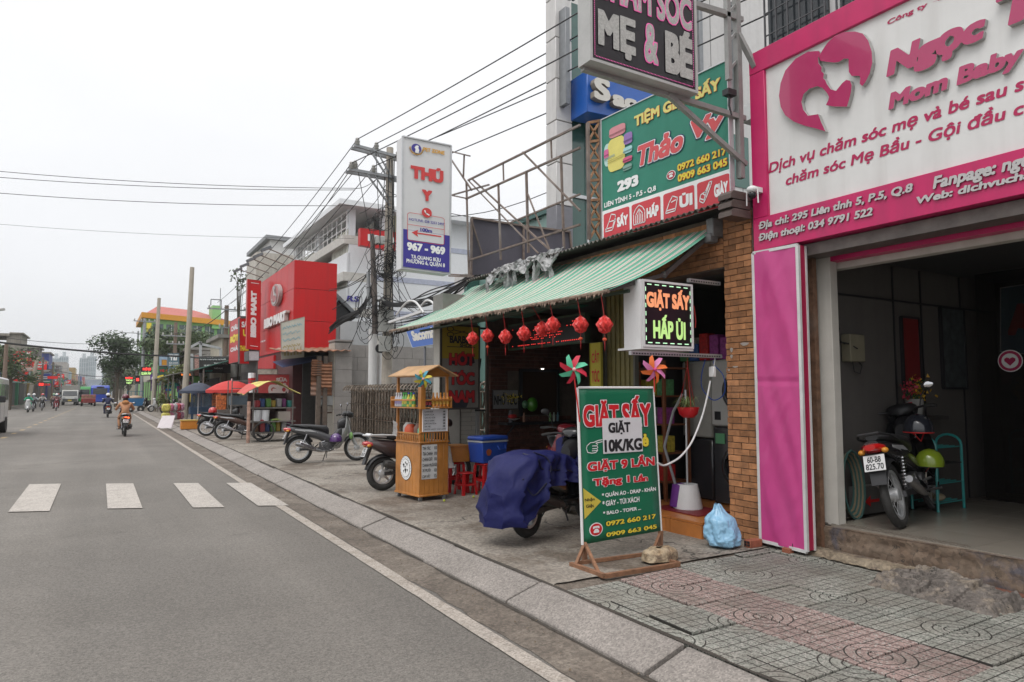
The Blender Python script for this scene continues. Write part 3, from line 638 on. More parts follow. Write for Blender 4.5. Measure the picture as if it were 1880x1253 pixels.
for(ya,yb)in((2.82,4.03),(1.3,2.5),(0,1.25)):
 mb=MB();mb.box((8.83,ya,.37),(8.845,yb,3));mb.build('glass_pane',glass('shop_glass',(.015,.013,.012),.42),ps)
st=thing('door_sticker','round pink and white sticker with a heart on the shop glass','sticker',(8.82,2.1,1.7));c=PX(1855,663,8.82)
for r_,m_,o_ in((.125,wht,0),(.115,mag,.003),(.085,wht,.006)):mb=MB();mb.lathe([(0,0),(r_,0),(r_,-.004),(0,-.004)],c-Vector((o_,0,0)),'x',24);mb.build('disc',m_,st)
mb=MB();hp=[(0,-.055),(.055,0),(.055,.025),(.03,.04),(.005,.03),(0,.018),(-.005,.03),(-.03,.04),(-.055,.025),(-.055,0)];mb.prism([(-a,b)for a,b in hp][::-1],c-Vector((.012,0,0)),(0,1,0),(0,0,1),.003);mb.build('heart',mag,st,smooth=0)
mb=MB();mb.box((7.3,4.13,1.30),(8.3,4.245,1.34));cb=one('wall_shelf',mb,M('dark_cabinet',(.05,.045,.04),nv=.2),'narrow dark wall shelf above the turquoise shoe rack','shelf')
vs=thing('flower_pot','white pot of red and yellow artificial flowers on the dark wall shelf','flower pot',(7.62,4.16,1.34));mb=MB();mb.lathe([(.07,0),(.095,.19),(.09,.19),(.06,.02),(0,.02)],(7.62,4.14,1.345));mb.build('pot',M('pot_dull_white',(.3,.3,.29)),vs,smooth=50)
for k,(nm,cl)in enumerate((('red_bloom',(.45,.03,.06)),('yellow_bloom',(.65,.38,.03)),('leaf_spray',(.03,.09,.02)))):
 mb=MB()
 for i in range(60):
  p=Vector((7.62+random.gauss(.05-.12*(k==0),.09),4.12+random.gauss(0,.03),1.63+random.gauss(0,.07)));s_=.025
  d=[Vector((random.uniform(-1,1),random.uniform(-1,1),random.uniform(-1,1))).normalized()*s_ for _ in range(4)];mb.add([p+q_ for q_ in d],[(0,1,2),(0,2,3),(1,3,2)])
 mb.build('flowers' if k<2 else 'leaves',flat(nm,cl),vs,smooth=0,kind='stuff')
for(px,py,w_,h_,m_,nm,lab)in((1672,645,.34,.75,flat('dark_red_card',(.2,.015,.015)),'wall_poster','plain dark red poster on the grey side wall'),(1750,640,.52,.95,M('dark_picture',(.06,.07,.075),nv=.5,ns=9,bump=0),'framed_picture','tall framed dark picture on the grey side wall')):
 c=PY(px,py,4.23);t=thing(nm,lab,'picture',c);mb=MB();mb.box(c+Vector((-w_/2,-.01,-h_/2)),c+Vector((w_/2,.015,h_/2)));mb.build('print',m_,t)
 mb=MB();
 for s_ in(-1,1):mb.box(c+Vector((s_*w_/2-.012,-.02,-h_/2)),c+Vector((s_*w_/2+.012,.015,h_/2)));mb.box(c+Vector((-w_/2,-.021,s_*h_/2-.012)),c+Vector((w_/2,.014,s_*h_/2+.012)))
 mb.build('frame',black,t)
mb=MB();mb.box((6.5,4.15,.38),(7.5,4.22,.66));bb=one('floor_box',mb,M('box_card_grey',(.12,.115,.11)),'long flat white box with red arrows lying against the grey wall','box')
ql=quadY(4.148,6.5,7.5,.38,.66)
for u_ in(.25,.6):
 mb=MB();mb.add([bil(ql,u_+a,b)+Vector((0,-.003,0))for a,b in((-.1,.45),(.0,.25),(.0,.4),(.15,.4),(.15,.5),(.0,.5),(.0,.65))],[tuple(range(7))]);o=mb.build('arrow',red,None);o.parent=bb
q_=[PX(p[0],p[1],9.7)for p in((1838,645),(1905,652),(1905,520),(1838,530))];po_=signbox('reflected_poster','pale blue panel with a red letter standing in for a poster reflection in the glass','banner',q_,.01,M('reflection_sky',(.12,.24,.34),nv=.2,ns=2),white,.01);text(po_,'A',q_,(.2,.25,.9,.75),red,.005,.08)  # panel behind the glass, coloured as the reflection of a blue poster
mb=MB();mb.box((9.5,2.4,2.45),(9.75,3.3,2.75));one('air_conditioner',mb,M('ac_white',(.4,.4,.4),nv=0,bump=0),'white air conditioner high on the dark back wall','air conditioner',bevel=.03)
mb=MB();mb.lathe([(.09,0),(.09,-.02),(0,-.02)],(8.3,3.1,2.998));one('ceiling_lamp',mb,lit('lamp_glow',(1,.95,.85),3),'small round lit lamp in the shop ceiling','lamp')
#laundry shop and barber shop (one low brick house)
brickm=M('orange_brick',(.37,.17,.075),rough=.85,nv=.35,ns=9,bump=.35,bs=60,rand=.32,dirt=.3,dcol=(.14,.10,.07))
brickd=M('dark_brick',(.10,.04,.028),rough=.9,nv=.3,ns=15,bump=.4,bs=60,rand=.35)
mortar=M('mortar',(.13,.10,.08),rough=.95,nv=.2,bump=.3)
lh=thing('laundry_house','low brick shop house with the laundry and barber openings under the striped awning','building',(5.9,7.5,.12))
def brickwork(par,rects,plane,L_=.2,H_=.0645,d=.09,mat=brickm,jt=.008,facing='x',name='brick',joined=False,proud=0):
 cache={};allm=MB()
 for(a0,a1,z0,z1)in rects:
  nr=int(round((z1-z0)/H_))
  for r_ in range(nr):
   z=z0+r_*H_;off=(r_%2)*L_/2+random.uniform(-.01,.01);a=a0-off
   while a<a1-.01:
    s=max(a,a0);e_=min(a+L_,a1);a+=L_
    if e_-s<.03:continue
    pd=random.uniform(0,.006)+proud
    if joined:
     if facing=='x':allm.box((plane-pd,s+jt/2,z+jt/2),(plane+d,e_-jt/2,z+H_-jt/2))
     else:allm.box((s+jt/2,plane-pd,z+jt/2),(e_-jt/2,plane+d,z+H_-jt/2))
     continue
    k=round(e_-s,2)
    if k not in cache:
     m_=MB();w_=k-jt
     if facing=='x':m_.box((0,0,0),(d,w_,H_-jt))
     else:m_.box((0,0,0),(w_,d,H_-jt))
     o=m_.build(name,mat,None,smooth=0);cache[k]=o.data
    else:o=bpy.data.objects.new(name,cache[k]);COL.objects.link(o)
    o.parent=par;wl=Vector((plane-pd,s+jt/2,z+jt/2))if facing=='x' else Vector((s+jt/2,plane-pd,z+jt/2))
    o.location=W[par.name].inverted()@wl
 if joined:allm.build(name+'work',mat,par,smooth=0,kind='stuff')
mb=MB();mb.box((5.665,4.62,.12),(5.9,4.995,3.5));mb.box((5.665,4.995,2.93),(5.9,10.3,3.5));mb.build('mortar_core',mortar,lh,smooth=0)
brickwork(lh,[(4.63,5.0,.125,3.48)],5.653,mat=brickm)
brickwork(lh,[(5.0,8.0,2.94,3.46)],5.653,mat=brickm)
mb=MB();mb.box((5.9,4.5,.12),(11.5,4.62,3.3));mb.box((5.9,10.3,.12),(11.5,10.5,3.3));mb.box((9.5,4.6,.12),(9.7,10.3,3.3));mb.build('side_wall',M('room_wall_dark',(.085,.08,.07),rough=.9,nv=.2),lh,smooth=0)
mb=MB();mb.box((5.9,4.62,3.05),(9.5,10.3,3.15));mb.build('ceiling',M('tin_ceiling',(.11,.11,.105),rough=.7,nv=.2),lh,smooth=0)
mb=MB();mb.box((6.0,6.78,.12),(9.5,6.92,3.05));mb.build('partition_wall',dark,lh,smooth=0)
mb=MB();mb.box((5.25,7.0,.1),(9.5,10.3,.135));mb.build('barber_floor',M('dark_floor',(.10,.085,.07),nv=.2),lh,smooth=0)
roofm=M('corrugated_steel',(.12,.11,.10),rough=.55,metal=.5,nv=.25,ns=4,bump=.05,dirt=.5,dcol=(.09,.06,.04))
mb=MB();per=.085;ny=int((10.35-4.62)/per*6)
mb.grid(lambda u,v:(5.31+3.2*v,4.62+5.73*u,3.52+.6*v+.016*math.sin(2*math.pi*5.73*u/per)),ny,2,thick=.004)
mb.build('corrugated_roof',roofm,lh,smooth=60)
mb=MB()
for i,z in enumerate((3.36,3.45,3.54)):mb.prism([(-.02,0),(.26,0),(.26,.08),(.015,.08),(-.02,.045)],(5.32,4.745,z),(1,0,0),(0,0,1),.17)
mb.build('roof_gutter',M('brown_gutter',(.11,.085,.075),rough=.5,metal=.3,nv=.15),lh)
ysm=M('olive_shutter',(.20,.17,.055),rough=.55,nv=.15,bump=.03,dirt=.3)
mb=MB()
for i in range(12):y=6.42+i*.045;mb.box((5.62+.015*(i%2),y,.14),(5.665,y+.043,2.93))
mb.build('folding_shutter',ysm,lh)
mb=MB();mb.box((5.6,6.96,.14),(5.66,7.0,2.93));mb.box((5.6,6.38,.14),(5.66,6.41,2.93));mb.build('shutter_post',M('post_grey',(.12,.12,.1)),lh)
orm=M('orange_step_tile',(.42,.15,.035),rough=.35,nv=.2,ns=4,bump=.03,rand=.08,dirt=.2,dcol=(.25,.12,.06))
mb=MB();mb.box((5.3,5.02,.1),(9.5,6.38,.262));mb.build('shop_floor',mortar,lh,smooth=0)
for i in range(5):
 for j in range(3):
  mb=MB();x=5.28+i*.42;y=5.03+j*.45;mb.box((x+.003,y+.003,.262),(x+.417,y+.447,.285));mb.build('floor_tile',orm,lh,smooth=0)
for j in range(3):mb=MB();y=5.03+j*.45;mb.box((5.272,y+.003,.11),(5.30,y+.447,.258));mb.build('step_tile',orm,lh,smooth=0)
mb=MB();mb.hexa([(4.98,5.75,.1),(5.27,5.55,.1),(5.27,6.3,.1),(4.98,6.3,.1),(5.2,5.75,.13),(5.268,5.55,.25),(5.268,6.3,.25),(5.1,6.3,.15)]);mb.build('step_ramp',orm,lh,smooth=0)
mb=MB();mb.box((5.5,5.3,.287),(6.0,6.0,.297));one('door_mat',mb,flat('mat_red',(.16,.01,.015)),'dark red mat on the orange laundry step','mat')
aw=thing('striped_awning','green and white striped retractable awning over the laundry and barber fronts','awning',(4.12,7.9,2.6))
am=bpy.data.materials.new('awning_stripes');am.use_nodes=True;t=am.node_tree;b=t.nodes['Principled BSDF'];b.inputs['Roughness'].default_value=.7
g=N(t,'ShaderNodeNewGeometry').outputs['Position'];sp=N(t,'ShaderNodeSeparateXYZ');L(t,g,sp.inputs[0])
m1=N(t,'ShaderNodeMath',operation='MULTIPLY');m1.inputs[1].default_value=1/.17;L(t,sp.outputs[1],m1.inputs[0]);m2=N(t,'ShaderNodeMath',operation='FRACT');L(t,m1.outputs[0],m2.inputs[0])
r_=N(t,'ShaderNodeValToRGB');L(t,m2.outputs[0],r_.inputs[0]);r_.color_ramp.interpolation='CONSTANT'
T_=(.085,.36,.24,1);Tl=(.16,.42,.30,1);Wh=(.66,.62,.56,1);Br=(.26,.07,.06,1)
st_=[(0,T_),(.40,Br),(.46,Wh),(.62,Br),(.69,Wh),(.84,Tl)]
r_.color_ramp.elements[0].color=st_[0][1];r_.color_ramp.elements[1].position=st_[1][0];r_.color_ramp.elements[1].color=st_[1][1]
for p_,c_ in st_[2:]:q_=r_.color_ramp.elements.new(p_);q_.color=c_
nn=N(t,'ShaderNodeTexNoise');nn.inputs['Scale'].default_value=1.6;nn.inputs['Detail'].default_value=7;L(t,g,nn.inputs['Vector']);mr=N(t,'ShaderNodeMapRange');mr.inputs[1].default_value=.45;mr.inputs[2].default_value=.75;mr.inputs[4].default_value=.4;L(t,nn.outputs[0],mr.inputs[0])
x_=N(t,'ShaderNodeMix',data_type='RGBA');L(t,mr.outputs[0],x_.inputs[0]);L(t,r_.outputs[0],x_.inputs['A']);x_.inputs['B'].default_value=(.26,.30,.24,1);L(t,x_.outputs['Result'],b.inputs['Base Color'])
b.inputs['Transmission Weight'].default_value=0
def awf(u,v):
 y=10.78-5.7*u;zb=2.64-.06*u;zt=3.50-.10*u
 x=5.66+(4.12-5.66)*v;z=zt+(zb-zt)*v-.075*math.sin(math.pi*v)+.012*mnoise.noise((y*4,v*1.5,0))*math.sin(math.pi*v)+.004*math.sin(y*28)*(1-v)
 return(x,y,z)
mb=MB();mb.grid(awf,150,14,thick=.003);mb.build('awning_fabric',am,aw,smooth=60)
fr=M('frayed_hem',(.22,.16,.12),rough=.9,nv=.6,ns=14,bump=.3)
mb=MB();mb.tube([(4.12,5.06+5.74*i/60,2.57+.065*i/60+.004*mnoise.noise((i,0,0)))for i in range(61)],[.020+.005*mnoise.noise((i*.9,4,0))for i in range(61)],8);mb.build('front_bar',fr,aw)
mb=MB()
for i in range(160):
 y=random.uniform(5.1,10.75);h=random.uniform(.02,.05);z=2.56+.065*(y-5.06)/5.74;mb.add([(4.105,y,z),(4.105,y+.03,z),(4.10,y+.02+random.uniform(-.01,.01),z-h)],[(0,1,2)])
mb.build('frayed_edge',fr,aw,smooth=0,kind='stuff')
for y in(5.12,7.9,10.6):
 mb=MB();mb.bar((5.66,y,3.36),(4.95,y+.05,2.82),.045);mb.bar((4.95,y+.05,2.82),(4.13,y,2.58),.04);mb.ball((4.95,y+.05,2.82),.04);mb.build('folding_arm',M('arm_steel',(.10,.09,.085),rough=.6,metal=.5),aw)
mb=MB();mb.box((5.5,5.0,3.26),(5.66,5.1,3.46));mb.box((5.48,5.02,3.2),(5.6,5.12,3.3));mb.build('wall_bracket',M('bracket_grey',(.14,.14,.14),nv=.3),aw,bevel=.01)
mb=MB();mb.bar((4.5,5.2,2.62),(4.5,10.4,2.62),.03);mb.bar((5.0,6.4,2.72),(5.0,10.4,2.72),.05);mb.build('under_rail',M('green_rail',(.08,.12,.09)),aw)
mb=MB();mb.grid(lambda u,v:(4.95+.65*v,9.9-2.6*u,2.80+.03*math.sin(u*12)),16,2,thick=.01);one('green_tarpaulin',mb,flat('green_tarp',(.03,.14,.10)),'dark green tarpaulin hung beneath the striped awning above the barber door','tarpaulin')
mb=MB()
def rag(u,v):y=9.45-1.95*u;x=5.26+.10*(1-v);e_=.5+.5*mnoise.noise((u*6,0,3));z=3.60-v*(.08+.5*e_**2.5)+.05*mnoise.noise((u*14,v*7,1));return(x+.05*mnoise.noise((u*16,v*8,5)),y-.12*v*mnoise.noise((u*3,1,1))+.1*v,z)
mb.grid(rag,90,14)
for i_ in range(34):
 u_=random.random();p0_=Vector(rag(u_,random.uniform(.2,.9)));ln_=random.uniform(.1,.5)*(1 if random.random()<.6 else .4);w0_=random.uniform(.02,.07);sw_=random.uniform(-.12,.2)
 mb.grid(lambda u,v:p0_+Vector((.03*math.sin(u*5+v*6),-w0_*(u-.5)*(1-.7*v)+sw_*v*v+.03*mnoise.noise((u_*40,v*5,u)),-ln_*v)),4,9)
mb.m=0;one('torn_plastic_sheet',mb,M('dirty_plastic',(.34,.34,.34),rough=.6,nv=.5,ns=14,bump=.6,bs=40,dirt=.6,dcol=(.16,.19,.22)),'torn dirty plastic sheet caught on the edge of the corrugated roof','plastic sheet',smooth=70)
gq=[Vector((5.38,6.70,3.545)),Vector((5.38,4.655,3.53)),Vector((5.38,4.655,5.0)),Vector((5.38,6.70,5.09))]
gm=M('green_banner',(.020,.20,.135),rough=.6,nv=.05,bump=.03,streak=.15,dcol=(.05,.25,.2))
def c7(x,y):return(1000+x*.36697,y*.36697)
def cc(x,y):return(1050+x*.19157,280+y*.19157)
ls=signbox('laundry_sign','large green laundry sign with folded towels and yellow phone numbers above the corrugated roof','sign',gq,.05,gm,alu,.012)
mb=MB()
qs=[Vector((5.38,6.72,3.2)),Vector((5.38,4.63,3.2)),Vector((5.38,4.63,5.0)),Vector((5.38,6.72,5.1))]
text(ls,'TIỆM GIẶT SẤY',gq,bx(gq,c7(450,650),c7(880,365)),red,.005,.065,wide=1,name='lettering');text(ls,'TIỆM GIẶT SẤY',gq,bx(gq,c7(450,650),c7(880,365)),flat('cream_yellow',(.70,.62,.18)),.008,.045,ref=.065)
for o_,m_,bo in((.004,flat('navy_print',(.02,.03,.12)),.10),(.006,wht,.075),(.009,flat('coral_print',(.62,.08,.09)),.045)):
 text(ls,'Thảo',gq,bx(gq,c7(462,845),c7(700,625)),m_,o_,bo,shear=.22,ref=.075);text(ls,'Vy',gq,bx(gq,c7(722,740),c7(900,535)),m_,o_,bo,shear=.22,ref=.075)
text(ls,'293',gq,bx(gq,c7(365,965),c7(470,870)),wht,.005,.06);text(ls,'LIÊN TỈNH 5 - P.5 - Q.8',gq,bx(gq,c7(300,1045),c7(558,922)),wht,.005,.035)
for s,a,c in(('0972 660 217',c7(665,862),c7(912,733)),('0909 663 045',c7(667,915),c7(916,787))):
 text(ls,s,gq,bx(gq,a,c),red,.004,.07);text(ls,s,gq,bx(gq,a,c),yel,.007,.035,ref=.07)
def phone_icon(par,q,cpx,rpx,m_=None):
 u,v=uvp(q,*cpx);u2=uvp(q,cpx[0]+rpx,cpx[1])[0]-u;v2=abs(uvp(q,cpx[0],cpx[1]-rpx)[1]-v)
 for f_,mm,of in((1.0,wht,.005),(.86,m_ or flat('dark_red_print',(.42,.03,.05)),.007)):decal(par,q,(u-u2*f_,v-v2*f_,u+u2*f_,v+v2*f_),mm,of,'phone_emblem',circ(24))
 B_=(u-u2*.5,v-v2*.5,u+u2*.5,v+v2*.5)
 decal(par,q,B_,wht,.009,'phone_emblem',[(.1,0),(.9,0),(.9,.3),(.65,.6),(.35,.6),(.1,.3)]);decal(par,q,B_,wht,.009,'phone_emblem',[(0,.62),(.2,.62),(.25,.72),(.75,.72),(.8,.62),(1,.62),(.95,.95),(.7,1),(.3,1),(.05,.95)])
phone_icon(ls,gq,c7(634,877),8.5)
tw=[((300,840),(352,705),(.45,.65,.62)),((318,870),(402,670),(.70,.62,.16)),((325,700),(405,610),(.62,.25,.28)),((398,730),(440,655),(.28,.16,.42)),((396,775),(440,725),(.35,.62,.62)),((394,820),(440,775),(.62,.10,.22)),((394,860),(438,815),(.20,.36,.3)),((300,800),(322,745),(.62,.12,.3))]
for k,(a,c,cl)in enumerate(tw):
 decal(ls,gq,bx(gq,c7(*a),c7(*c)),flat('towel_print_%d'%k,cl),.004+.0008*k,'towel_picture',rrect(.25,1,4));
 B_=bx(gq,c7(*a),c7(*c));strokes(ls,gq,[[(B_[0],B_[1]+(B_[3]-B_[1])*f),(B_[2],B_[1]+(B_[3]-B_[1])*(f+.04))]for f in(.3,.36)],.008,flat('towel_line_%d'%k,tuple(x*.6 for x in cl)),.012,'towel_picture')
Bw=(0,0,1,.228);decal(ls,gq,Bw,wht,.003,'white_band')
edges=[(.012,.252),(.272,.512),(.535,.765),(.785,1.0)]
for(a,c),s in zip(edges,('SẤY','HẤP','ỦI','GIÀY')):
 decal(ls,gq,(a,-.02,c,.20),flat('coral_red',(.58,.045,.06)),.006,'red_box',rrect(.08,.8,4));w_=c-a
 text(ls,s,gq,(a+w_*.54,.055,c-w_*.05,.165),wht,.01,.06);x=a+w_*.08;y0,y1=.035,.18;ww=w_*.40
 ol={'SẤY':[[(0,.1),(.7,.1),(1,.6),(.35,.6),(0,.1)],[(0,.25),(.7,.25),(1,.75)],[(.35,.6),(.6,1),(1,.9),(1,.6)]],'HẤP':[[(0,0),(0,.6),(.2,.85),(.5,1),(.8,.85),(1,.6),(1,0),(0,0)],[(.2,0),(.2,.5),(.5,.8),(.8,.5),(.8,0)],[(.5,0),(.5,.8)],[(.35,0),(.35,.5)],[(.65,0),(.65,.5)]],'ỦI':[[(0,.1),(.8,.1),(1,.75),(.6,.9),(.3,.6),(0,.1)],[(.1,.22),(.82,.22)],[(.5,.6),(.85,.65)]],'GIÀY':[[(0,.2),(.3,.05),(.5,.25),(.9,.8),(1,1),(.8,1),(.5,.6),(.1,.5),(0,.2)],[(.1,.3),(.35,.2),(.8,.9)],[(.3,.5),(.45,.42)],[(.42,.6),(.56,.5)]]}[s]
 strokes(ls,gq,[[(x+ww*p[0],y0+(y1-y0)*p[1])for p in ln]for ln in ol],.012,wht,.01,'icon')
lq=quadY(5.05,4.565,5.205,2.075,2.70)
le=signbox('led_sign','black LED sign in a white box reading laundry words in orange and green lights','sign',lq,.20,M('led_black',(.012,.010,.012),rough=.3,nv=0,bump=0),white,.022)
mb=MB();mb.box((4.515,5.05,2.03),(5.225,5.40,2.05));mb.box((4.515,5.05,2.05),(4.54,5.30,2.72));mb.build('side_panel',white,le)
lo=lit('led_orange',(.70,.27,.13),.6);lg=lit('led_green',(.42,.66,.22),.55);lgw=lit('led_green_pale',(.45,.8,.5),.7)
text(le,'GIẶT SẤY',lq,(.04,.55,.96,.93),lo,.004,.055);text(le,'HẤP ỦI',lq,(.17,.10,.86,.50),lg,.004,.05)
mb=MB()
for k in range(6):
 for v in(.035,.965):u=.06+k*.155;mb.add([bil(lq,u+a,v+b_)+Vector((0,-.004,0))for a,b_ in((0,-.008),(.09,-.008),(.09,.008),(0,.008))],[(0,1,2,3)])
for k in range(7):
 for u in(.025,.975):v=.07+k*.13;mb.add([bil(lq,u+a,v+b_)+Vector((0,-.004,0))for a,b_ in((-.008,0),(.008,0),(.008,.07),(-.008,.07))],[(0,1,2,3)])
mb.build('led_border',lgw,le,smooth=0)
for z in(2.77,1.99):mb=MB();mb.box((4.4 if z<2 else 5.2,5.06,z-.02),(5.66,5.10,z+.02));mb.build('support_bar',M('perforated_angle',(.40,.40,.41),rough=.4,metal=.5,nv=.05),le)
hol=MB()
for z in(2.77,1.99):
 x=4.42 if z<2 else 5.22
 while x<5.64:hol.box((x,5.0585,z-.011),(x+.022,5.0595,z+.003));x+=.036
hol.build('bar_hole',black,le,smooth=0,kind='stuff')
mb=MB();mb.tube([(5.23,5.1,2.55),(5.3,5.1,2.5),(5.32,5.1,2.35),(5.31,5.1,2.28)],.006,6);mb.build('power_lead',flat('cable_red',(.4,.01,.01)),le)
y_=4.5;cq=quadY(y_,PY(1087,60,y_).x,PY(1276,100,y_).x,PY(1083,105,y_).z,PY(1083,105,y_).z+1.12)
cs=signbox('lightbox_sign','black projecting light box with pink and white letters about mother and baby care','sign',cq,.16,M('gloss_black',(.022,.02,.024),rough=.08,nv=0,bump=0),M('sign_frame_grey',(.42,.42,.41),rough=.5,nv=.08),.026)
pk=M('pink_led_outline',(.75,.12,.38),rough=.4,nv=0,bump=0,emit=.25);sv=M('led_letter_grey',(.42,.42,.40),rough=.5,nv=.25,ns=60,bump=.3)
for o_,m_,bo in((.004,pk,.055),(.007,sv,.03)):
 text(cs,'CHĂM SÓC',cq,(.03,.50,.97,.86),m_,o_,bo,ref=.055);text(cs,'&',cq,(.475,.10,.615,.45),m_,o_,bo,ref=.055)
text(cs,'MẸ',cq,(.05,.065,.395,.43),sv,.006,.06);text(cs,'BÉ',cq,(.685,.075,.97,.50),sv,.006,.06)
mb=MB();nn_=0
for k in range(70):
 for(u,v)in((.03+k/70*.94,.02),):mb.add([bil(cq,u+a,v+b_)+Vector((0,-.004,0))for a,b_ in((0,0),(.006,0),(.006,.008),(0,.008))],[(0,1,2,3)])
for k in range(60):
 for u in(.018,.976):v=.03+k/60*.96;mb.add([bil(cq,u+a,v+b_)+Vector((0,-.004,0))for a,b_ in((0,0),(.006,0),(.006,.008),(0,.008))],[(0,1,2,3)])
mb.build('led_border',pk,cs,smooth=0)
br=M('bracket_paint',(.28,.28,.27),rough=.5,nv=.12,metal=.3);zt=cq[3].z;zb=cq[0].z;xr=cq[1].x
mb=MB();mb.bar((cq[0].x,4.64,zb-.035),(5.58,4.62,zb-.06),.05);mb.bar((xr+.0,4.62,zb+.95),(5.58,4.62,zb+1.0),.05);mb.bar((xr-.25,4.62,zb-.05),(5.56,4.6,zb-.55),.045);mb.bar((xr,4.62,zb+.95),(5.3,4.6,zb+.98),.05)
mb.bar((5.50,4.62,zb-.7),(5.50,4.62,6.8),.06);mb.bar((5.36,4.62,zb+.3),(5.36,4.62,6.8),.05)
for i in range(6):mb.bar((5.36,4.62,zb+.4+.3*i),(5.50,4.62,zb+.55+.3*i),.025)
mb.bar((5.5,4.62,zb+.85),(5.62,4.5,zb+.45),.05);mb.build('bracket',br,cs)
mb=MB();mb.box((5.28,4.56,zb+.12),(5.40,4.64,zb+.18));mb.tube([(5.34,4.6,zb+.14),(5.33,4.6,zb+.02),(5.36,4.6,zb-.08)],.012,6);one('floodlight',mb,blk,'small black floodlight on the bracket of the projecting light box','lamp')
F0=PG(1074,1032,.13);F1=PG(1212,1009,.13);nb=(F1-F0).cross(Vector((0,0,1))).normalized();nb=nb if nb.y<0 else-nb
q0=[hit(1072,1000,F0,nb),hit(1213,975,F0,nb),hit(1198,712,F0,nb),hit(1063,712,F0,nb)]
sb=thing('pavement_sign','free standing green laundry price sign on a rusty frame in the middle of the pavement','sign',(F0+F1)/2)
mb=MB()
vin=M('green_sign_vinyl',(.008,.15,.075),rough=.4,nv=.05,ns=3,bump=.03)
mb.grid(lambda u,v:bil(q0,u,v)+nb*(.0015*mnoise.noise((u*3,v*6,0))),10,20,thick=.02,n=-nb);mb.build('panel',vin,sb,smooth=180)
mb=MB();mb.tube([q0[3]+Vector((0,0,.0)),q0[2]],.012,6);mb.tube([q0[0]-nb*-.004+(q0[0]-q0[1])*.02,q0[3]+(q0[3]-q0[2])*.02],.013,6);mb.tube([q0[1]+(q0[1]-q0[0])*.012,q0[2]+(q0[2]-q0[3])*.012],.008,6);mb.build('edge_tube',white,sb)
mb=MB();rs=M('rusty_angle',(.22,.11,.06),rough=.8,nv=.3,ns=15,bump=.2)
T0=q0[3]+Vector((0,0,.02));mb.bar(F0,q0[0],.035);mb.bar(F1,q0[1],.035)
A0,A1=PG(1048,1036,.14),PG(1110,1058,.14);B0,B1=PG(1183,1018,.14),PG(1247,1036,.14)
mb.bar(A0,A1,.035);mb.bar(B0,B1,.035);mb.bar(A0+Vector((.05,0,0)),B0,.03);mb.bar(A1,B1,.035)
mb.bar(A0.lerp(A1,.15),F0+Vector((0,0,.16)),.025);mb.bar(A0.lerp(A1,.85),F0+Vector((0,0,.16)),.025);mb.bar(B0.lerp(B1,.2),F1+Vector((0,0,.14)),.025);mb.build('stand_frame',rs,sb)
def c9(x,y):return(1040+x*.24752,700+y*.24740)
def sbx(bl,tr):
 a=uvp(q0,*c9(*bl));b_=uvp(q0,*c9(*tr));return(a[0],a[1],b_[0],b_[1])
rd2=flat('bright_red_print',(.60,.012,.02))
for o_,m_,bo in((.004,black,.11),(.006,wht,.085),(.009,rd2,.045)):
 text(sb,'GIẶT',q0,sbx((120,385),(385,130)),m_,o_,bo,ref=.085);text(sb,'SẤY',q0,sbx((410,352),(618,95)),m_,o_,bo,ref=.085)
for o_,m_,bo in((.004,wht,.09),(.007,rd2,.045)):
 text(sb,'GIẶT 9 LẦN',q0,sbx((150,690),(652,535)),m_,o_,bo,ref=.09);text(sb,'Tặng 1',q0,sbx((192,800),(468,690)),m_,o_,bo,ref=.09);text(sb,'Lần',q0,sbx((495,755),(602,682)),m_,o_,bo,ref=.09)
text(sb,'* QUẦN ÁO - DRAP - KHĂN',q0,sbx((262,868),(660,776)),wht,.004,.03,cell=.032);text(sb,'* GIÀY - TÚI XÁCH',q0,sbx((266,932),(538,850)),wht,.004,.03,cell=.032);text(sb,'* BALO - TOPER ...',q0,sbx((270,996),(550,928)),wht,.004,.03,cell=.032)
for s,a,c in(('0972 660 217',(288,1080),(662,982)),('0909 663 045',(290,1160),(668,1060))):
 text(sb,s,q0,sbx(a,c),black,.004,.075);text(sb,s,q0,sbx(a,c),yel,.007,.035,ref=.075)
tri=[uvp(q0,*c9(*p))for p in((122,795),(255,893),(132,1025))];decal(sb,q0,(0,0,1,1),flat('mustard_print',(.62,.50,.07)),.004,'yellow_arrow',[tri[0],tri[2],tri[1]])
text(sb,'Nhận',q0,sbx((133,900),(205,862)),black,.007,.02,cell=.032);text(sb,'Giặt',q0,sbx((143,948),(200,908)),black,.007,.02,cell=.032)
phone_icon(sb,q0,c9(217,1100),12.5,rd2)
for o_,m_,bo in((.005,black,.09),(.008,yel,.05)):text(sb,'ẻ',q0,sbx((556,492),(606,385)),m_,o_,bo,ref=.09)
hand=[(262,435),(235,440),(200,455),(175,458),(150,480),(145,500),(155,530),(185,535),(215,530),(228,515),(222,500),(230,492),(222,480),(228,470),(215,460),(262,450)]
strokes(sb,q0,[[uvp(q0,*c9(*p))for p in hand],[uvp(q0,*c9(*p))for p in((190,482),(222,480))],[uvp(q0,*c9(*p))for p in((190,502),(222,500))],[uvp(q0,*c9(*p))for p in((188,518),(225,516))]],.007,wht,.006,'hand_drawing')
pn=[uvp(q0,*c9(*p))for p in((268,540),(560,520),(550,268),(258,278))];PP=[bil(q0,*p)+nb*.012 for p in pn]
pt=thing('paper_notice','white paper notice GIẶT 10K/KG taped over the green pavement sign','notice',PP[0]);mb=MB();mb.slab(PP,nb,.002);mb.build('paper',flat('paper_white',(.66,.66,.68)),pt,smooth=0)
text(pt,'GIẶT',PP,(.14,.52,.70,.94),black,.002,.05);text(pt,'10K/KG',PP,(.03,.04,.985,.40),black,.002,.045)
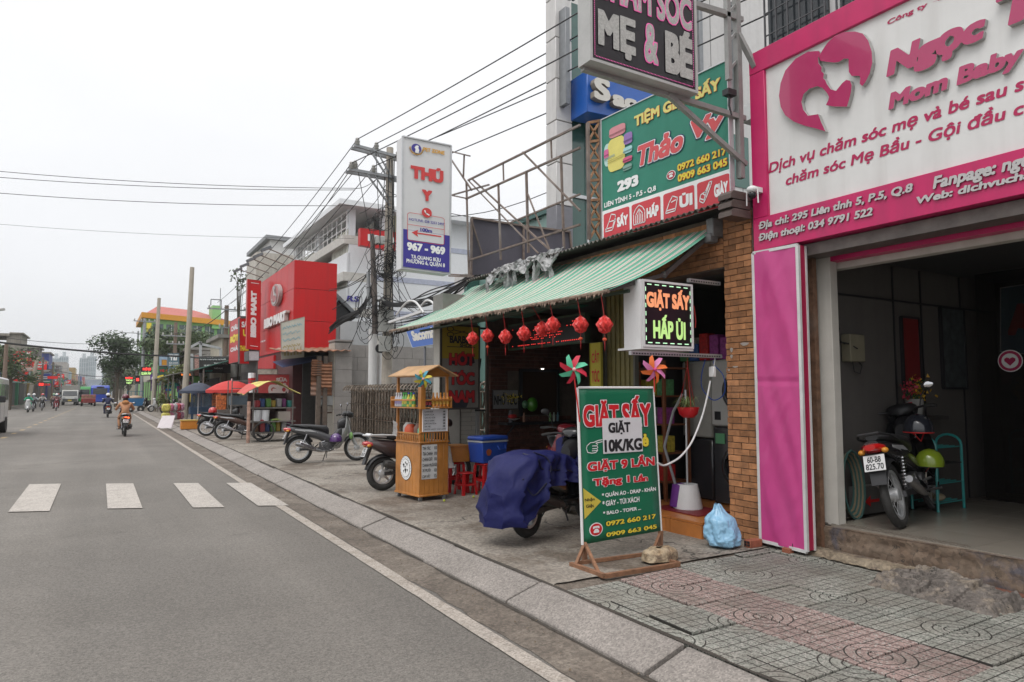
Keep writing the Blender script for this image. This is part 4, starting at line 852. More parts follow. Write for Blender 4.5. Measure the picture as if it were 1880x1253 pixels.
def pinwheel(pos,n_,cols,stick_to,label,r_=.155,ang=0):
 t=thing('pinwheel',label,'pinwheel',pos,0,'pinwheels on the pavement sign');n_=n_.normalized();u=n_.cross(Vector((0,0,1))).normalized();v=u.cross(n_)*-1
 for k in range(8):
  a=ang+k*math.pi/4;mb=MB();d=u*math.cos(a)+v*math.sin(a);e_=u*math.cos(a+.95)+v*math.sin(a+.95)
  pts=[pos+n_*.012,pos+d*r_*.55+n_*.03,pos+d*r_+n_*.004,pos+(d*.75+e_*.30)*r_*.93+n_*.0,pos+e_*r_*.45+n_*.004,pos+(d*.45+e_*.1)*r_+n_*.022]
  mb.add(pts,[(0,1,5),(1,2,5),(2,3,5),(3,4,5),(4,0,5)]);mb.build('vane',cols[k%2],t,smooth=60)
 mb=MB();mb.ball(pos+n_*.03,.018);mb.build('hub',cols[1]if len(cols)<3 else cols[2],t)
 mb=MB();mb.tube([pos,stick_to],.006,6);mb.build('stick',flat('red_stick',(.55,.02,.02)),t);return t
n_=Vector((-.35,-1,0));p1=hit(1050,679,q0[3],nb)+nb*.02;p2=hit(1198,679,q0[3],nb)+nb*.02
gfoil=flat('green_foil',(.10,.50,.30));rfoil=flat('red_foil',(.55,.02,.05));of=flat('orange_foil',(.75,.16,.03));pf=flat('pink_foil',(.62,.20,.42))
pinwheel(p1,n_,(gfoil,rfoil,flat('pink_hub',(.7,.4,.4))),hit(1062,775,q0[3],nb)+nb*.02,'red and green pinwheel on the left corner of the pavement sign',.14,.3)
pinwheel(p2,n_,(of,pf,flat('magenta_hub',(.6,.05,.2))),hit(1199,720,q0[3],nb)+nb*.02,'pink and orange pinwheel on the right corner of the pavement sign',.14,.1)
mb=MB();c=PG(1211,1030,.13);ax_=(B1-A1).normalized()
def stone(u,v):
 a=u*2*math.pi;b_=(v-.02)*math.pi/2*1.0;r_=math.cos(b_)**.5;p=ax_*(math.cos(a)*.19*r_)+Vector((0,0,1)).cross(ax_)*(math.sin(a)*.10*r_)+Vector((0,0,.11*math.sin(max(b_,0))**.7));q_=c+p
 d=mnoise.noise(q_*9)*.035+mnoise.noise(q_*25)*.012;return q_+Vector((d,d*.5,d*.6 if v>.05 else 0))+Vector((0,0,.012))
mb.grid(stone,40,16);one('rubble_stone',mb,speck('tan_stone',((.28,.20,.12),(.40,.32,.22)),12,bump=1,bscale=50,patch=(.17,.12,.08),pscale=8),'rough tan lump of stone weighing down the foot of the pavement sign','stone',smooth=80)
mb=MB();c=Vector((5.20,4.68,.13))
def bag(u,v):
 a=u*2*math.pi;prof=[(0,.10),(.05,.155),(.2,.175),(.45,.165),(.65,.135),(.8,.075),(.9,.05),(1,.03)]
 for i in range(len(prof)-1):
  if prof[i][0]<=v<=prof[i+1][0]+1e-9:f=(v-prof[i][0])/(prof[i+1][0]-prof[i][0]);r_=prof[i][1]*(1-f)+prof[i+1][1]*f;break
 fold=1+.10*math.sin(a*7+v*3)*v+.16*mnoise.noise((math.cos(a)*2,math.sin(a)*2,v*4))-.14*abs(mnoise.noise((math.cos(a)*3,math.sin(a)*3,v*3)))+.05*(1-abs(2*mnoise.noise((math.cos(a)*6,math.sin(a)*6,v*8))))
 lean=Vector((-.03*v,.045*v,0));z=.40*v+.02*mnoise.noise((a,v*5,2));return c+lean+Vector((math.cos(a)*r_*fold,math.sin(a)*r_*fold*.9,max(z,0)))
mb.grid(bag,90,60);bm=M('blue_plastic_film',(.25,.47,.66),rough=.3,nv=.12,ns=9,bump=.5,bs=22,coat=.3)
o=one('plastic_bag',mb,bm,'light blue knotted plastic bag standing against the brick pillar','bag',smooth=180)
mb=MB();mb.box((5.36,4.50,.125),(5.53,4.58,.195));hb=thing('brick','hollow red brick lying beside the blue plastic bag','brick',(5.44,4.54,.13));mb.build('body',brm,hb,bevel=.004)
mb=MB();[mb.box((5.355,4.51+k*.035,.14+j*.027),(5.359,4.535+k*.035,.16+j*.027))for k in range(2)for j in range(2)];mb.build('hole',black,hb)
mb=MB();mb.ball((5.62,4.57,.155),.045,(1.3,1,.7),8);one('stone',mb,brm,'small pale stone between the hollow brick and the pink panel','stone')
mb=MB();
for(px,py,sx_,sz_)in((1367,632,.05,.018),(1343,643,.018,.025),(1343,655,.016,.02),(1338,680,.015,.012),(1350,674,.035,.008),(1385,626,.02,.012)):
 p=PX(px,py,5.643);mb.add([p+Vector((0,sx_*math.cos(a)*(1+.3*math.sin(3*a)),sz_*math.sin(a)*(1+.2*math.cos(5*a))))for a in[i*.5236 for i in range(12)]],[tuple(range(12))])
mb.build('paint_smear',flat('smear_grey',(.38,.34,.31)),lh,smooth=0)
def box_thing(name,label,cat,a,b_,m_,group=None,bev=.01):mb=MB();mb.box(a,b_);return one(name,mb,m_,label,cat,group,bevel=bev)
wm=thing('washing_machine','black front loading washing machine under the grey dryer','washing machine',(6.7,5.6,.285));dkm=paint('black_enamel',(.03,.03,.035),.25)
mb=MB();mb.box((6.35,5.15,.29),(7.0,5.85,1.2));mb.build('body',dkm,wm,bevel=.02)
def porthole(par,c,r_,m_ring,m_glass):
 mb=MB();mb.lathe([(r_,0),(r_*1.04,-.02),(r_*.92,-.045),(r_*.78,-.04),(r_*.76,0)],c,'x',28);mb.build('door_ring',m_ring,par,smooth=60)
 mb=MB();mb.lathe([(r_*.77,-.01),(r_*.5,-.045),(0,-.055)],c,'x',24);mb.build('door_glass',m_glass,par,smooth=80)
bg_=M('porthole_glass',(.015,.015,.018),rough=.05,nv=0,bump=0)
porthole(wm,(6.35,5.47,.74),.23,M('dark_chrome',(.12,.12,.13),rough=.2,metal=.8,nv=0,bump=0),bg_)
mb=MB();mb.box((6.34,5.66,1.0),(6.352,5.80,1.12));mb.build('label',flat('green_label',(.1,.3,.15)),wm)
dr=thing('dryer','grey white tumble dryer stacked on the black washing machine','dryer',(6.7,5.6,1.2));mb=MB();mb.box((6.35,5.15,1.205),(7.0,5.87,2.0));mb.build('body',M('dryer_grey',(.42,.42,.40),rough=.4,nv=.05,bump=0),dr,bevel=.02)
porthole(dr,(6.35,5.45,1.62),.22,M('dryer_ring',(.05,.05,.055),rough=.3,nv=0,bump=0),bg_)
mb=MB();[mb.box((6.343,5.72+.012*k,1.28),(6.352,5.727+.012*k,1.28+.10))for k in range(8)];mb.build('vent',black,dr)
box_thing('fabric_cabinet','pale grey fabric covered cabinet left of the dryer','cabinet',(6.45,5.95,1.05),(6.9,6.45,2.0),M('fabric_grey',(.34,.34,.31),rough=.9,nv=.1),bev=.02)
box_thing('black_cabinet','black washing machine seen sideways below the pale cabinet','washing machine',(6.45,5.95,.29),(6.9,6.45,1.03),dkm,bev=.02)
cabc=[(.45,.02,.02),(.05,.12,.35),(.5,.4,.05),(.35,.35,.33),(.1,.3,.12),(.3,.05,.25)]
for k in range(16):
 y=5.15+(k%8)*.17;z=2.01+(k//8)*.02;c=random.choice(cabc);x=6.45+.2*(k//8);h=random.uniform(.18,.34)
 box_thing('packet','%s washing powder packet on the machines, %s from the pillar in the %s row'%(('red','blue','yellow','grey','green','purple')[cabc.index(c)],('first','second','third','fourth','fifth','sixth','seventh','eighth')[k%8],('front','back')[k//8]),'packet',(x,y,z),(x+.15,y+.14,z+h),M('packet_%d'%cabc.index(c),c,nv=.4,ns=25,bump=0),'packets stacked on the machines',.008)
shw=M('shelf_wood',(.20,.07,.03),rough=.6,nv=.2);sh=thing('shelf_unit','reddish wooden shelf unit at the left side of the laundry','shelf',(6.2,6.6,.28))
for x in(5.95,6.35):
 for y in(6.25,6.7):mb=MB();mb.bar((x,y,.285),(x,y,2.0),.035);mb.build('post',shw,sh)
for z in(.5,.85,1.2,1.55,1.9):mb=MB();mb.box((5.94,6.24,z),(6.36,6.71,z+.02));mb.build('shelf',shw,sh)
for k in range(12):
 c=random.choice(cabc);z=(.52,.87,1.22,1.57)[k//3];y=6.28+(k%3)*.15;box_thing('packet','small %s packet at the %s of the %s shelf of the wooden shelf unit'%(('red','blue','yellow','grey','green','purple')[cabc.index(c)],('near end','middle','far end')[k%3],('lowest','second','third','top')[k//3]),'packet',(5.97,y,z),(6.15,y+.12,z+.2),MATS.get('packet_%d'%cabc.index(c))or M('packet_%d'%cabc.index(c),c,nv=.4,ns=25,bump=0),'packets on the shelf unit',.006)
gs=thing('garment_steamer','white and purple garment steamer with an upright pole on the orange floor','steamer',(5.75,5.75,.287));C_=Vector((5.78,5.72,.287))
mb=MB();mb.lathe([(.16,0),(.165,.03),(.12,.25),(.115,.28),(0,.28)],C_);mb.build('base',white,gs,smooth=50);mb=MB();mb.lathe([(.125,.0),(.09,.24),(.0,.26)],C_+Vector((-.05,.06,.03)));mb.build('water_tank',flat('tank_purple',(.12,.02,.2)),gs,smooth=50)
mb=MB();mb.tube([C_+Vector((0,0,.28)),C_+Vector((0,0,1.35))],.012,8);mb.build('pole',alu,gs);mb=MB();mb.tube([C_+Vector((-.08,.08,.2)),C_+Vector((-.2,.15,.7)),C_+Vector((-.1,.1,1.1)),C_+Vector((0,.05,1.3))],.016,6);mb.build('hose',M('grey_hose',(.25,.25,.26)),gs)
pl=thing('hanging_plant','spider plant in a red hanging pot in front of the laundry machines','plant',(5.35,5.27,1.45));c=PX(1264,768,5.35)
mb=MB();mb.lathe([(0,0),(.055,.005),(.095,.04),(.112,.10),(.118,.115),(.105,.115),(.09,.09),(0,.09)],c-Vector((0,0,.0)),n=20);mb.build('pot',M('red_plastic',(.50,.012,.02),rough=.3,nv=.04,bump=0),pl,smooth=45)
lf=MB();base=c+Vector((0,0,.10))
for i in range(70):
 a=random.uniform(0,6.28);ln=random.uniform(.12,.22);rise=random.uniform(.03,.12);w_=.006;d=Vector((math.cos(a),math.sin(a),0));s_=Vector((-d.y,d.x,0))*w_;pts=[]
 for k in range(6):f=k/5;pts.append(base+d*ln*f+Vector((0,0,rise*math.sin(f*2.4)*1.3-.05*f*f)))
 for k in range(5):w0=1-k/5.2;w1=1-(k+1)/5.2;lf.add([pts[k]-s_*w0,pts[k]+s_*w0,pts[k+1]+s_*w1,pts[k+1]-s_*w1],[(0,1,2,3)])
lf.build('leaves',M('spider_leaf',(.20,.26,.09),nv=.5,ns=30,bump=0),pl,smooth=60,kind='stuff')
mb=MB();[mb.tube([c+Vector((.1*math.cos(a),.1*math.sin(a),.11)),c+Vector((0,0,.55))],.0025,4)for a in(0,2.1,4.2)];mb.tube([c+Vector((0,0,.55)),(c.x,c.y,1.97+.0)],.0025,4);mb.build('hanging_cord',flat('red_cord',(.5,.02,.02)),pl)
P_=[PX(1310,652,5.6),PX(1308,672,5.58)]
ex=thing('extension_cable','white extension cable with an inline plug sagging from the laundry to the pavement sign','cable',P_[0]);c1=PX(1308,683,5.55)
mb=MB();mb.tube([PX(1310,652,5.6),PX(1313,655,5.59),PX(1311,672,5.57)],.007,6);pts=[PX(1304,700,5.53),PX(1298,730,5.45),PX(1288,768,5.35),PX(1270,812,5.15),PX(1250,838,4.95),PX(1232,850,4.75),PX(1218,855,4.6),PX(1207,850,4.5)]
def smooth_path(pts,n=6):
 out=[];k=len(pts)
 for i in range(k-1):
  p0=pts[max(i-1,0)];p1=pts[i];p2=pts[i+1];p3=pts[min(i+2,k-1)]
  for j in range(n):t=j/n;out.append(.5*((2*p1)+(-p0+p2)*t+(2*p0-5*p1+4*p2-p3)*t*t+(-p0+3*p1-3*p2+p3)*t**3))
 out.append(pts[-1]);return out
mb.tube(smooth_path(pts),.0095,6);mb.build('cord',flat('cord_white',(.65,.65,.65)),ex);mb=MB();mb.box(c1-Vector((.02,.035,.055)),c1+Vector((.02,.035,.055)));mb.build('plug_block',white,ex,bevel=.006)
mb=MB();mb.tube(smooth_path([PX(1295,660,6.0),PX(1288,690,6.0),PX(1290,715,6.0),PX(1310,735,6.0),PX(1330,722,6.0),PX(1328,690,6.0),PX(1310,668,6.0),PX(1318,655,6.0)]),.006,5);one('blue_cable',mb,flat('cable_blue',(.03,.10,.45)),'thin blue cable looped in front of the dryer door','cable')
brickwork(lh,[(5.62,7.2,.15,2.85)],10.2,mat=brickd,facing='y',joined=False,d=.06)if False else brickwork(lh,[(5.7,7.4,1.98,2.6),(5.7,6.05,1.2,1.98),(5.7,7.4,.2,1.16)],10.19,L_=.2,H_=.066,mat=brickd,facing='y',joined=False,d=.05)
mb=MB();mb.box((5.66,10.24,.12),(8.5,10.29,3.0));mb.build('mortar_wall',mortar,lh,smooth=0)
Yw=10.18;mi=thing('wall_mirror','tall black framed mirror on the dark brick wall of the barber shop','mirror',(6.6,Yw,1.2));a,b_=PY(957,760,Yw),PY(1020,684,Yw)
mb=MB();mb.box((a.x,Yw-.03,1.22),(b_.x,Yw-.02,b_.z));mb.build('glass',M('mirror_glass',(.06,.035,.025),rough=.06,nv=0,bump=0,metal=.3),mi)
mb=MB();w_=.05;mb.box((a.x-w_,Yw-.05,1.2),(a.x,Yw,b_.z+w_));mb.box((b_.x,Yw-.05,1.2),(b_.x+w_,Yw,b_.z+w_));mb.box((a.x,Yw-.05,b_.z),(b_.x,Yw,b_.z+w_));mb.build('frame',black,mi)
ct=thing('barber_counter','narrow black counter shelf on the brick wall below the mirror','counter',(6.4,Yw-.2,1.1));mb=MB();z_=PY(980,775,Yw-.2).z;mb.box((5.85,Yw-.32,z_-.04),(7.3,Yw,z_));mb.build('top',black,ct,bevel=.005);mb=MB();[mb.bar((x,Yw-.3,z_-.04),(x,Yw-.02,z_-.25),.02)for x in(6.0,7.1)];mb.build('bracket',black,ct)
wl=PY(996,677,Yw-.05);lp=thing('wall_lamp','small lit picture lamp above the barber mirror','lamp',wl);mb=MB();mb.lathe([(.035,.03),(.05,0),(0,0)],wl,n=12);mb.build('shade',black,lp);mb=MB();mb.ball(wl-Vector((0,0,.005)),.028,(1,1,.5));mb.build('bulb',lit('bulb_white',(1,.92,.8),3.0),lp)
a,b_=PY(904,751,Yw),PY(950,717,Yw);tq_=quadY(Yw-.02,a.x,b_.x,a.z,b_.z)
ns_=signbox('tooth_sign','white sign board NHỔ TÓC on the dark brick wall behind the yellow flowers','sign',tq_,.01,flat('board_grey',(.24,.24,.24)),black,.004);text(ns_,'NHỔ TÓC',tq_,(.05,.2,.95,.9),black,.003,.03)
fv=thing('yellow_flowers','bunch of yellow flowers on the barber counter','flowers',PY(938,740,10.0));c=PY(938,730,10.0);mb=MB()
for i in range(90):
 p=c+Vector((random.gauss(0,.09),random.gauss(0,.05),random.gauss(0,.045)));d=[Vector((random.uniform(-1,1),random.uniform(-1,1),random.uniform(-1,1))).normalized()*.022 for _ in range(3)];mb.add([p+q_ for q_ in d],[(0,1,2)])
mb.build('blooms',flat('yellow_bloom2',(.55,.42,.03)),fv,smooth=0,kind='stuff');mb=MB();mb.lathe([(.04,0),(.05,.12),(.03,.2),(0,.2)],(c.x,10.0,z_));mb.build('vase',flat('dark_vase',(.05,.05,.06)),fv)
for(px,py,r_,cl,lb)in((964,743,.055,(.05,.16,.07),'smaller dark green balloon by the barber mirror'),(977,743,.10,(.06,.22,.02),'larger bright green balloon by the barber mirror')):mb=MB();mb.ball(PY(px,py,9.95),r_,(1,1,1.25));one('balloon',mb,paint('balloon_%d'%py+str(px),cl),lb,'balloon','balloons')
mb=MB();mb.lathe([(.03,0),(.11,.03),(.1,.03),(.0,.015)],PY(943,772,9.98));one('plate',mb,white,'white plate holding the red bowl on the barber counter','plate',smooth=60);mb=MB();mb.ball(PY(941,765,9.98),.07,(1.2,1,.6));one('red_bowl',mb,flat('bowl_red',(.35,.02,.02)),'small red bowl on the white plate at the counter','bowl')
for k,(px,cl)in enumerate(((1010,(.15,.3,.1)),(1017,(.3,.35,.3)),(1024,(.1,.2,.25)),(962,(.3,.15,.1)))):
 mb=MB();c=PY(px,772,10.0);mb.lathe([(.022,0),(.024,.1),(.012,.13),(.01,.16),(0,.16)],(c.x,10.0,z_));one('bottle',mb,flat('bottle_%d'%k,cl),('green','pale','dark blue','brown')[k]+' bottle standing on the barber counter','bottle','bottles on the barber counter',smooth=50)
a=PX(935,641,5.6);b_=PX(1072,572,5.6);dq=quadX(5.6,b_.y,a.y,a.z,PX(935,600,5.6).z);db=signbox('led_board','dark green edged LED board with faint red dots above the barber entrance','sign',dq,.08,M('led_board_black',(.01,.01,.012),rough=.35,nv=0,bump=0),M('board_frame_green',(.05,.08,.05)),.025)
mb=MB();lr=lit('led_red',(1,.05,.04),.9);random.seed(3)
for row,dens in((.80,.25),(.66,.25),(.46,.55),(.36,.5),(.28,.5),(.07,.8)):
 u=.05
 while u<.95:
  if random.random()<dens and not(.25<row<.5 and not .3<u<.75):mb.add([bil(dq,u+a_,row+b__)+Vector((-.004,0,0))for a_,b__ in((0,0),(.012,0),(.012,.03),(0,.03))],[(0,1,2,3)])
  u+=.022
mb.build('led_dots',lr,db,smooth=0,kind='stuff')
a=PX(1084,712,5.5);b_=PX(1103,630,5.5);vq=quadX(5.5,b_.y,a.y,a.z,PX(1084,631,5.5).z+.0);cy=signbox('haircut_strip_sign','narrow yellow hanging strip with red letters at the barber door','sign',vq,.02,flat('strip_yellow',(.50,.42,.03)),flat('strip_edge',(.4,.35,.05)),.003)
text(cy,'CẮT',vq,(.15,.55,.85,.85),red,.003,.02);text(cy,'TÓC',vq,(.15,.12,.85,.42),red,.003,.02)
y_=9.8;bq=quadY(y_,PY(811,700,y_).x,PY(878,700,y_).x,PY(830,749,y_).z,PY(828,599,y_).z)
bbm=M('faded_sign_face',(.20,.19,.17),rough=.45,nv=.2,ns=3,bump=0);bs_=signbox('barber_lightbox','grimy yellow and grey barber shop light box with red letters beside the drinks cart','sign',bq,.22,bbm,M('box_dark_edge',(.05,.045,.04)),.03)
mb=MB();mb.box((bq[0].x-.04,y_+.005,bq[0].z-.03),(bq[0].x-.034,y_+.22,bq[3].z+.03));mb.build('side_panel',creamw,bs_)
decal(bs_,bq,(0,.60,1,1),flat('dull_yellow',(.30,.22,.02)),.003,'yellow_top');decal(bs_,bq,(.2,.52,.9,.66),M('smoke_stain',(.02,.02,.03),nv=.6,bump=0),.004,'burn_stain',[(0,.3),(.15,.05),(.4,.2),(.7,0),(1,.25),(.95,.8),(.7,1),(.3,.9)])
decal(bs_,bq,(.22,.0,.72,.16),M('smoke_stain',(.02,.02,.03)),.004,'burn_stain',[(0,.0),(.9,0),(1,.4),(.7,.9),(.4,.6),(.2,.9)])
for s,v0,v1 in(('HÓT',.51,.70),('TÓC',.27,.47),('NAM',.055,.22)):
 text(bs_,s,bq,(.18,v0,.90,v1),black,.005,.085);text(bs_,s,bq,(.18,v0,.90,v1),flat('deep_red',(.42,.015,.02)),.008,.05,ref=.085)
text(bs_,'BARBER',bq,(.20,.79,.85,.885),black,.005,.045);text(bs_,'SHOP',bq,(.48,.745,.82,.79),black,.005,.04)
strokes(bs_,bq,[[(.14,.745),(.9,.745)],[(.3,.90),(.62,.945)],[(.3,.955),(.9,.90)],[(.9,.90),(.93,.95)]],.012,black,.006,'scissors_drawing')
for cx_,cy_ in((.22,.965),(.22,.895)):strokes(bs_,bq,[[(cx_+.09*math.cos(a),cy_+.028*math.sin(a))for a in[i*.5236 for i in range(13)]]],.012,black,.006,'scissors_drawing')
mb=MB();mb.bar((bq[1].x,y_+.1,bq[0].z-.05),(5.45,y_+.1,bq[0].z-.05),.03);mb.bar((bq[1].x,y_+.1,bq[3].z),(5.5,y_+.1,bq[3].z),.03);mb.bar((bq[1].x,y_+.1,bq[0].z+.1),(bq[1].x+.1,y_+.1,bq[0].z+.8),.02);mb.build('bracket',black,bs_)
ew=thing('end_wall','narrow end wall with white brick tiles and a cream panel left of the barber shop','wall',(5.3,10.5,.13))
mb=MB();mb.box((4.95,10.5,.1),(5.62,10.9,3.3));mb.build('core',M('grout_grey',(.25,.24,.22)),ew,smooth=0)
wtm=M('white_wall_tile',(.52,.50,.45),rough=.35,nv=.05,bump=0,rand=.06)
brickwork(ew,[(5.30,5.58,.14,2.2)],10.5,L_=.4,H_=.075,mat=wtm,facing='y',d=.02,jt=.006,name='tile',proud=.01)
mb=MB();mb.box((4.95,10.47,.14),(5.27,10.5,2.2));mb.build('cream_panel',creamw,ew);mb=MB();mb.box((5.585,10.44,.13),(5.64,10.5,2.6));mb.build('corner_trim',alu,ew)
lant=paint('lantern_paper',(.62,.035,.03),.45,coat=.1);tas=flat('tassel_red',(.5,.02,.02));gold=flat('gold_print',(.6,.35,.05))
lay=[(868,622,4.15,'hanging furthest left in front of the barber light box'),(895,617,4.15,'second from the left with a small charm below'),(928,619,4.15,'third from the left with a long thin tassel'),(962,613,4.15,'fourth from the left, plain and round'),(995,605,4.25,'squeezed behind its neighbour in the middle of the row'),(1015,597,4.15,'the larger one overlapping its left neighbour'),(1066,597,4.15,'second from the right with a gold charm'),(1110,597,4.15,'hanging furthest right near the awning corner')]
def make_lantern(pos,label,charm):
 t=thing('paper_lantern','red folded paper lantern '+label,'lantern',pos,0,'red lanterns under the awning');mb=MB();r0=.078
 rings=[(-.075,.25),(-.055,.62),(-.02,.96),(.015,.98),(.05,.62),(.07,.3),(.085,.16)];n=16;vs=[]
 for k,(z,f)in enumerate(rings):
  for j in range(n):a=2*math.pi*(j+.5*(k%2))/n;rr=r0*f*(1.12 if(j+k)%2 else .84);vs.append(pos+Vector((rr*math.cos(a),rr*math.sin(a),z+(.012 if j%2 else-.008))))
 fs_=[]
 for k in range(len(rings)-1):
  for j in range(n):j2=(j+1)%n;fs_+=[(k*n+j,k*n+j2,(k+1)*n+j),(k*n+j2,(k+1)*n+j2,(k+1)*n+j)]
 mb.add(vs,fs_+[tuple(range(n))[::-1],tuple((len(rings)-1)*n+j for j in range(n))]);mb.build('paper_body',lant,t,smooth=0)
 zt_=2.57+.06*(pos.y-5)/5.7;mb=MB();mb.tube([pos+Vector((0,0,.08)),Vector((4.13,pos.y+.03,zt_))],.0025,4);mb.tube([pos-Vector((0,0,.07)),pos-Vector((0,0,.13+.05*charm))],.002,4);mb.build('cord',tas,t)
 if charm:mb=MB();mb.ball(pos-Vector((0,0,.14)),.022,(1,1,.85),8);mb.build('charm',M('charm_orange',(.6,.08,.03)),t);mb=MB();mb.tube([pos-Vector((0,0,.15)),pos-Vector((0,0,.25))],[.005,.001],5);mb.build('tassel',tas,t)
 else:mb=MB();mb.tube([pos-Vector((0,0,.13)),pos-Vector((0,0,.22))],[.006,.002],5);mb.build('tassel',tas,t)
for k,(px,py,x,lb)in enumerate(lay):make_lantern(PX(px,py,x),lb,k in(1,6,7))
#steel frame, projecting vet sign, bank, villa, gate, pole
frm=M('weathered_tube',(.17,.13,.11),rough=.7,nv=.4,ns=6,bump=.1,dirt=.5,dcol=(.26,.25,.24))
def s6(x,y):return(620+x*.26331,230+y*.26331)
tr=thing('steel_frame','bare rusty steel billboard frame standing on the corrugated roof','frame',(5.45,9,3.5))
xf=lambda p:PX(*s6(*p),5.42)
for a,b,w_,nm in(((910,385),(1690,0),.035,'rail'),((895,515),(1690,158),.035,'rail'),((918,942),(1690,694),.035,'rail'),((897,395),(915,1045),.035,'upright'),((1120,410),(1138,942),.035,'upright'),((1315,322),(1330,890),.04,'upright'),((1557,215),(1578,860),.035,'upright'),((1153,258),(1157,385),.025,'short_post'),((1487,95),(1492,232),.025,'short_post'),((940,378),(1290,700),.03,'brace'),((1290,700),(1482,872),.03,'brace'),((915,390),(1400,895),.022,'brace'),((1290,188),(1690,598),.03,'brace'),((1325,480),(1482,880),.025,'brace'),((1200,682),(1690,482),.028,'brace'),((790,238),(935,455),.03,'brace'),((795,185),(922,216),.03,'bracket_bar'),((882,205),(876,372),.03,'bracket_bar'),((790,490),(1055,416),.03,'bracket_bar'),((785,488),(900,512),.03,'bracket_bar'),((775,1040),(945,1050),.03,'bracket_bar'),((775,1052),(945,1058),.03,'bracket_bar')):
 mb=MB();mb.bar(xf(a),xf(b),w_*.8);mb.build(nm,frm,tr)
y_=10.3;pq=[PY(738,493,y_),PY(825.5,504,y_),PY(828,268,y_),PY(739,250.5,y_)]
pz_=thing('vet_sign','tall white and blue projecting light box sign with red letters THÚ Y','sign',pq[0]);n=qn(pq)
pw=M('lightbox_white',(.62,.62,.63),rough=.4,nv=.02,bump=0,streak=.1,dcol=(.5,.48,.45))
mb=MB();mb.slab(pq,n,.26);mb.build('box',pw,pz_,bevel=.006)
mb=MB()
for a,b in((0,1),(1,2),(2,3),(3,0)):mb.bar(pq[a]+n*.004,pq[b]+n*.004,.03,.02)
mb.build('frame',alu,pz_)
def sp(x,y):return s6(x,y)
def pbx(bl,tr_):a=uvp(pq,*sp(*bl));b=uvp(pq,*sp(*tr_));return(a[0],a[1],b[0],b[1])
blu=flat('indigo_print',(.045,.035,.27));rdv=flat('vet_red',(.58,.05,.05))
decal(pz_,pq,(.015,.012,.985,.295),blu,.016,'blue_field')
for s,bl,tr_,m_,bo in(('THÚ',(505,372),(735,285),rdv,.07),('Y',(585,527),(655,440),rdv,.07),('967 - 969',(480,872),(746,850),wht,.055),('TẠ QUANG BỬU',(508,935),(714,922),wht,.03),('PHƯỜNG 6, QUẬN 8',(476,965),(744,968),wht,.03),('HOTLINE: 028 2253 2497',(495,665),(740,688),blu,.02),('100m',(573,742),(655,720),blu,.04),('PET ZONE',(592,182),(742,190),flat('gold_letters',(.60,.30,.03)),.045)):
 bb_=list(pbx(bl,tr_));hh={'THÚ':.118,'Y':.088,'967 - 969':.062,'TẠ QUANG BỬU':.04,'PHƯỜNG 6, QUẬN 8':.042,'HOTLINE: 028 2253 2497':.019,'100m':.028,'PET ZONE':.03}[s];bb_[3]=bb_[1]+hh
 text(pz_,s,pq,tuple(bb_),m_,.019,bo)
u0,v0,u1,v1=.10,.215,.865,.425;rr=rrect(.1,.75,5);strokes(pz_,pq,[[(u0+(u1-u0)*a,v0+(v1-v0)*b)for a,b in rr+rr[:1]],[(u0,.335),(u1,.335)]],.008,rdv,.018,'frame_line')
decal(pz_,pq,(u0+.01,v0+.006,u1-.01,.293),pw,.0168,'white_field')
decal(pz_,pq,(.18,.25,.80,.305),rdv,.02,'arrow',[(0,.5),(.22,1),(.19,.6),(1,.6),(1,.42),(.19,.42),(.22,0)])
c_=uvp(pq,*sp(618,613));decal(pz_,pq,(c_[0]-.105,c_[1]-.037,c_[0]+.105,c_[1]+.037),rdv,.02,'phone_emblem',circ(24));strokes(pz_,pq,[[(c_[0]-.045,c_[1]+.014),(c_[0]-.02,c_[1]-.005),(c_[0]+.045,c_[1]-.016)]],.022,wht,.022,'phone_emblem')
c_=uvp(pq,*sp(546,165));decal(pz_,pq,(c_[0]-.10,c_[1]-.035,c_[0]+.10,c_[1]+.035),blu,.019,'pet_emblem',circ(24));decal(pz_,pq,(c_[0]-.04,c_[1]-.034,c_[0]+.055,c_[1]+.024),wht,.021,'pet_emblem',[(.1,0),(.9,0),(1,.4),(.8,.7),(.95,.9),(.7,1),(.3,.95),(.0,.65),(.25,.45)])
strokes(pz_,pq,[[(c_[0]+.13*math.cos(R(a)),c_[1]-.004+.042*math.sin(R(a)))for a in range(170,380,15)]],.018,MATS['gold_letters'],.0195,'pet_emblem')
gc=thing('canvas_panel','dark grey canvas panel stretched on a frame behind the rusty steel frame','panel',PY(865,505,11));P_=[PY(*s6(*p),11.)for p in((925,1045),(1640,1010),(1612,745),(1290,705),(930,648))]
mb=MB();mb.prism([(p.x,p.z)for p in P_],(0,11.04,0),(1,0,0),(0,0,1),.04);mb.build('canvas',M('grey_canvas',(.085,.08,.10),rough=.8,nv=.15,ns=2,bump=.2,bs=4),gc,smooth=0)
mb=MB()
for a,b in((P_[4],P_[3]),(P_[3],P_[2]),(P_[4],P_[0]),(P_[2],P_[1]),(P_[3],Vector((P_[3].x,11,P_[0].z)))):mb.bar(a-Vector((0,.03,0)),b-Vector((0,.03,0)),.035)
mb.bar(PY(*s6(935,670),10.95),PY(*s6(1012,918),10.95),.025);mb.build('frame',frm,gc)
panw=M('panel_white',(.58,.57,.56),rough=.5,nv=.05,bump=.02,streak=.35,dcol=(.40,.39,.38));tealg=M('teal_glass',(.045,.12,.10),rough=.12,nv=.1,ns=.6,bump=0,spec=.8)
bk=thing('bank_building','tall white panelled bank building with green glass behind the laundry sign','building',(9,13,0))
mb=MB();mb.box((9.95,12,0),(20,13.6,13.5));mb.build('wall',panw,bk,smooth=0)
mb=MB();mb.box((8.8,12.25,0),(9.95,12.45,10.6));mb.build('glass_front',tealg,bk,smooth=0)
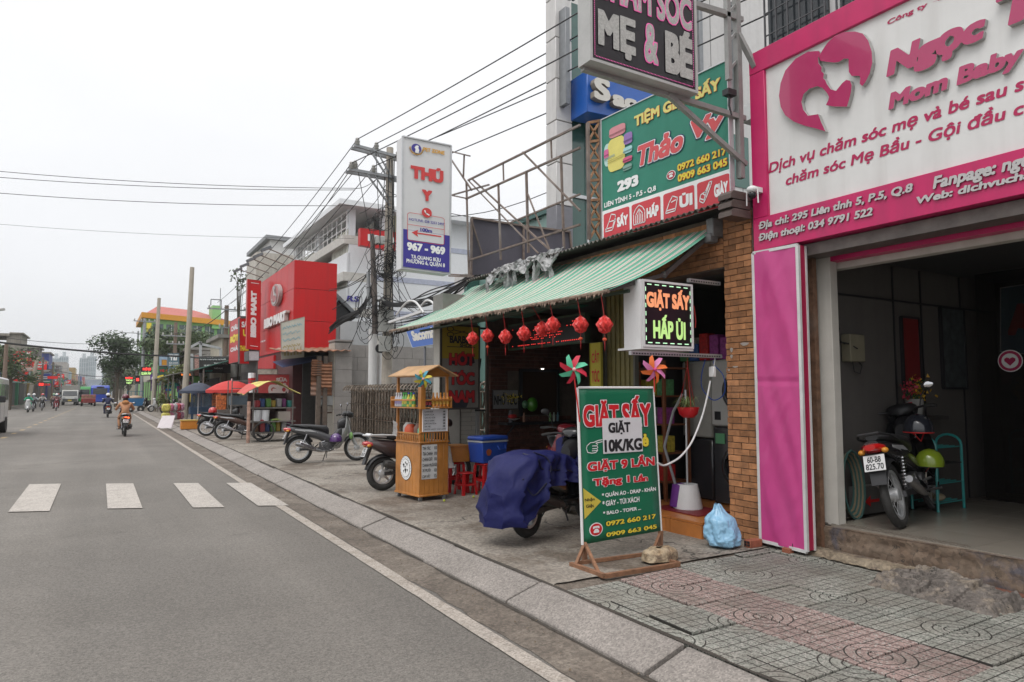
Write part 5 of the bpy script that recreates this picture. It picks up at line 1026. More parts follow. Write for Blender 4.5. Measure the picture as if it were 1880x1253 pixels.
for i in range(12):
 z=i*.95;mb=MB();mb.box((8.36,12.0,z+.01),(8.8,12.4,z+.94));mb.build('column_panel',panw if i>5 else M('panel_grey',(.17,.17,.19),rough=.5,nv=.1),bk,bevel=.01)
for z in(2,4,6,8):mb=MB();mb.box((8.8,12.2,z),(9.95,12.26,z+.08));mb.build('mullion',alu,bk)
mb=MB();mb.box((9.35,12.2,0),(9.4,12.27,10.6));mb.build('mullion',alu,bk)
for(x,z0,z1)in((8.45,7.9,10.1),(11.2,8.6,12),(12.6,8.3,12),(14,9,12)):mb=MB();mb.box((x,11.75,z0),(x+.12,12,z1));mb.build('fin',M('fin_grey',(.22,.23,.24),rough=.4,metal=.3),bk,bevel=.005)
for(x0,x1,z0,z1)in((10.4,12.2,7.0,8.2),(12.6,14.6,7,8.4),(10.4,14.6,4.6,6.2)):mb=MB();mb.box((x0,11.98,z0),(x1,12,z1));mb.build('window',tealg,bk)
for i in range(9):mb=MB();x=9.95+i*1.1;mb.box((x,11.99,0),(x+.015,12.01,13.4));mb.build('panel_joint',M('joint_grey',(.25,.25,.25)),bk)
mb=MB();a=PY(1030,62,12);b=PY(1075,8,12);mb.box((8.4,12.1,10.6),(8.46,12.2,11.9));mb.box((8.95,12.1,10.6),(9,12.2,11.6));mb.bar((8.43,12.15,11.85),(9.4,12.15,11.2),.07);mb.build('roof_frame',M('fin_grey',(.2,.2,.2)),bk)
yb=11.4;q=[Vector((8.77,yb,7.62)),Vector((13.5,yb,7.42)),Vector((13.5,yb,8.62)),Vector((8.77,yb,8.80))];q=[PY(1078,205,yb),PY(1235,236,yb),PY(1235,183,yb),PY(1078,128,yb)]
bs2=thing('bank_sign','blue box sign with raised white letters Sacombank on the white building','sign',q[0]);mb=MB();mb.slab(q,qn(q),.6);mb.build('box',M('bank_blue',(.012,.10,.42),rough=.35,nv=.03,bump=0,coat=.3),bs2,bevel=.01)
lw=[M('letter_cream',(.62,.60,.55),rough=.4,nv=.03,bump=0),M('letter_side',(.25,.22,.18))]
text(bs2,'S',q,(.03,.26,.21,.82),lw,.01,.05,ext=.14);text(bs2,'acombank',q,(.24,.22,1.5,.64),lw,.01,.05,ext=.12)
mb=MB();mb.box((10,12.2,7.0),(10.1,12.6,7.5))
lt=thing('lattice_mast','rusty lattice steel mast beside the left edge of the laundry sign','mast',PY(1095,440,8.6))
def py_(p):return PY(*p,8.6)
ra=M('rust_light',(.30,.16,.08),rough=.8,nv=.4,ns=10);
A0,A1,B0,B1=py_((1082,440)),py_((1079,226)),py_((1103,440)),py_((1101,222))
for a,b in((A0,A1),(B0,B1)):mb=MB();mb.bar(a,b,.045);mb.build('chord',frm,lt)
for i in range(6):
 mb=MB();f0,f1=i/6,(i+1)/6;mb.bar(A0.lerp(A1,f0),B0.lerp(B1,f1),.03);mb.bar(B0.lerp(B1,f0),A0.lerp(A1,f1),.03);mb.bar(A0.lerp(A1,f1),B0.lerp(B1,f1),.04);mb.build('lacing',ra,lt)
an=thing('glass_annex','low green glass annex seen between the vet sign and the grey canvas','building',(10,15,0));zt=PX(845,447,9.6).z
mb=MB();mb.box((9.7,12.4,0),(14,18.2,zt));mb.build('glass',M('annex_glass',(.16,.27,.24),rough=.3,nv=.08),an,smooth=0)
for z in(zt-.05,zt-.9,zt-1.8):mb=MB();mb.box((9.6,12.4,z-.09),(9.7,18.25,z+.05));mb.build('band',M('band_teal',(.06,.13,.12)),an)
mb=MB();mb.box((9.3,18.2,0),(10.3,18.9,5.2));mb.build('white_pier',panw,an);mb=MB();mb.box((9.28,18.0,0),(9.9,18.2,5.0));mb.build('teal_pier',tealg,an)
pr_=thing('gate_pier','narrow pier with blue and white bands behind the drinks cart','pier',(6.6,13,0))
for k,(x0,m_)in enumerate(((6.2,M('pier_grey',(.22,.23,.24))),(6.42,M('pier_blue',(.03,.14,.5))),(6.55,white))):mb=MB();mb.box((x0,13+.01*k,.1),(x0+.32,13.4,2.4));mb.build('band',m_,pr_)
q=[PX(757,638.5,7.7),PX(812,630,7.7),PX(812,580,7.7),PX(741,590,7.7)];q[3].z=q[2].z
bb2=signbox('bank_board','blue bank name board half hidden under the end of the awning','sign',q,.08,MATS['bank_blue'],alu,.01);text(bb2,'Sacomb',q,(.12,.24,.80,.66),lw,.004,.06);mb=MB();mb.tube([PX(780,637,7.75),PX(780,700,7.75)],.035);mb.build('post',MATS['panel_grey'],bb2)
bw=thing('tiled_wall','high boundary wall clad in large grey stone tiles with a corner pillar','wall',(9,24.4,0));gt=M('grey_stone_tile',(.30,.28,.265),rough=.5,nv=.10,ns=4,bump=.02,rand=.04,streak=.15,dcol=(.2,.19,.18));joint=M('joint_dark',(.17,.16,.15))
mb=MB();mb.box((7.75,24.45,.05),(14,24.8,3.36));mb.box((7.1,23.95,.05),(7.72,24.7,3.44));mb.build('core',joint,bw,smooth=0)
mt_={}
def tile_on(par,a,b,m_):mb=MB();mb.box(a,b);return mb.build('tile',m_,par,smooth=0)
for r_ in range(7):
 z=.06+r_*.475
 for i in range(10):x=7.76+i*.62-.31*(r_%2);x0=max(x,7.76);tile_on(bw,(x0+.004,24.425,z+.004),(x+.614,24.46,min(z+.469,3.365)),gt)
 tile_on(bw,(7.105,23.92,z+.004),(7.715,23.96,z+.469),gt);tile_on(bw,(7.07,23.95,z+.004),(7.105,24.66,z+.469),M('cream_tile',(.42,.39,.34),rough=.5,nv=.08,streak=.2,dcol=(.3,.27,.22)))
mb=MB();mb.box((7.07,23.9,3.44),(7.75,24.72,3.50));mb.build('cap',gt,bw)
mb=MB();mb.box((7.9,26,2),(15,26.2,4.4));one('render_wall',mb,M('grey_render',(.42,.43,.44),rough=.9,nv=.12,ns=1.5,streak=.2,dcol=(.3,.3,.3)),'pale grey rendered wall rising behind the tiled boundary wall','wall')
ag=thing('accordion_gate','stainless folding accordion gate with arched tops closing the bank forecourt','gate',(7.55,18,.13));gsm=M('stainless_brown',(.20,.165,.135),rough=.22,metal=.95,nv=.5,ns=4,bump=0);gdk=M('gate_dark',(.09,.085,.085),rough=.5,metal=.3)
gm0=MB();pts=[(0,0,.05),(0,0,1.5),(-.03,0,1.62),(-.10,0,1.70),(-.2,0,1.72),(-.3,0,1.66),(-.34,0,1.55)];gm0.tube(pts,.028,6);gm0.tube([(.12,0,.05),(.12,0,1.5)],.02,6)
for k in range(3):z=.14+k*.48;gm0.bar((0,.03,z),(.0,.12,z+.24),.045,.012);gm0.bar((0,.12,z+.24),(0,.03,z+.48),.045,.012);gm0.bar((.02,.22,z),(.02,.14,z+.24),.04,.012);gm0.bar((.02,.14,z+.24),(.02,.22,z+.48),.04,.012)
for z in(.12,.62,1.1,1.5):gm0.tube([(-.03,0,z),(-.03,.26,z)],.017,6)
g0=gm0.build('gate_section',gsm,None);dat=g0.data;bpy.data.objects.remove(g0);k=0;y=23.7
while y>12.2:
 o=bpy.data.objects.new('gate_section',dat);COL.objects.link(o);o.parent=ag;o.location=W[ag.name].inverted()@Vector((7.6,y-.26,.13));y-=.262
cp=M('concrete_pole',(.40,.36,.31),rough=.9,nv=.15,ns=4,bump=.2,streak=.35,dcol=(.18,.15,.12))
up_=thing('utility_pole','tall concrete utility pole with two steel crossarms and tangled cables behind the vet sign','utility pole',(8,21.2,0));Yp=21.2
pb,ptp=PY(706,700,Yp),PY(716,272,Yp);mb=MB();mb.tube([(ptp.x,Yp,0),(ptp.x,Yp,ptp.z)],[.19,.115],12);mb.build('shaft',cp,up_,smooth=40)
gal=M('galvanised',(.30,.31,.32),rough=.5,metal=.5,nv=.2);cer=M('ceramic_grey',(.38,.37,.35),rough=.3,nv=.05,bump=0)
arms=[((650,267),(742,291)),((640,311),(740,329))]
for a,b in arms:
 mb=MB();A_,B_=PY(*a,Yp-.16),PY(*b,Yp-.16);mb.bar(A_,B_,.09);mb.bar(A_+Vector((0,.3,0)),B_+Vector((0,.3,0)),.09);mb.build('crossarm',gal,up_)
 mb=MB();mb.bar(A_.lerp(B_,.3),(ptp.x,Yp-.12,A_.z-1.0),.05);mb.bar(A_.lerp(B_,.45),(ptp.x,Yp-.12,A_.z-.8),.04);mb.build('arm_brace',gal,up_)
ins=[]
for(px,py)in((656,258),(691,266),(652,300),(686,308),(645,302),(730,283),(733,322)):
 c=PY(px,py+9,Yp-.16);ins.append(c);mb=MB();mb.lathe([(.03,-.02),(.07,.0),(.09,.05),(.05,.07),(.085,.10),(.09,.14),(.05,.16),(.07,.2),(.05,.24),(0,.25)],c-Vector((0,0,.0)),n=10);mb.build('insulator',cer,up_,smooth=50)
for(px,py,w_,h_)in((697,442,.28,.25),(707,590,.5,.7),(704,632,.4,.5),(703,560,.2,.4)):
 c=PY(px,py,Yp-.3);mb=MB();mb.box(c-Vector((w_/2,.12,h_/2)),c+Vector((w_/2,.1,h_/2)));mb.build('junction_box',M('box_pale',(.42,.42,.40),nv=.15),up_,bevel=.01)
mb=MB();c=PY(698,640,Yp-.4);mb.lathe([(.15,0),(.15,.06),(.05,.06),(.05,0)],c,'y',14);mb.build('cable_reel',blk,up_)
sp_=thing('thin_pole','thin dark steel post with strapped cables just left of the concrete utility pole','post',(7.4,21,0));a,b=PY(689,600,21),PY(683,470,21)
mb=MB();mb.tube([(a.x,21,3.5),PY(687,530,21),PY(683,430,21)],[.10,.09,.07],8);mb.build('shaft',M('pole_dark',(.12,.10,.09),nv=.3,ns=5),sp_)
mb=MB();mb.tube([PY(677,560,21.1),PY(676,500,21.1)],.06,8);mb.build('side_pipe',gal,sp_)
wp=M('white_conduit',(.60,.60,.60),rough=.4,nv=.03,bump=0,streak=.1,dcol=(.45,.44,.42))
for k,(px,r_,zt_)in enumerate(((684,.15,PY(684,605,22).z),(706,.21,PY(706,630,22).z))):
 c=PY(px,690,22);mb=MB();mb.tube([(c.x,22,0),(c.x,22,zt_)],r_,14);one('conduit_pipe',mb,wp,['thinner, taller white conduit pipe rising left of the utility pole','thicker, shorter white conduit pipe in front of the tiled wall'][k],'pipe','white conduit pipes')
def sag(a,b,s,n=24):return[a.lerp(b,i/n)-Vector((0,0,4*s*(i/n)*(1-i/n)))for i in range(n+1)]
def wire(pts,r_,label,group='overhead wires',name='overhead_wire'):mb=MB();mb.tube(pts,r_,5,caps=False);return one(name,mb,cable,label,'wire',group)
def zhit(px,py,z):d=_ray(px,py);return EYE+d*((z-1.6)/d.z)
tops=[(ins[0]+Vector((0,0,.2)),(1068,8)),(ins[1]+Vector((0,0,.2)),(1068,52)),(ins[4]+Vector((0,0,.2)),(1068,74)),(ins[3]+Vector((0,0,.2)),(1068,108)),(ins[5]+Vector((0,0,.2)),(1120,105)),(ins[6]+Vector((0,0,.2)),(1120,148))]
for k,(a,p)in enumerate(tops):
 b=zhit(p[0],p[1],a.z-.25);d=(b-a);d.z=0;e_=a+d*((-12-a.y)/d.y);e_.z=a.z
 wire(sag(a,e_,.45),.016,['topmost wire running from the utility pole over the shops','second wire from the top running over the shops','third wire from the top running over the shops','fourth wire from the top running over the shops','fifth wire from the top running over the laundry sign','lowest wire of the set running over the laundry sign'][k])
npole=Vector((8.3,52,0))
for k,c in enumerate((ins[0],ins[1],ins[4],ins[3],ins[2],ins[5])):
 wire(sag(c+Vector((0,0,.2)),Vector((6.9+.45*k,52,8.0-.35*(k%2))),.5),.014,['outermost','second outermost','third','fourth','fifth','innermost'][k]+' wire running from the utility pole down the street past the red shop')
for k,(p0,p1)in enumerate((((648,346),(0,315)),((650,349),(0,326)),((648,378),(0,355)),((650,438),(0,412)))):
 a=PY(*p0,21.0);b=PY(*p1,26.5);d=b-a;e_=a+d*1.9;wire(sag(a,b,.12)+[e_],.010 if k<3 else .005,['highest','second highest','third','lowest and thinnest'][k]+' wire crossing the street from the utility pole','wires crossing the street')
random.seed(21)
def bundle(path,n,r_,spread,label,name='cable_bundle',rt=.01):
 mb=MB();path=smooth_path([Vector(p)for p in path],5)
 for i in range(n):
  o=Vector((random.gauss(0,spread),random.gauss(0,spread),random.gauss(0,spread)));ph=random.random()*9;mb.tube([p+o*(1+.6*math.sin(j*.5+ph))for j,p in enumerate(path)],r_,4,caps=False)
 return one(name,mb,cable,label,'cables')
bundle([PY(690,520,21),PY(672,560,21.6),PY(650,578,22.5),PY(625,592,23.5),PY(607,606,24)],16,.022,.05,'thick brown black cable bundle sagging left from the utility pole')
bundle([PY(700,555,21),PY(730,560,19.5),PY(780,553,17.5),PY(830,532,15.5),PY(870,505,13.8),PY(905,470,12.5)],18,.018,.06,'heavy cable bundle running from the utility pole behind the awning')
bundle([PY(695,470,21),PY(650,540,21.5),PY(612,568,22)],2,.014,.03,'pair of cables slanting down left from the middle of the utility pole');bundle([PY(690,495,21),PY(640,525,22),PY(604,533,23)],2,.012,.03,'pair of thinner cables running left above the black canopy')
bundle([PY(712,590,20.8),PY(760,585,18.8),PY(800,575,17)],9,.010,.12,'loose thin cables sagging towards the awning end')
bundle([PY(700,500,20.9),PY(722,520,20.5),PY(745,560,20),PY(790,590,19)],3,.010,.05,'three slack cables dropping right of the utility pole')
def tangle(c,r_,n,label,sx_=1.0,sz_=1.0):
 mb=MB()
 for i in range(n):
  cc_=c+Vector((random.gauss(0,r_*.3),random.gauss(0,.08),random.gauss(0,r_*.35*sz_)));rr=r_*random.uniform(.3,.8);ph=random.random()*6
  mb.tube([cc_+Vector((rr*sx_*math.cos(a)*(1+.2*math.sin(2*a+ph)),random.gauss(0,.03),rr*sz_*math.sin(a+ph*.1)))for a in[j*.5+ph for j in range(13)]],.011,4,caps=False)
 return one('cable_tangle',mb,cable,label,'cables')
tangle(PY(712,480,20.9),.62,26,'big tangle of looped cables around the middle of the utility pole');tangle(PY(677,570,21),.5,9,'oval coil of black cable hanging left of the thin steel post',.7,1.5);tangle(PY(700,570,20.8),.5,16,'tangle of cables around the junction boxes');tangle(PY(722,620,20.8),.6,8,'loose wire loops below the junction boxes',.6,1.3);tangle(PY(700,400,21),.45,7,'small knot of wires under the lower crossarm')
lc=thing('bracket_arms','two pale curved pipe arms sticking out past the end of the awning','bracket',PX(740,590,5.2));
for k,pts in enumerate((((728,578),(742,560),(752,553),(764,556),(778,575)),((768,572),(778,556),(786,552),(794,556),(800,566)))):
 mb=MB();mb.tube(smooth_path([PX(*p,5.3+.3*k)for p in pts]),.022,8);mb.build('arm',wp,lc)
mb=MB();mb.bar(PX(715,592,5.3),PX(775,572,5.3),.05);mb.build('arm',wp,lc)
vl=thing('white_villa','white four storey villa with barred balconies and a roof terrace','building',(11,33,0));vw=M('villa_white',(.72,.74,.76),rough=.85,nv=.03,bump=.02);vb=M('villa_band',(.42,.45,.55),rough=.8);vt=M('villa_stone',(.40,.41,.36),nv=.15,ns=2)
X0,Y0=9.0,28.6;zl=lambda py:PY(641,py,Y0).z
zr,z3,z2,z1=zl(382),zl(432),zl(500),zl(565)
mb=MB();mb.box((X0+1.2,Y0,0),(X0+9,Y0+9.5,z3));mb.box((X0,Y0,0),(X0+1.2,Y0+.25,z3));mb.box((X0+3.2,Y0+.3,z3),(X0+9,Y0+9,zr));mb.build('wall',vw,vl,smooth=0)
for z in(z3,z2,z1):mb=MB();mb.box((X0-.25,Y0-.01,z-.38),(X0+1.2,Y0+9.6,z));mb.build('balcony_slab',M('slab_pink_white',(.56,.54,.50)),vl);mb=MB();mb.box((X0+1.2,Y0-.02,z-.25),(X0+9,Y0,z-.02));mb.build('band',vb,vl)
mb=MB();mb.hexa([(X0-.6,Y0-.5,zr),(X0+9,Y0-.5,zr),(X0+9,Y0+10,zr),(X0-.6,Y0+10,zr),(X0-.6,Y0-.5,zr+.22),(X0+9,Y0-.5,zr+.22),(X0+9,Y0+10,zr+.22),(X0-.6,Y0+10,zr+.22)]);mb.build('roof_slab',vw,vl)
for(x,y)in((X0,Y0+.1),(X0,Y0+5),(X0,Y0+9.3),(X0+1.5,Y0+.1)):mb=MB();mb.box((x,y,z3),(x+.3,y+.3,zr));mb.build('column',vw,vl)
for k,z in enumerate((z2,z1)):
 zz=z+1.6;mb=MB();mb.box((X0+1.18,Y0+.3,z),(X0+1.2,Y0+9.4,z+2.4));mb.build('recess_wall',vt,vl)
 for(y,w_)in((Y0+1.4,1.2),(Y0+5.8,1.4)):mb=MB();mb.box((X0+1.14,y,z+.1),(X0+1.18,y+w_,z+1.9));f_=mb.build('door',M('door_brown',(.10,.04,.03)),vl);mb=MB();[mb.box((X0+1.10,y+.1+j*.3,z+.3),(X0+1.14,y+.32+j*.3,z+1.8))for j in range(int(w_/.3))];mb.build('door_pane',M('pane_teal',(.08,.2,.2),rough=.2),f_)
 for(ya,n_)in((Y0+.15,10),(Y0+5.8,14)):
  for i in range(n_):mb=MB();y=ya+i*.24;mb.box((X0-.05,y,z),(X0+.05,y+.09,z+1.9));mb.build('louvre_bar',M('louvre_white',(.60,.60,.52)),vl)
 mb=MB();mb.box((X0-.1,Y0,z),(X0+.02,Y0+9.5,z+.85));mb.build('parapet',vw,vl)
mb=MB()
for z in(.35,.7,1.05):mb.tube([(X0-.1,Y0+9.5,z3+z),(X0-.1,Y0+.1,z3+z)],.03,5)
for i in range(14):mb.tube([(X0-.1,Y0+.1+i*.72,z3),(X0-.1,Y0+.1+i*.72,z3+1.05)],.025,5)
mb.build('terrace_rail',white,vl)
mb=MB()
for i in range(16):x=X0+1.85+i*.10;mb.box((x,Y0+.25,z3+.1),(x+.07,Y0+.29,zr))
mb.build('yellow_blind',M('blind_yellow',(.52,.50,.34)),vl)
mb=MB();mb.box((X0+1.9+1.7,Y0+.22,z3),(X0+9,Y0+.3,zr));mb.build('upper_wall',vw,vl)
sb3=[PY(640,612,28.4),PY(644,612,28.4)]
bm_y=27.5;q=[PY(662,450,bm_y),PY(726,461,bm_y),PY(726,427,bm_y),PY(662,419,bm_y)]
rs_=signbox('red_roof_sign','small red box sign with white letters behind the utility pole','sign',q,.3,M('bibo_red',(.52,.010,.012),rough=.4,nv=.06,ns=1,bump=.02,streak=.35,dcol=(.30,.02,.02)),MATS['bibo_red'],.01);text(rs_,'BIBO M',q,(.2,.30,.98,.72),white,.01,.07)
mb=MB();q=[PY(635,520,28.5)]
bl_=PY(637,545,28.55);q=quadY(28.55,bl_.x,bl_.x+.9,bl_.z-.25,bl_.z+.25);text(vl,'RS',q,(0,.1,.6,.6),blu,.01,.03,shear=.2)
def bld(name,label,x0,x1,y0,y1,z1,m_,wins=None,roof=None):
 t=thing(name,label,'building',((x0+x1)/2,y0,0));mb=MB();mb.box((x0,y0,0),(x1,y1,z1));mb.build('wall',m_,t,smooth=0)
 if roof:mb=MB();mb.box((x0-.3,y0-.3,z1),(x1+.3,y1+.3,z1+.25));mb.build('roof',roof,t)
 if wins:
  nx,nz,face=wins
  for i in range(nx):
   for j in range(nz):
    h=z1/(nz+.2);z=.7+j*h
    mb=MB()
    if face=='x':w_=(y1-y0)/nx;mb.box((x0-.06,y0+w_*(i+.2),z),(x0+.02,y0+w_*(i+.8),z+h*.5))
    else:w_=(x1-x0)/nx;mb.box((x0+w_*(i+.2),y0-.06,z),(x0+w_*(i+.8),y0+.02,z+h*.5))
    mb.build('window',M('far_glass',(.06,.08,.09),rough=.2),t)
 return t
bld('grey_house','grey flat roofed house between the red shop and the villa',PY(494,500,44).x,PY(560,500,44).x,44,50,PY(515,443,44).z,M('house_grey',(.58,.58,.57),nv=.06,streak=.15,dcol=(.4,.4,.4)),(2,3,'y'),M('roof_dark',(.22,.23,.24)))
bld('beige_house','low beige house directly behind the top of the red shop',PY(470,500,40.5).x,PY(545,500,40.5).x,40.5,43.5,PY(505,466,40.5).z,M('house_beige',(.46,.43,.38),nv=.1,streak=.3),(2,2,'y'))
random.seed(77)
for k,(a,b,s_,r_)in enumerate((((700,360),(800,335),.2,.012),((700,345),(1060,395),.5,.012),((705,380),(1055,330),.6,.012),((655,300),(690,470),.15,.012),((690,270),(700,480),.2,.012),((648,346),(690,330),.1,.01),((660,392),(708,340),.2,.01),((708,300),(690,520),.3,.014),((640,520),(700,380),.3,.008),((640,640),(690,500),.2,.01),((716,340),(735,560),.2,.012),((712,420),(760,560),.3,.012))):
 wire(sag(PY(*a,21.1+.1*(k%3)),PY(*b,20.6 if k not in(1,2)else 13.5),s_,10),r_,['short wire from the pole top behind the vet sign','long thin wire from the pole to the bank building','second long thin wire from the pole to the bank building','drop wire from the lower crossarm','drop wire from the upper crossarm','short jumper wire left of the pole','jumper wire under the lower crossarm','thick drop wire down the thin post','slanting thin wire left of the pole','lower slanting wire left of the pole','drop wire right of the pole','slack drop wire below the vet sign'][k],'small wires around the utility pole')
for k in range(3):mb=MB();x_=8.05+random.uniform(-.25,.1);mb.tube([(x_+random.uniform(-.05,.05),20.95,z_)for z_ in(9.3,8,6.8,5.5,4.5,3.4)],.018,5);mb.build('strapped_cable',cable,up_)
#red shop and the shops beyond
def s2(x,y):return(360+x*.22353,360+y*.22346)
bred=MATS['bibo_red']
bi=thing('red_shop','bright red panelled shop with white raised name letters','building',(7,27,0));XB,YB=6.1,26.0;zt=PX(541,477,XB).z;zb_=PX(541,640,XB).z;yend=PX(480,520,XB).y
mb=MB();mb.box((XB+.04,YB+.04,0),(XB+1.6,yend-.02,zt-.03));mb.build('core',M('core_dark',(.08,.02,.02)),bi,smooth=0)
ny_=6;zs=[zb_,zb_+(zt-zb_)*.32,zb_+(zt-zb_)*.68,zt]
for i in range(ny_):
 for j in range(3):y0=YB+.05+(yend-YB-.05)*i/ny_;y1=YB+.05+(yend-YB-.05)*(i+1)/ny_;mb=MB();mb.box((XB,y0+.008,zs[j]+.008),(XB+.05,y1-.008,zs[j+1]-.008));mb.build('cladding_panel',bred,bi,smooth=0)
for i in range(1):
 for j in range(3):mb=MB();mb.box((XB+.005,YB,zs[j]+.008),(XB+1.62,YB+.04,zs[j+1]-.008));mb.build('cladding_panel',bred,bi,smooth=0)
mb=MB();mb.box((XB-.05,YB+3,zb_-.75),(XB+.3,yend,zb_-.1));mb.build('lower_fascia',bred,bi);mb=MB();mb.box((XB+.3,YB+.2,.1),(XB+.34,yend-.3,zb_-.75));mb.build('shop_front',M('shop_front_dark',(.09,.05,.045),rough=.4,nv=.5,ns=1.5),bi)
qb=quadX(XB-.17,YB,yend,zb_,zt)
a=uvp(qb,*s2(555,1095));b=uvp(qb,*s2(735,930));text(bi,'BIBO MART',qb,(a[0],a[1]+.0,b[0],a[1]+.125),[white,M('letter_side2',(.45,.40,.38))],-.15,.065,ext=.15)
a=uvp(qb,*s2(643,815));ru=abs(uvp(qb,*s2(678,815))[0]-a[0]);rv=abs(uvp(qb,*s2(643,720))[1]-a[1])*.92
def ell(q,c,ru,rv,off,ext,m_,name):
 n=qn(q);A=[bil(q,c[0]+ru*math.cos(t),c[1]+rv*math.sin(t))+n*off for t in[i*math.pi/12 for i in range(24)]];B=[p+n*ext for p in A];mb=MB();mb.add(A+B,[tuple(range(24,48))]+[(i,(i+1)%24,(i+1)%24+24,i+24)for i in range(24)]);return mb.build(name,m_,bi,smooth=30)
ell(qb,a,ru,rv,-.15,.14,M('emblem_rim',(.42,.36,.35)),'emblem');ell(qb,a,ru*.85,rv*.88,-.01,.01,M('emblem_pink',(.42,.18,.18)),'emblem')
strokes(bi,qb,[[(a[0]-ru*.3+ru*.5*math.cos(t),a[1]+rv*.4+rv*.35*math.sin(t))for t in[i*.4 for i in range(-3,5)]]+[(a[0]+ru*.5*math.cos(t),a[1]-rv*.35+rv*.42*math.sin(t))for t in[i*.4 for i in range(4,-9,-1)]]],.09,white,.012,'emblem')
a=uvp(qb,*s2(510,1215));text(bi,'vui lớn cùng con',qb,(a[0],a[1]-.005,a[0]+.26,a[1]+.03),white,.02,.05)
zr_=zt
for k,(px0,py0,px1,py1)in enumerate(((586,430,800,522),(520,485,732,568),(462,518,668,605),(408,565,600,636),(352,605,548,672))):
 f=k/4;base=PX(*s2(px1,py1),XB);tip=base+Vector((-1.55,.1,.55));tip=PY(*s2(px0,py0),base.y+.15)
 t=thing('spotlight_arm',['nearest','second','third','fourth','furthest'][k]+' long spotlight arm sticking out from the top of the red shop','spotlight',base,0,'spotlight arms on the red shop');mb=MB();mb.tube([base,tip],.022,6);mb.build('arm',M('arm_brown',(.16,.12,.10)),t)
 mb=MB();mb.bar(tip+Vector((.12,0,.06)),tip+Vector((-.22,0,-.12)),.18,.1);mb.build('lamp_head',M('lamp_grey',(.14,.15,.16)),t)
yv=31.0;q=[PY(453,640,yv),PY(477,643,yv),PY(479,516,yv),PY(455,513,yv)]
vsn=signbox('vertical_red_sign','tall vertical red projecting sign with white name letters','sign',q,.25,bred,bred,.01)
qr=[q[1],q[2],q[3],q[0]];text(vsn,'BIBO MART',qr,(.17,.30,.84,.76),white,.01,.075)
for v in(.045,.955):decal(vsn,q,(.25,v-.004,.85,v+.004),white,.01,'white_line')
sk=thing('rusty_shack','rusty corrugated lean-to stall between the red shop and the tiled pillar','shack',(7,24.5,.1))
crm=M('rusty_corrugated',(.24,.11,.06),rough=.85,nv=.5,ns=3,bump=.2,dirt=.6,dcol=(.40,.36,.33))
def corr(name,q,waves,amp,m_,par):n=qn(q);mb=MB();mb.grid(lambda u,v:bil(q,u,v)+n*(amp*math.sin(v*waves*2*math.pi)),4,waves*6);return mb.build(name,m_,par,smooth=60)
for(a,b,c,d,y)in((570,727,609,664,24.0),(590,712,609,668,23.8),(572,690,590,660,23.9)):corr('corrugated_sheet',quadY(y,PY(a,b,y).x,PY(c,b,y).x,PY(a,b,y).z,PY(a,d,y).z),7,.02,crm,sk)
mb=MB();P0=PY(500,667,25.9);P1=PY(612,655,23.7);mb.grid(lambda u,v:(5.3+2.3*u,23.7+2.5*v+.0,3.0+.12*math.sin(u*50)*.2+.25*v+.12*u),40,4,thick=.02);mb.build('tin_roof',crm,sk,smooth=60)
for(px,)in((580,),(592,)):c=PY(px,800,23.9);mb=MB();mb.box((c.x,23.9,.1),(c.x+.14,24.05,2.9));mb.build('post',M('post_wood',(.13,.10,.08),nv=.3),sk)
mb=MB();mb.box((6.4,25.6,.1),(7.6,25.7,3.1));mb.box((7.4,24.4,.1),(7.55,25.7,3.1));mb.build('back_wall',dark,sk,smooth=0)
c=PY(600,735,24.1);mb=MB();mb.box((c.x-.3,24.0,c.z-.22),(c.x+.25,24.3,c.z+.18));mb.build('white_basin',M('basin_grey',(.35,.36,.36)),sk,bevel=.05)
mb=MB();[mb.bar((x,24.0,z),(x+.7,24.2,z+.02),.05)for x,z in((6.65,.9),(6.6,1.4))];mb.build('shelf',wood_dk,sk)
mb=MB();mb.grid(lambda u,v:(5.4+1.6*u,26.0-1.6*v,2.75+.35*u-.25*v),6,4,thick=.02);mb.build('blue_canopy',flat('blue_tarp',(.03,.05,.12)),sk)
y2=24.6;q=[PY(517,660,y2),PY(558,656,y2),PY(559,582,y2),PY(516,593,y2)]
fsn=signbox('faded_sign','faded cream sign board with pale blue print in front of the red shop','sign',q,.05,M('faded_board',(.50,.50,.44),rough=.6,nv=.1,ns=2,bump=0,streak=.3,dcol=(.38,.34,.26)),M('board_edge',(.3,.25,.2)),.01)
pal=flat('pale_blue_print',(.28,.42,.46));tan_=flat('pale_tan_print',(.38,.33,.18))
for k in range(4):
 v=.84-k*.17;strokes(fsn,q,[[(.08+i*.075,v+.03*((i*7+k)%3-1)),(.13+i*.075,v-.02*((i*5+k)%3-1))]for i in range(11-(k>0)*1)],.035,pal if k<3 else tan_,.004,'faded_print')
for k in range(6):decal(fsn,q,(.10+k*.14,.08,.20+k*.14,.26+.04*(k%2)),tan_,.004,'faded_print',[(0,0),(1,0),(.7,1),(.2,.8)])
cn=thing('black_canopy','black sloping canopy beside the red shop wall','canopy',(8,27.5,4));yk=27.8;K=[PY(602,531,yk),PY(655,583,yk),PY(645,590,yk),PY(602,583,yk)]
mb=MB();mb.prism([(p.x,p.z)for p in(K[0],K[1],K[2],K[3])][::-1],(0,yk,0),(1,0,0),(0,0,1),-1.6);mb.build('cover',M('canopy_black',(.03,.03,.032),rough=.5),cn,smooth=0)
mb=MB();mb.bar(K[0]+Vector((0,-.05,.05)),K[1]+Vector((.05,-.05,.0)),.14);mb.bar(PY(604,570,yk-.1),PY(625,545,yk-.1),.06);mb.build('edge_beam',M('beam_grey',(.16,.17,.18)),cn)
cw_=bld('mural_wall_house','low grey house wall under the black canopy',7.8,9.0,27.9,29,PY(620,592,27.9).z,M('render_grey2',(.40,.40,.38),nv=.2,ns=1))
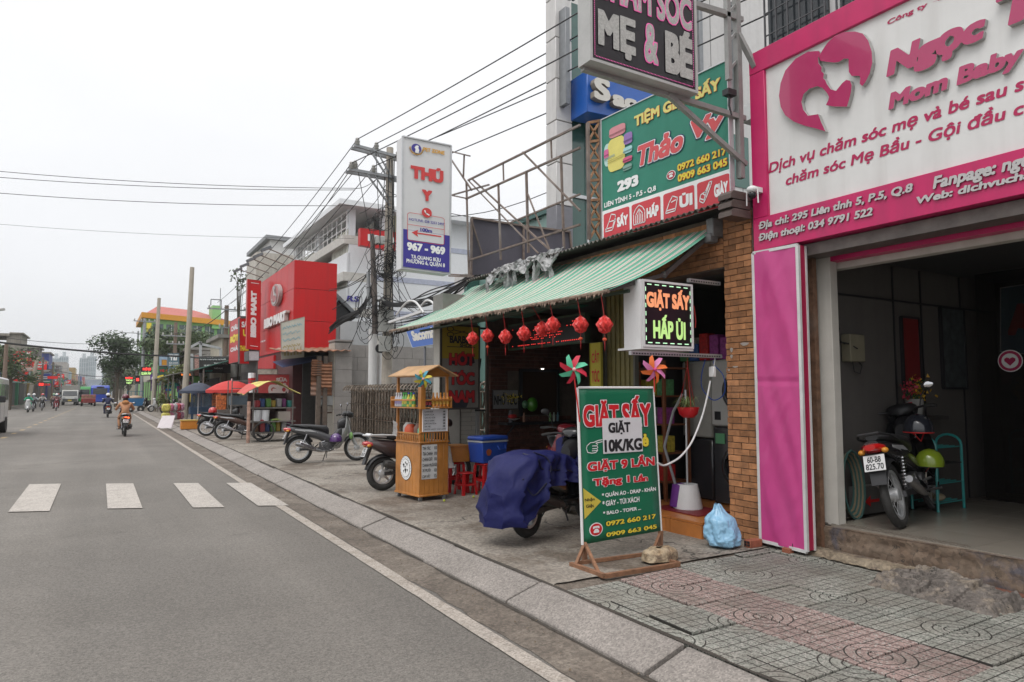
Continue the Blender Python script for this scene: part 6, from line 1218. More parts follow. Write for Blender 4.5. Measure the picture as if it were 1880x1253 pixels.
def banner(px0,py0,px1,py1,y,m_,label,lines=(),name='banner',cat='banner',fr_=None,d=.04,skew=0):
 q=[PY(px0,py1,y),PY(px1,py1+skew,y),PY(px1,py0+skew,y),PY(px0,py0,y)];t=signbox(name,label,cat,q,d,m_,fr_ or M('thin_dark_edge',(.08,.08,.08)),.012)
 for s,bx_,mm,bo in lines:text(t,s,q,bx_,mm,.008,bo)
 return t,q
def bannerX(px0,py0,px1,py1,x,m_,label,lines=(),d=.05,fr_=None,name='shop_sign',zt=None):
 a,b=PX(px0,(py0+py1)/2,x),PX(px1,(py0+py1)/2,x);z0,z1=PX(px0,py1,x).z,PX(px0,py0,x).z;q=quadX(x,b.y,a.y,z0,z1)
 t=signbox(name,label,'sign',q,d,m_,fr_ or M('thin_dark_edge',(.08,.08,.08)),.012)
 for s,bx_,mm,bo in lines:text(t,s,q,bx_,mm,.008,bo)
 return t,q
banner(473,678,509,706,27.2,M('cream_banner',(.45,.42,.35),nv=.3,ns=8),'cream cloth banner hanging under the red shop fascia')
banner(474,688,533,735,26.6,M('red_white_banner',(.42,.05,.05),nv=.2,ns=2),'red shop banner with pale letters behind the food cart',(('SỮA',(.55,.72,.9,.9),flat('pale_print',(.55,.45,.42)),.06),('GIÓ',(.3,.2,.95,.68),MATS['pale_print'],.08)))
banner(440,585,457,668,34,bred,'tall red projecting sign with yellow letters left of the vertical red sign',(('SÁ',(.2,.80,.9,.95),white,.05),('U',(.35,.60,.8,.76),yel,.06),('THANH',(.02,.28,.98,.40),yel,.06)),name='shop_sign',cat='sign',d=.4)
t,q=bannerX(421,592,440,668,5.75,bred,'red light box sign facing the road with a yellow band',(('CHÂU',(.15,.74,.85,.88),white,.06),('BỘT',(.1,.45,.9,.66),yel,.08),('CHẢ',(.15,.26,.85,.38),white,.05)),d=.3)
banner(457,645,475,662,29,M('pale_box',(.5,.5,.52)),'pale grey blank box sign under the vertical red sign',name='shop_sign',cat='sign',d=1.0)
pst=thing('striped_post','post wrapped with red white and blue paper under the red signs','post',PY(462,760,27));
for k in range(8):c=PY(462,690+k*9,27);mb=MB();mb.tube([(c.x,27,c.z-.1),(c.x,27,c.z+.1)],.13,8);mb.build('wrap',[wht,MATS['bibo_red'],MATS['bank_blue']][k%3],pst)
#motorbikes
seatm=M('seat_vinyl',(.022,.022,.024),rough=.5,nv=.1,bump=.1);engm=M('engine_cast',(.09,.09,.095),rough=.5,metal=.5,nv=.3,ns=30,bump=.2);pl_w=flat('plate_white',(.62,.62,.62))
redl=M('tail_red',(.45,.01,.01),rough=.15,nv=0,bump=0,coat=1);amb=M('amber_lens',(.6,.25,.03),rough=.2,nv=0,bump=0);clear=M('lamp_lens',(.55,.57,.6),rough=.08,nv=0,bump=0,metal=.4)
def arcpts(c,r_,a0,a1,n):return[(c[0]+r_*math.cos(R(a0+(a1-a0)*i/n)),c[1]+r_*math.sin(R(a0+(a1-a0)*i/n)))for i in range(n+1)]
def fender(c,r_,a0,a1,w_,th=.006,n=14):
 mb=MB();P=arcpts(c,r_,a0,a1,n)
 def f(u,v):i=min(int(u*n),n-1);t=u*n-i;x=P[i][0]*(1-t)+P[i+1][0]*t;z=P[i][1]*(1-t)+P[i+1][1]*t;s_=(v-.5)*2;k=1-.13*s_*s_*1.0;return(c[0]+(x-c[0])*k,s_*w_/2*(1-.25*abs(2*u-1)**3),c[1]+(z-c[1])*k)
 mb.grid(f,n,6,thick=th,n=(0,0,-1));return mb
def wheel(par,x,r_,tw,spoked,name='wheel',rimm=None):
 a=MB();k=28;m=8;vs=[];fs=[]
 for i in range(k):
  t=2*math.pi*i/k
  for j in range(m):p=2*math.pi*j/m;rr=r_-tw+tw*math.cos(p);vs.append((x+rr*math.cos(t),tw*.95*math.sin(p),r_+rr*math.sin(t)))
 for i in range(k):
  for j in range(m):fs.append((i*m+j,i*m+(j+1)%m,(i+1)%k*m+(j+1)%m,(i+1)%k*m+j))
 a.add(vs,fs);wh=a.build(name,rub,par,smooth=60);ri=r_-2*tw
 b=MB();b.lathe([(ri-.018,-tw*.6),(ri+.006,-tw*.65),(ri+.006,tw*.65),(ri-.018,tw*.6),(ri-.018,-tw*.6)],(x,0,r_),'y',28)
 if spoked:
  for i in range(18):t=2*math.pi*i/18;s_=(-1)**i;b.tube([(x+.04*math.cos(t+.5*s_),s_*.03,r_+.04*math.sin(t+.5*s_)),(x+(ri-.01)*math.cos(t),0,r_+(ri-.01)*math.sin(t))],.0028,4,caps=False)
  b.lathe([(.0,-.06),(.055,-.05),(.06,0),(.055,.05),(0,.06)],(x,0,r_),'y',14)
 else:
  for i in range(5):t=2*math.pi*i/5+.3;b.bar((x+.03*math.cos(t),0,r_+.03*math.sin(t)),(x+ri*math.cos(t+.12),0,r_+ri*math.sin(t+.12)),.022,.03)
  b.lathe([(.0,-.06),(.06,-.05),(.06,.05),(0,.06)],(x,0,r_),'y',14)
 b.build('rim',rimm or alu,wh,smooth=40)
 return wh
def make_bike(name,label,col,style='underbone',col2=None,plate=None,tail=True,fast=False,group=None,helmet=None):
 """built at the origin heading +x, wheels on z=0"""
 t=thing(name,label,'motorbike',(0,0,0),0,group);c2=col2 or col;sc_=style=='scooter'
 r_,tw,wb=(.255,.045,.62)if sc_ else(.285,.034,.615)
 wheel(t,wb,r_,tw,not sc_,'front_wheel');wheel(t,-wb,r_,tw+.005,not sc_,'rear_wheel')
 for s_ in(-1,1):
  mb=MB();mb.tube([(wb,s_*.07,r_),(wb-.17,s_*.07,.66),(wb-.20,s_*.05,.78)],[.017,.02,.02],8);mb.build('fork',alu,t)
 mb=fender((wb,r_),r_+.045,20,152,.13 if not sc_ else .15);mb.build('front_fender',c2,t,smooth=60)
 mb=MB();top=(.40,.93)if not sc_ else(.44,.93)
 def shf(u,v):
  z=.94-.66*u;w_=(.10+.13*math.sin(min(1,u*1.15)*2.3))if not sc_ else(.12+.10*math.sin(min(1,u*1.1)*2.2));x=top[0]+.03+.05*math.sin(u*2.6)-.22*u**1.7;s_=(v-.5)*2
  return(x-.16*s_*s_*(.4+u*.8),s_*w_,z+.05*s_*s_*(1-u))
 mb.grid(shf,14,10,thick=.015,n=(-1,0,0));mb.build('leg_shield',col,t,smooth=60)
 mb=MB();mb.loft([(.20,0,.78,.06,.10),(.30,0,.82,.09,.12),(.38,0,.84,.09,.12)]);mb.loft([(.02,0,.44,.07,.09),(.16,0,.54,.06,.12),(.28,0,.68,.06,.13)]);mb.build('steering_cover',blk,t,smooth=50)
 mb=MB();mb.loft([(.30,0,1.0,.05,.03),(.34,0,1.02,.12,.055),(.42,0,1.01,.15,.075),(.50,0,.99,.12,.065),(.53,0,.98,.06,.04)]);mb.build('handlebar_cowl',col if sc_ else blk,t,smooth=60)
 mb=MB();mb.ball((.505,0,.975 if not sc_ else .98),.06,(.5,1.4,.9),10);mb.build('headlight',clear,t,smooth=90)
 mb=MB();mb.tube([(.26,-.33,1.0),(.32,-.22,1.02),(.37,-.1,1.01),(.37,.1,1.01),(.32,.22,1.02),(.26,.33,1.0)],.011,8);mb.build('handlebar',blk,t)
 for s_ in(-1,1):
  mb=MB();mb.tube([(.25,s_*.34,1.0),(.30,s_*.24,1.017)],.018,8);mb.tube([(.34,s_*.20,1.02),(.31,s_*.32,.99)],.006,5);mb.build('grip',rub,t)
  mb=MB();mb.tube([(.33,s_*.19,1.03),(.34,s_*.22,1.12),(.33,s_*.28,1.19)],.006,6);st_=mb.build('mirror',blk,t);mb=MB();mb.ball((.335,s_*.30,1.215),.05,(.3,1.25,.8),10);mb.build('mirror_head',blk,st_,smooth=90)
  mb=MB();mb.ball((.324,s_*.30,1.215),.044,(.16,1.22,.76),12);mb.build('mirror_glass',M('bike_mirror',(.6,.61,.63),rough=.04,metal=1,nv=0,bump=0),st_,smooth=90)
 if not sc_:
  mb=MB();mb.loft([(-.86,0,.735,.06,.035),(-.74,0,.705,.10,.065),(-.5,0,.655,.13,.09),(-.28,0,.605,.135,.105),(-.08,0,.53,.125,.11),(.08,0,.45,.11,.095),(.22,0,.39,.085,.07)]);mb.build('side_body',c2,t,smooth=55)
  for s_ in(-1,1):mb=MB();mb.prism([(-.72,.71),(-.40,.69),(-.24,.62),(-.33,.60),(-.55,.66),(-.72,.69)],(0,s_*.124,0),(1,0,0),(0,0,1),.004);mb.build('side_stripe',alu,t,smooth=0)
  mb=MB();mb.loft([(-.80,0,.79,.05,.02),(-.7,0,.785,.10,.03),(-.45,0,.765,.13,.045),(-.2,0,.73,.135,.06),(-.05,0,.68,.115,.10),(.0,0,.63,.06,.09)]);mb.build('seat',seatm,t,smooth=60)
  mb=MB();mb.tube([(-.45,-.12,.74),(-.75,-.13,.80),(-.88,-.08,.83),(-.88,.08,.83),(-.75,.13,.80),(-.45,.12,.74)],.011,6);mb.build('grab_rail',blk,t)
 else:
  mb=MB();mb.loft([(-.86,0,.72,.06,.05),(-.74,0,.69,.13,.085),(-.5,0,.62,.165,.13),(-.25,0,.56,.17,.17),(-.06,0,.50,.155,.16),(.02,0,.42,.13,.1)]);mb.build('side_body',c2,t,smooth=55)
  mb=MB();mb.loft([(-.78,0,.81,.06,.03),(-.62,0,.815,.13,.04),(-.35,0,.775,.15,.045),(-.12,0,.745,.14,.045),(-.02,0,.72,.07,.04)]);mb.build('seat',seatm,t,smooth=60)
  mb=MB();mb.box((-.05,-.15,.28),(.30,.15,.33));mb.build('floorboard',blk,t,bevel=.02)
  mb=MB();mb.tube([(-.6,-.12,.80),(-.86,-.11,.83),(-.92,0,.84),(-.86,.11,.83),(-.6,.12,.80)],.015,6);mb.build('grab_rail',MATS['white_paint']if name=='white_rail' else alu,t)
 mb=MB();mb.loft([(-.93,0,.715,.045,.025),(-.88,0,.71,.085,.04),(-.80,0,.70,.095,.045)]);mb.build('tail_light',redl,t,smooth=50)
 for s_ in(-1,1):mb=MB();mb.ball((-.86,s_*.095,.68),.03,(1.2,1,.8),8);mb.build('indicator',amb,t,smooth=90)
 mb=MB();mb.hexa([(-.93,-.06,.40),(-.90,-.06,.40),(-.90,.06,.40),(-.93,.06,.40),(-.84,-.075,.66),(-.80,-.075,.66),(-.80,.075,.66),(-.84,.075,.66)]);mb.build('mudguard',blk,t)
 P_=[Vector((-.93,.085,.52)),Vector((-.93,-.085,.52)),Vector((-.875,-.085,.65)),Vector((-.875,.085,.65))];P_=[p+Vector((-.008,0,0))for p in P_]
 mb=MB();mb.slab(P_,qn(P_),.004);plt=mb.build('number_plate',pl_w,t,smooth=0)
 if plate:text(plt,plate[0],P_,(.18,.52,.82,.9),black,.002,.02,cell=.05);text(plt,plate[1],P_,(.08,.08,.92,.46),black,.002,.02,cell=.05)
 if not sc_:mb=fender((-wb,r_),r_+.05,30,150,.14);mb.build('rear_fender',blk,t,smooth=60)
 else:mb=fender((-wb,r_),r_+.04,60,165,.13);mb.build('rear_fender',blk,t,smooth=60)
 mb=MB()
 if not sc_:
  mb.loft([(-.18,0,.34,.10,.09,3),(-.05,0,.34,.115,.115,3),(.10,0,.34,.10,.10,3)]);mb.lathe([(0,-.135),(.085,-.13),(.09,-.10),(.09,.10),(.085,.13),(0,.135)],(-.02,0,.33),'y',18)
  for k in range(6):mb.box((.10+k*.022,-.07,.32),(.112+k*.022,.07,.44))
 else:mb.loft([(-.55,.06,.30,.05,.07),(-.3,.06,.30,.07,.09),(-.1,0,.30,.10,.08),(.02,0,.31,.07,.05)])
 mb.build('engine',engm,t,smooth=45)
 mb=MB();ey=-.15;ex=[(.02,ey*.7,.24),(-.15,ey,.24)];mb.tube(ex,.018,8)
 if sc_:mb.tube([(-.14,ey,.27),(-.24,ey-.01,.31),(-.6,ey-.02,.40),(-.66,ey-.02,.415)],[.025,.05,.065,.045],14)
 else:mb.tube([(-.16,ey,.235),(-.22,ey,.25),(-.34,ey-.01,.285),(-.66,ey-.03,.395),(-.71,ey-.03,.41)],[.02,.03,.042,.042,.03],12)
 exo=mb.build('exhaust',M('exhaust_black',(.075,.073,.07),rough=.45,metal=.3)if sc_ else M('exhaust_steel',(.30,.30,.31),rough=.35,metal=.8,nv=.2,ns=12),t,smooth=50)
 mb=MB();dy=ey-(.065 if sc_ else .052);mb.slab([Vector((-.62,dy-.015,.37)),Vector((-.30,dy,.25)),Vector((-.30,dy,.32)),Vector((-.62,dy-.015,.45))],(0,-1,0),.01);mb.build('heat_shield',chrome if not sc_ else blk,exo,bevel=.008)
 mb=MB();mb.bar((-.08,.08,.30),(-wb,.08,r_),.045);mb.bar((-.08,-.09,.28),(-wb,-.09,r_),.03,.05);mb.build('swingarm',engm,t)
 for s_ in((-1,1)if not sc_ else(1,)):
  mb=MB();mb.tube([(-.58,s_*.105,.33),(-.44,s_*.11,.66)],.012,8);
  for k in range(9):f=.1+k*.085;mb.lathe([(.012,0),(.026,.006),(.026,.014),(.012,.02)],(-.58+.14*f,s_*(.105+.005*f),.33+.33*f-.01),'z',10)
  mb.build('shock_absorber',chrome,t,smooth=40)
 for s_ in(-1,1):mb=MB();mb.tube([(.02,s_*.10,.25),(.02,s_*.25,.255)],.013,6);mb.build('foot_peg',rub,t);mb=MB();mb.tube([(-.30,s_*.12,.33),(-.27,s_*.25,.38)],.012,6);mb.build('foot_peg',rub,t)
 if not sc_:mb=MB();mb.tube([(.0,-.15,.27),(.10,-.19,.24),(.16,-.2,.30)],.008,6);mb.tube([(-.16,-.17,.33),(-.20,-.2,.42),(-.12,-.22,.45)],.008,6);mb.build('pedal',chrome,t)
 mb=MB();mb.tube([(-.02,.12,.24),(-.06,.27,.02),(-.02,.30,.008)],.010,6);mb.tube([(-.05,-.10,.24),(-.08,-.16,.10)],.010,6);mb.build('side_stand',blk,t)
 mb=MB();mb.tube([(.34,.12,1.0),(.40,.13,.86),(.44,.09,.6)],.005,5);mb.tube([(.34,-.12,1.0),(.42,-.15,.84),(.5,-.08,.4)],.005,5);mb.build('brake_cable',cable,t)
 return t
def place(o,x,y,z,rot,lean=0):o.location=(x,y,z);o.rotation_euler=(lean,0,rot);return o
def axle(p_rear,p_front,wb=.615):
 d=Vector(p_front)-Vector(p_rear);a=math.atan2(d.y,d.x);return Vector(p_rear)+Vector((math.cos(a),math.sin(a),0))*wb,a
greyp=paint('bike_grey',(.075,.075,.08),.35);silver=paint('bike_silver',(.34,.34,.335),.3);brownp=paint('bike_brown',(.09,.05,.04),.3);blackp=paint('bike_black',(.018,.018,.02),.25);redp=paint('bike_maroon',(.16,.012,.02),.25);whitep=paint('bike_white',(.5,.5,.5),.3)
helm=lambda nm,col:paint(nm,col,.2,coat=.8)
b1=make_bike('motorbike','grey and silver motorbike parked side on in front of the accordion gate',silver,'underbone',greyp,('59-X1','204.16'));c,a=axle((3.63+.0,14.70),(4.86,14.62))if False else(Vector((4.245,14.66,0)),math.atan2(-.08,1.23));place(b1,4.245,14.66,.13,a,R(-4))
def helmet(pos,r_,m_,label,strap=True,m2=None):
 t=thing('helmet',label,'helmet',pos);mb=MB();mb.lathe([(r_*.98,-.35*r_),(r_,0),(r_*.93,.35*r_),(r_*.7,.72*r_),(r_*.35,.93*r_),(0,r_)],pos,n=18);mb.lathe([(r_*.98,-.35*r_),(r_*.9,-.38*r_),(r_*.85,0),(0,r_*.9)],pos,n=18);mb.build('shell',m_,t,smooth=80)
 mb=MB();mb.lathe([(r_*1.0,-.40*r_),(r_*1.02,-.34*r_),(r_*.96,-.3*r_)],pos,n=18);mb.tube([pos+Vector((r_*.8,0,-.35*r_)),pos+Vector((0,-.02,-1.0*r_)),pos+Vector((-r_*.8,0,-.35*r_))],.006,5);mb.build('rim_and_strap',m2 or blk,t);return t
helmet(Vector((4.33,14.42,.62)),.13,helm('helmet_purple',(.07,.02,.13)),'dark purple helmet hanging on the grey and silver motorbike')
mb=MB();mb.ball((4.70,14.56,.68),.055,(.8,.8,1.4),8);one('green_pouch',mb,flat('pouch_green',(.2,.38,.12)),'small pale green pouch hanging below the headlight of the grey motorbike','pouch')
b2=make_bike('motorbike','black motorbike with number plate 60-B8 825.70 parked inside the pink shop',blackp,'underbone',blackp,('60-B8','825.70'));place(b2,6.31+.63*math.cos(R(16)),3.58+.63*math.sin(R(16)),.375,R(16),R(-12));b2.scale=(1.05,1.05,1.05)
helmet(PX(1686,785,6.98),.135,helm('helmet_black',(.02,.022,.03)),'black and red helmet hanging on the handlebar of the black motorbike',m2=flat('helmet_red_trim',(.5,.02,.02)));helmet(PX(1707,848,7.08),.13,helm('helmet_lime',(.20,.28,.02)),'lime green helmet hanging below the seat of the black motorbike')
b3=make_bike('motorbike','dark scooter with white handlebar cover parked behind the wooden drinks cart',paint('bike_dark_brown',(.05,.03,.03)),'scooter',paint('bike_dark_brown',(.05,.03,.03)),('59-C2','381.07'));place(b3,3.72+.62,9.95,.13,R(-1),R(-3))
mb=MB();mb.tube([(3.5,9.83,.97),(3.9,9.83,.955)],.012,6);mb.tube([(3.5,10.07,.97),(3.9,10.07,.955)],.012,6);mb.tube([(3.5,9.83,.97),(3.47,9.95,.98),(3.5,10.07,.97)],.02,6);o=mb.build('rear_rack',white,b3);o.matrix_parent_inverse=Matrix.Identity(4);o.data.transform((Matrix.Translation((3.72+.62,9.95,.13))@Matrix.Rotation(R(-1),4,'Z')).inverted())
b4=make_bike('motorbike','brown motorbike with a silver exhaust parked beside the roadside food cart',brownp,'underbone',brownp,('59-V3','117.42'));place(b4,3.43+.6,23.4,.13,R(-5),R(-5))
b5=dup(b4,label='dark motorbike parked furthest left with a red helmet on its seat',swap={'bike_brown':blackp});place(b5,3.2+.6,25.6,.13,R(-8),R(-5));helmet(Vector((3.35,25.5,.98)),.14,helm('helmet_red',(.40,.015,.015)),'red helmet resting on the tail of the furthest left parked motorbike')
b6=make_bike('motorbike','dark red scooter facing the road between the covered bike and the pavement sign',redp,'scooter',redp,('59-H1','552.90'));place(b6,5.28,7.55,.13,math.atan2(-.85,-.45),R(-4))
b8=dup(b6,label='dark red scooter inside the pink shop behind the glass at the right edge');place(b8,9.25,3.0,.375,R(200),R(-4))
b7=dup(b3,label='black scooter almost hidden under a blue rain cover',swap={'bike_dark_brown':blackp});hd=math.atan2(.5,1.15);cx,cy=3.79+.62*math.cos(hd),5.98+.62*math.sin(hd);place(b7,cx,cy,.13,hd,R(-3))
for ch in[c_ for c_ in b7.children if c_.name.startswith(('number_plate','tail_light','grab_rail','mirror','indicator','rear_rack'))]:
 for g_ in list(ch.children_recursive):bpy.data.objects.remove(g_)
 bpy.data.objects.remove(ch)
def section(f):
 return f
mb=MB();nx,na=46,40;Mx=Matrix.Translation((cx,cy,.13))@Matrix.Rotation(hd,4,'Z')
def lerp_tab(tab,f):
 for i in range(len(tab)-1):
  if f<=tab[i+1][0]:t=(f-tab[i][0])/(tab[i+1][0]-tab[i][0]);return tab[i][1]*(1-t)+tab[i+1][1]*t
 return tab[-1][1]
tops_=[(-1.14,.50),(-1.06,.72),(-.90,.86),(-.6,.885),(-.25,.85),(-.05,.80),(.08,.66),(.16,.58),(.24,.56),(.34,.80),(.45,.98),(.55,.95),(.66,.75)];wid=[(-1.14,.09),(-1.05,.18),(-.88,.24),(-.3,.25),(.1,.22),(.4,.30),(.55,.25),(.66,.1)];hem=[(-1.14,.18),(-.96,.20),(-.84,.34),(-.74,.50),(-.3,.56),(0,.50),(.3,.36),(.66,.45)]
def cov(u,v):
 x=-1.14+1.80*u;t_=lerp_tab(tops_,x);w_=lerp_tab(wid,x);h_=lerp_tab(hem,x);s_=(v-.5)*2;a=abs(s_)
 if a<.45:q=a/.45;y=w_*math.sin(q*math.pi/2)*.92;z=t_-.08*q**3
 else:q=(a-.45)/.55;y=w_*(.92+.14*q);z=(t_-.08)*(1-q)+h_*q
 fo=.045*(1-abs(math.sin(x*11+2.2*math.sin(z*4)+(3 if s_>0 else 0))))**2*2.2*(min(1,a*1.3))+.04*(1-abs(math.sin(x*5-z*8+s_*2)))**4+.03*(1-abs(math.sin(x*9+z*6)))**5+.045*mnoise.noise((x*4,z*4,s_*2))+.018*mnoise.noise((x*12,z*10,s_*3))
 xx=x+.03*mnoise.noise((z*6,s_*3,2))-(.05*(1-(z-.17)/.8)if x<-.9 else 0)
 return Mx@Vector((xx,math.copysign(y+fo*.9,s_)if a>.05 else s_*w_,z+(.02*mnoise.noise((x*7,s_*5,4))if a<.5 else .03*mnoise.noise((x*6,0,9))*a)))
mb.grid(cov,70,60,thick=.0);mb.grid(lambda u,v:cov(0,v).lerp(cov(.0,1-v),u*.5),4,60)
cv=thing('rain_cover','crumpled navy blue rain cover draped over the parked scooter','cover',(cx,cy,.3));covm=M('cover_navy',(.008,.010,.072),rough=.6,spec=.25,nv=.15,ns=3,bump=.35,bs=14,dirt=.15,dcol=(.022,.026,.10));mb.build('sheet',covm,cv,smooth=70)
sm=M('seam_dark',(.01,.01,.03),rough=.6,nv=0,bump=0)
def seam(pts):
 mb=MB();n_=len(pts)
 P=[cov((x+1.14)/1.80,v)for x,v in pts];P=smooth_path(P,5);cc_=Mx@Vector((-.3,0,.5));mb.tube([p+(p-cc_).normalized()*.006 for p in P],.0085,6);mb.build('seam',sm,cv)
seam([(-.85,.45),(-.8,.3),(-.7,.2),(-.5,.16),(-.2,.14),(.1,.12),(.3,.12)]);seam([(-.75,.4),(-.62,.3),(-.6,.2),(-.66,.12),(-.7,.05)]);seam([(-1.0,.25),(-.9,.12),(-.75,.08),(-.6,.07)])
#people
def skin_mesh(V,E_,Rr,sub=1):
 me=bpy.data.meshes.new('fig');me.from_pydata(V,E_,[]);o=bpy.data.objects.new('fig',me);COL.objects.link(o)
 m=o.modifiers.new('s','SKIN');m.use_smooth_shade=True;bpy.context.view_layer.update()
 sv=me.skin_vertices[0].data
 for i,r_ in enumerate(Rr):sv[i].radius=r_ if isinstance(r_,tuple)else(r_,r_);sv[i].use_root=(i==0)
 q=o.modifiers.new('u','SUBSURF');q.levels=sub;q.render_levels=sub
 dg=bpy.context.evaluated_depsgraph_get();me2=bpy.data.meshes.new_from_object(o.evaluated_get(dg));bpy.data.objects.remove(o);return me2
def rider_mesh(arms='bars'):
 V=[(-.30,0,.80),(-.29,0,.93),(-.26,0,1.07),(-.22,0,1.20),(-.18,0,1.29),(-.15,0,1.37),(-.13,0,1.45)];Rr=[(.15,.13),(.135,.12),(.14,.115),(.15,.11),(.055,.055),(.085,.09),(.085,.085)]
 E_=[(i,i+1)for i in range(6)];lab=['t']*4+['n']+['h']*2
 for s_ in(-1,1):
  n=len(V)
  arm=[(-.20,s_*.17,1.22),(-.06,s_*.27,1.06),(.02,s_*.29,1.0),(.22,s_*.28,1.01),(.27,s_*.28,1.02)]
  V+=arm;Rr+=[.062,.05,.045,.033,.035];E_+=[(3,n),(n,n+1),(n+1,n+2),(n+2,n+3),(n+3,n+4)];lab+=['t','t','t','s','s']
  n=len(V);leg=[(-.22,s_*.12,.80),(.02,s_*.17,.73),(.10,s_*.18,.68),(.05,s_*.17,.50),(.03,s_*.16,.36),(.05,s_*.16,.31),(.17,s_*.17,.30)]
  V+=leg;Rr+=[.085,.07,.06,.052,.04,.04,.035];E_+=[(0,n)]+[(n+i,n+i+1)for i in range(6)];lab+=['l']*4+['s','f','f']
 me=skin_mesh([Vector(p)for p in V],E_,Rr,1);Vv=[Vector(p)for p in V];order=['t','l','s','f','h','n']
 segs=[(Vv[a],Vv[b],lab[b])for a,b in E_]
 for p in me.polygons:
  c=p.center;best=None
  for a,b,l in segs:
   d=b-a;t_=max(0,min(1,(c-a).dot(d)/d.length_squared));q=(a+d*t_-c).length
   if best is None or q<best[0]:best=(q,l)
  p.material_index={'t':0,'l':1,'s':2,'f':3,'h':2,'n':2}[best[1]]
 return me
skin=M('skin',(.36,.20,.13),rough=.55,nv=.05,bump=0);shoe=flat('shoe_dark',(.04,.035,.03));RM=rider_mesh()
def fabric(nm,c):return M(nm,c,rough=.85,nv=.15,ns=6,bump=.3,bs=12,local=True)
hairm=M('hair_black',(.012,.01,.01),rough=.6,nv=.2)
def rider(label,top,legs,helm_m,scale=.96,mask=True,hood=None,ang=0,group=None):
 t=thing('person',label,'person',(0,0,0),0,group);me=RM.copy();me.materials.clear()
 for m_ in(top,legs,skin,shoe):me.materials.append(m_)
 b=bpy.data.objects.new('body',me);COL.objects.link(b);b.parent=t;W[b.name]=W[t.name]
 mb=MB();c=Vector((-.125,0,1.445));r_=.128;mb.lathe([(r_*.97,-.25*r_),(r_,.0),(r_*.95,.35*r_),(r_*.72,.72*r_),(r_*.35,.93*r_),(0,r_)],c+Vector((0,0,.02)),n=16);mb.add([c+Vector(p)for p in((.10,-.08,.03),(.17,-.05,.015),(.17,.05,.015),(.10,.08,.03))],[(0,1,2,3)]);mb.build('helmet',helm_m,t,smooth=70)
 mb=MB();mb.ball(c+Vector((-.035,0,-.06)),.098,(.8,.95,.9),10);mb.build('hair',hairm,t,smooth=90)
 if mask:mb=MB();mb.ball(c+Vector((.03,0,-.07)),.085,(.9,.95,.6),10);mb.build('face_mask',flat('mask_blue',(.2,.3,.4)),t,smooth=90)
 else:
  mb=MB();mb.ball((-.035,0,1.40),.016,(1.2,.8,1),6);[mb.ball((-.125,s_*.088,1.41),.02,(.6,.4,1),6)for s_ in(-1,1)];mb.build('nose_and_ears',skin,t,smooth=90);mb=MB();[mb.ball((-.045,s_*.032,1.425),.009,(.6,1,.6),6)for s_ in(-1,1)];mb.box((-.042,-.02,1.362),(-.036,.02,1.368));mb.build('eyes_and_mouth',black,t)
 if hood:mb=MB();mb.ball((-.28,0,1.27),.10,(.75,1.25,.8),12);mb.build('hood',hood,t,smooth=90)
 return t
def mounted(bike,person,x,y,rot,dz=0.):place(bike,x,y,.0+dz,rot);place(person,x,y,-.02+dz,rot);return bike,person
tan=fabric('cloth_tan',(.47,.24,.13));hoodm=fabric('cloth_tan_hood',(.42,.19,.07));coral=fabric('cloth_coral',(.50,.17,.13))
nb=make_bike('motorbike','dark scooter ridden away from us in the near lane with its tail light on',redp,'scooter',blackp,('59-K1','636.41'))
[bpy.data.objects.remove(c_)for c_ in list(nb.children)if c_.name.startswith('side_stand')]
rd=rider('person in a tan hooded jacket and maroon helmet riding away in the near lane',tan,coral,helm('helmet_maroon',(.10,.008,.02)),mask=False,hood=hoodm)
mounted(nb,rd,.84,29.7,R(91))
mb=MB();mb.ball((-.94,.0,.715),.03,(.6,1.6,.8),8);mb.ball((-.925,-.08,.70),.03,(.8,1.2,1),8);mb.build('lit_lamp',lit('tail_glow',(1,.12,.03),1.6),nb,smooth=90)
ob=make_bike('motorbike','brown scooter further ahead in the near lane carrying a rider in orange',paint('bike_rust',(.16,.05,.02)),'scooter',paint('bike_rust',(.16,.05,.02)),('59-L1','20.118'));[bpy.data.objects.remove(c_)for c_ in list(ob.children)if c_.name.startswith('side_stand')];orr=rider('person in dark top and orange trousers riding the further scooter in the near lane',fabric('cloth_navy',(.03,.035,.08)),fabric('cloth_orange',(.40,.09,.03)),helm('helmet_tan',(.5,.32,.2)),mask=False)
mounted(ob,orr,.50,52.5,R(91));pass_=rider('pillion passenger in white helmet behind the orange trousered rider',fabric('cloth_navy',(.03,.035,.08)),fabric('cloth_orange',(.40,.09,.03)),helm('helmet_white',(.6,.6,.6)),mask=False);place(pass_,.46,52.0,.02,R(95))
onc=[(-5.05,69.5,'bike_white',(.02,.30,.16),(.03,.03,.04),(.5,.5,.5),'leftmost oncoming rider in a bright green jacket'),(-4.45,75.6,'bike_black',(.45,.44,.42),(.04,.05,.1),(.5,.05,.05),'oncoming rider in a pale shirt between two others'),(-4.0,84,'bike_black',(.4,.3,.22),(.05,.05,.05),(.2,.35,.2),'oncoming rider in a beige top set slightly behind'),(-3.35,75.0,'bike_maroon',(.20,.10,.10),(.03,.03,.03),(.6,.6,.6),'rightmost oncoming rider with a white helmet and dark red top'),(-4.9,72.6,'bike_black',(.3,.32,.34),(.05,.05,.06),(.62,.62,.62),'oncoming rider half hidden behind the green jacketed rider'),(-3.9,90,'bike_black',(.3,.3,.3),(.05,.05,.06),(.5,.06,.05),'furthest oncoming rider with a red helmet')]
pb_={'bike_white':whitep,'bike_black':blackp,'bike_maroon':redp}
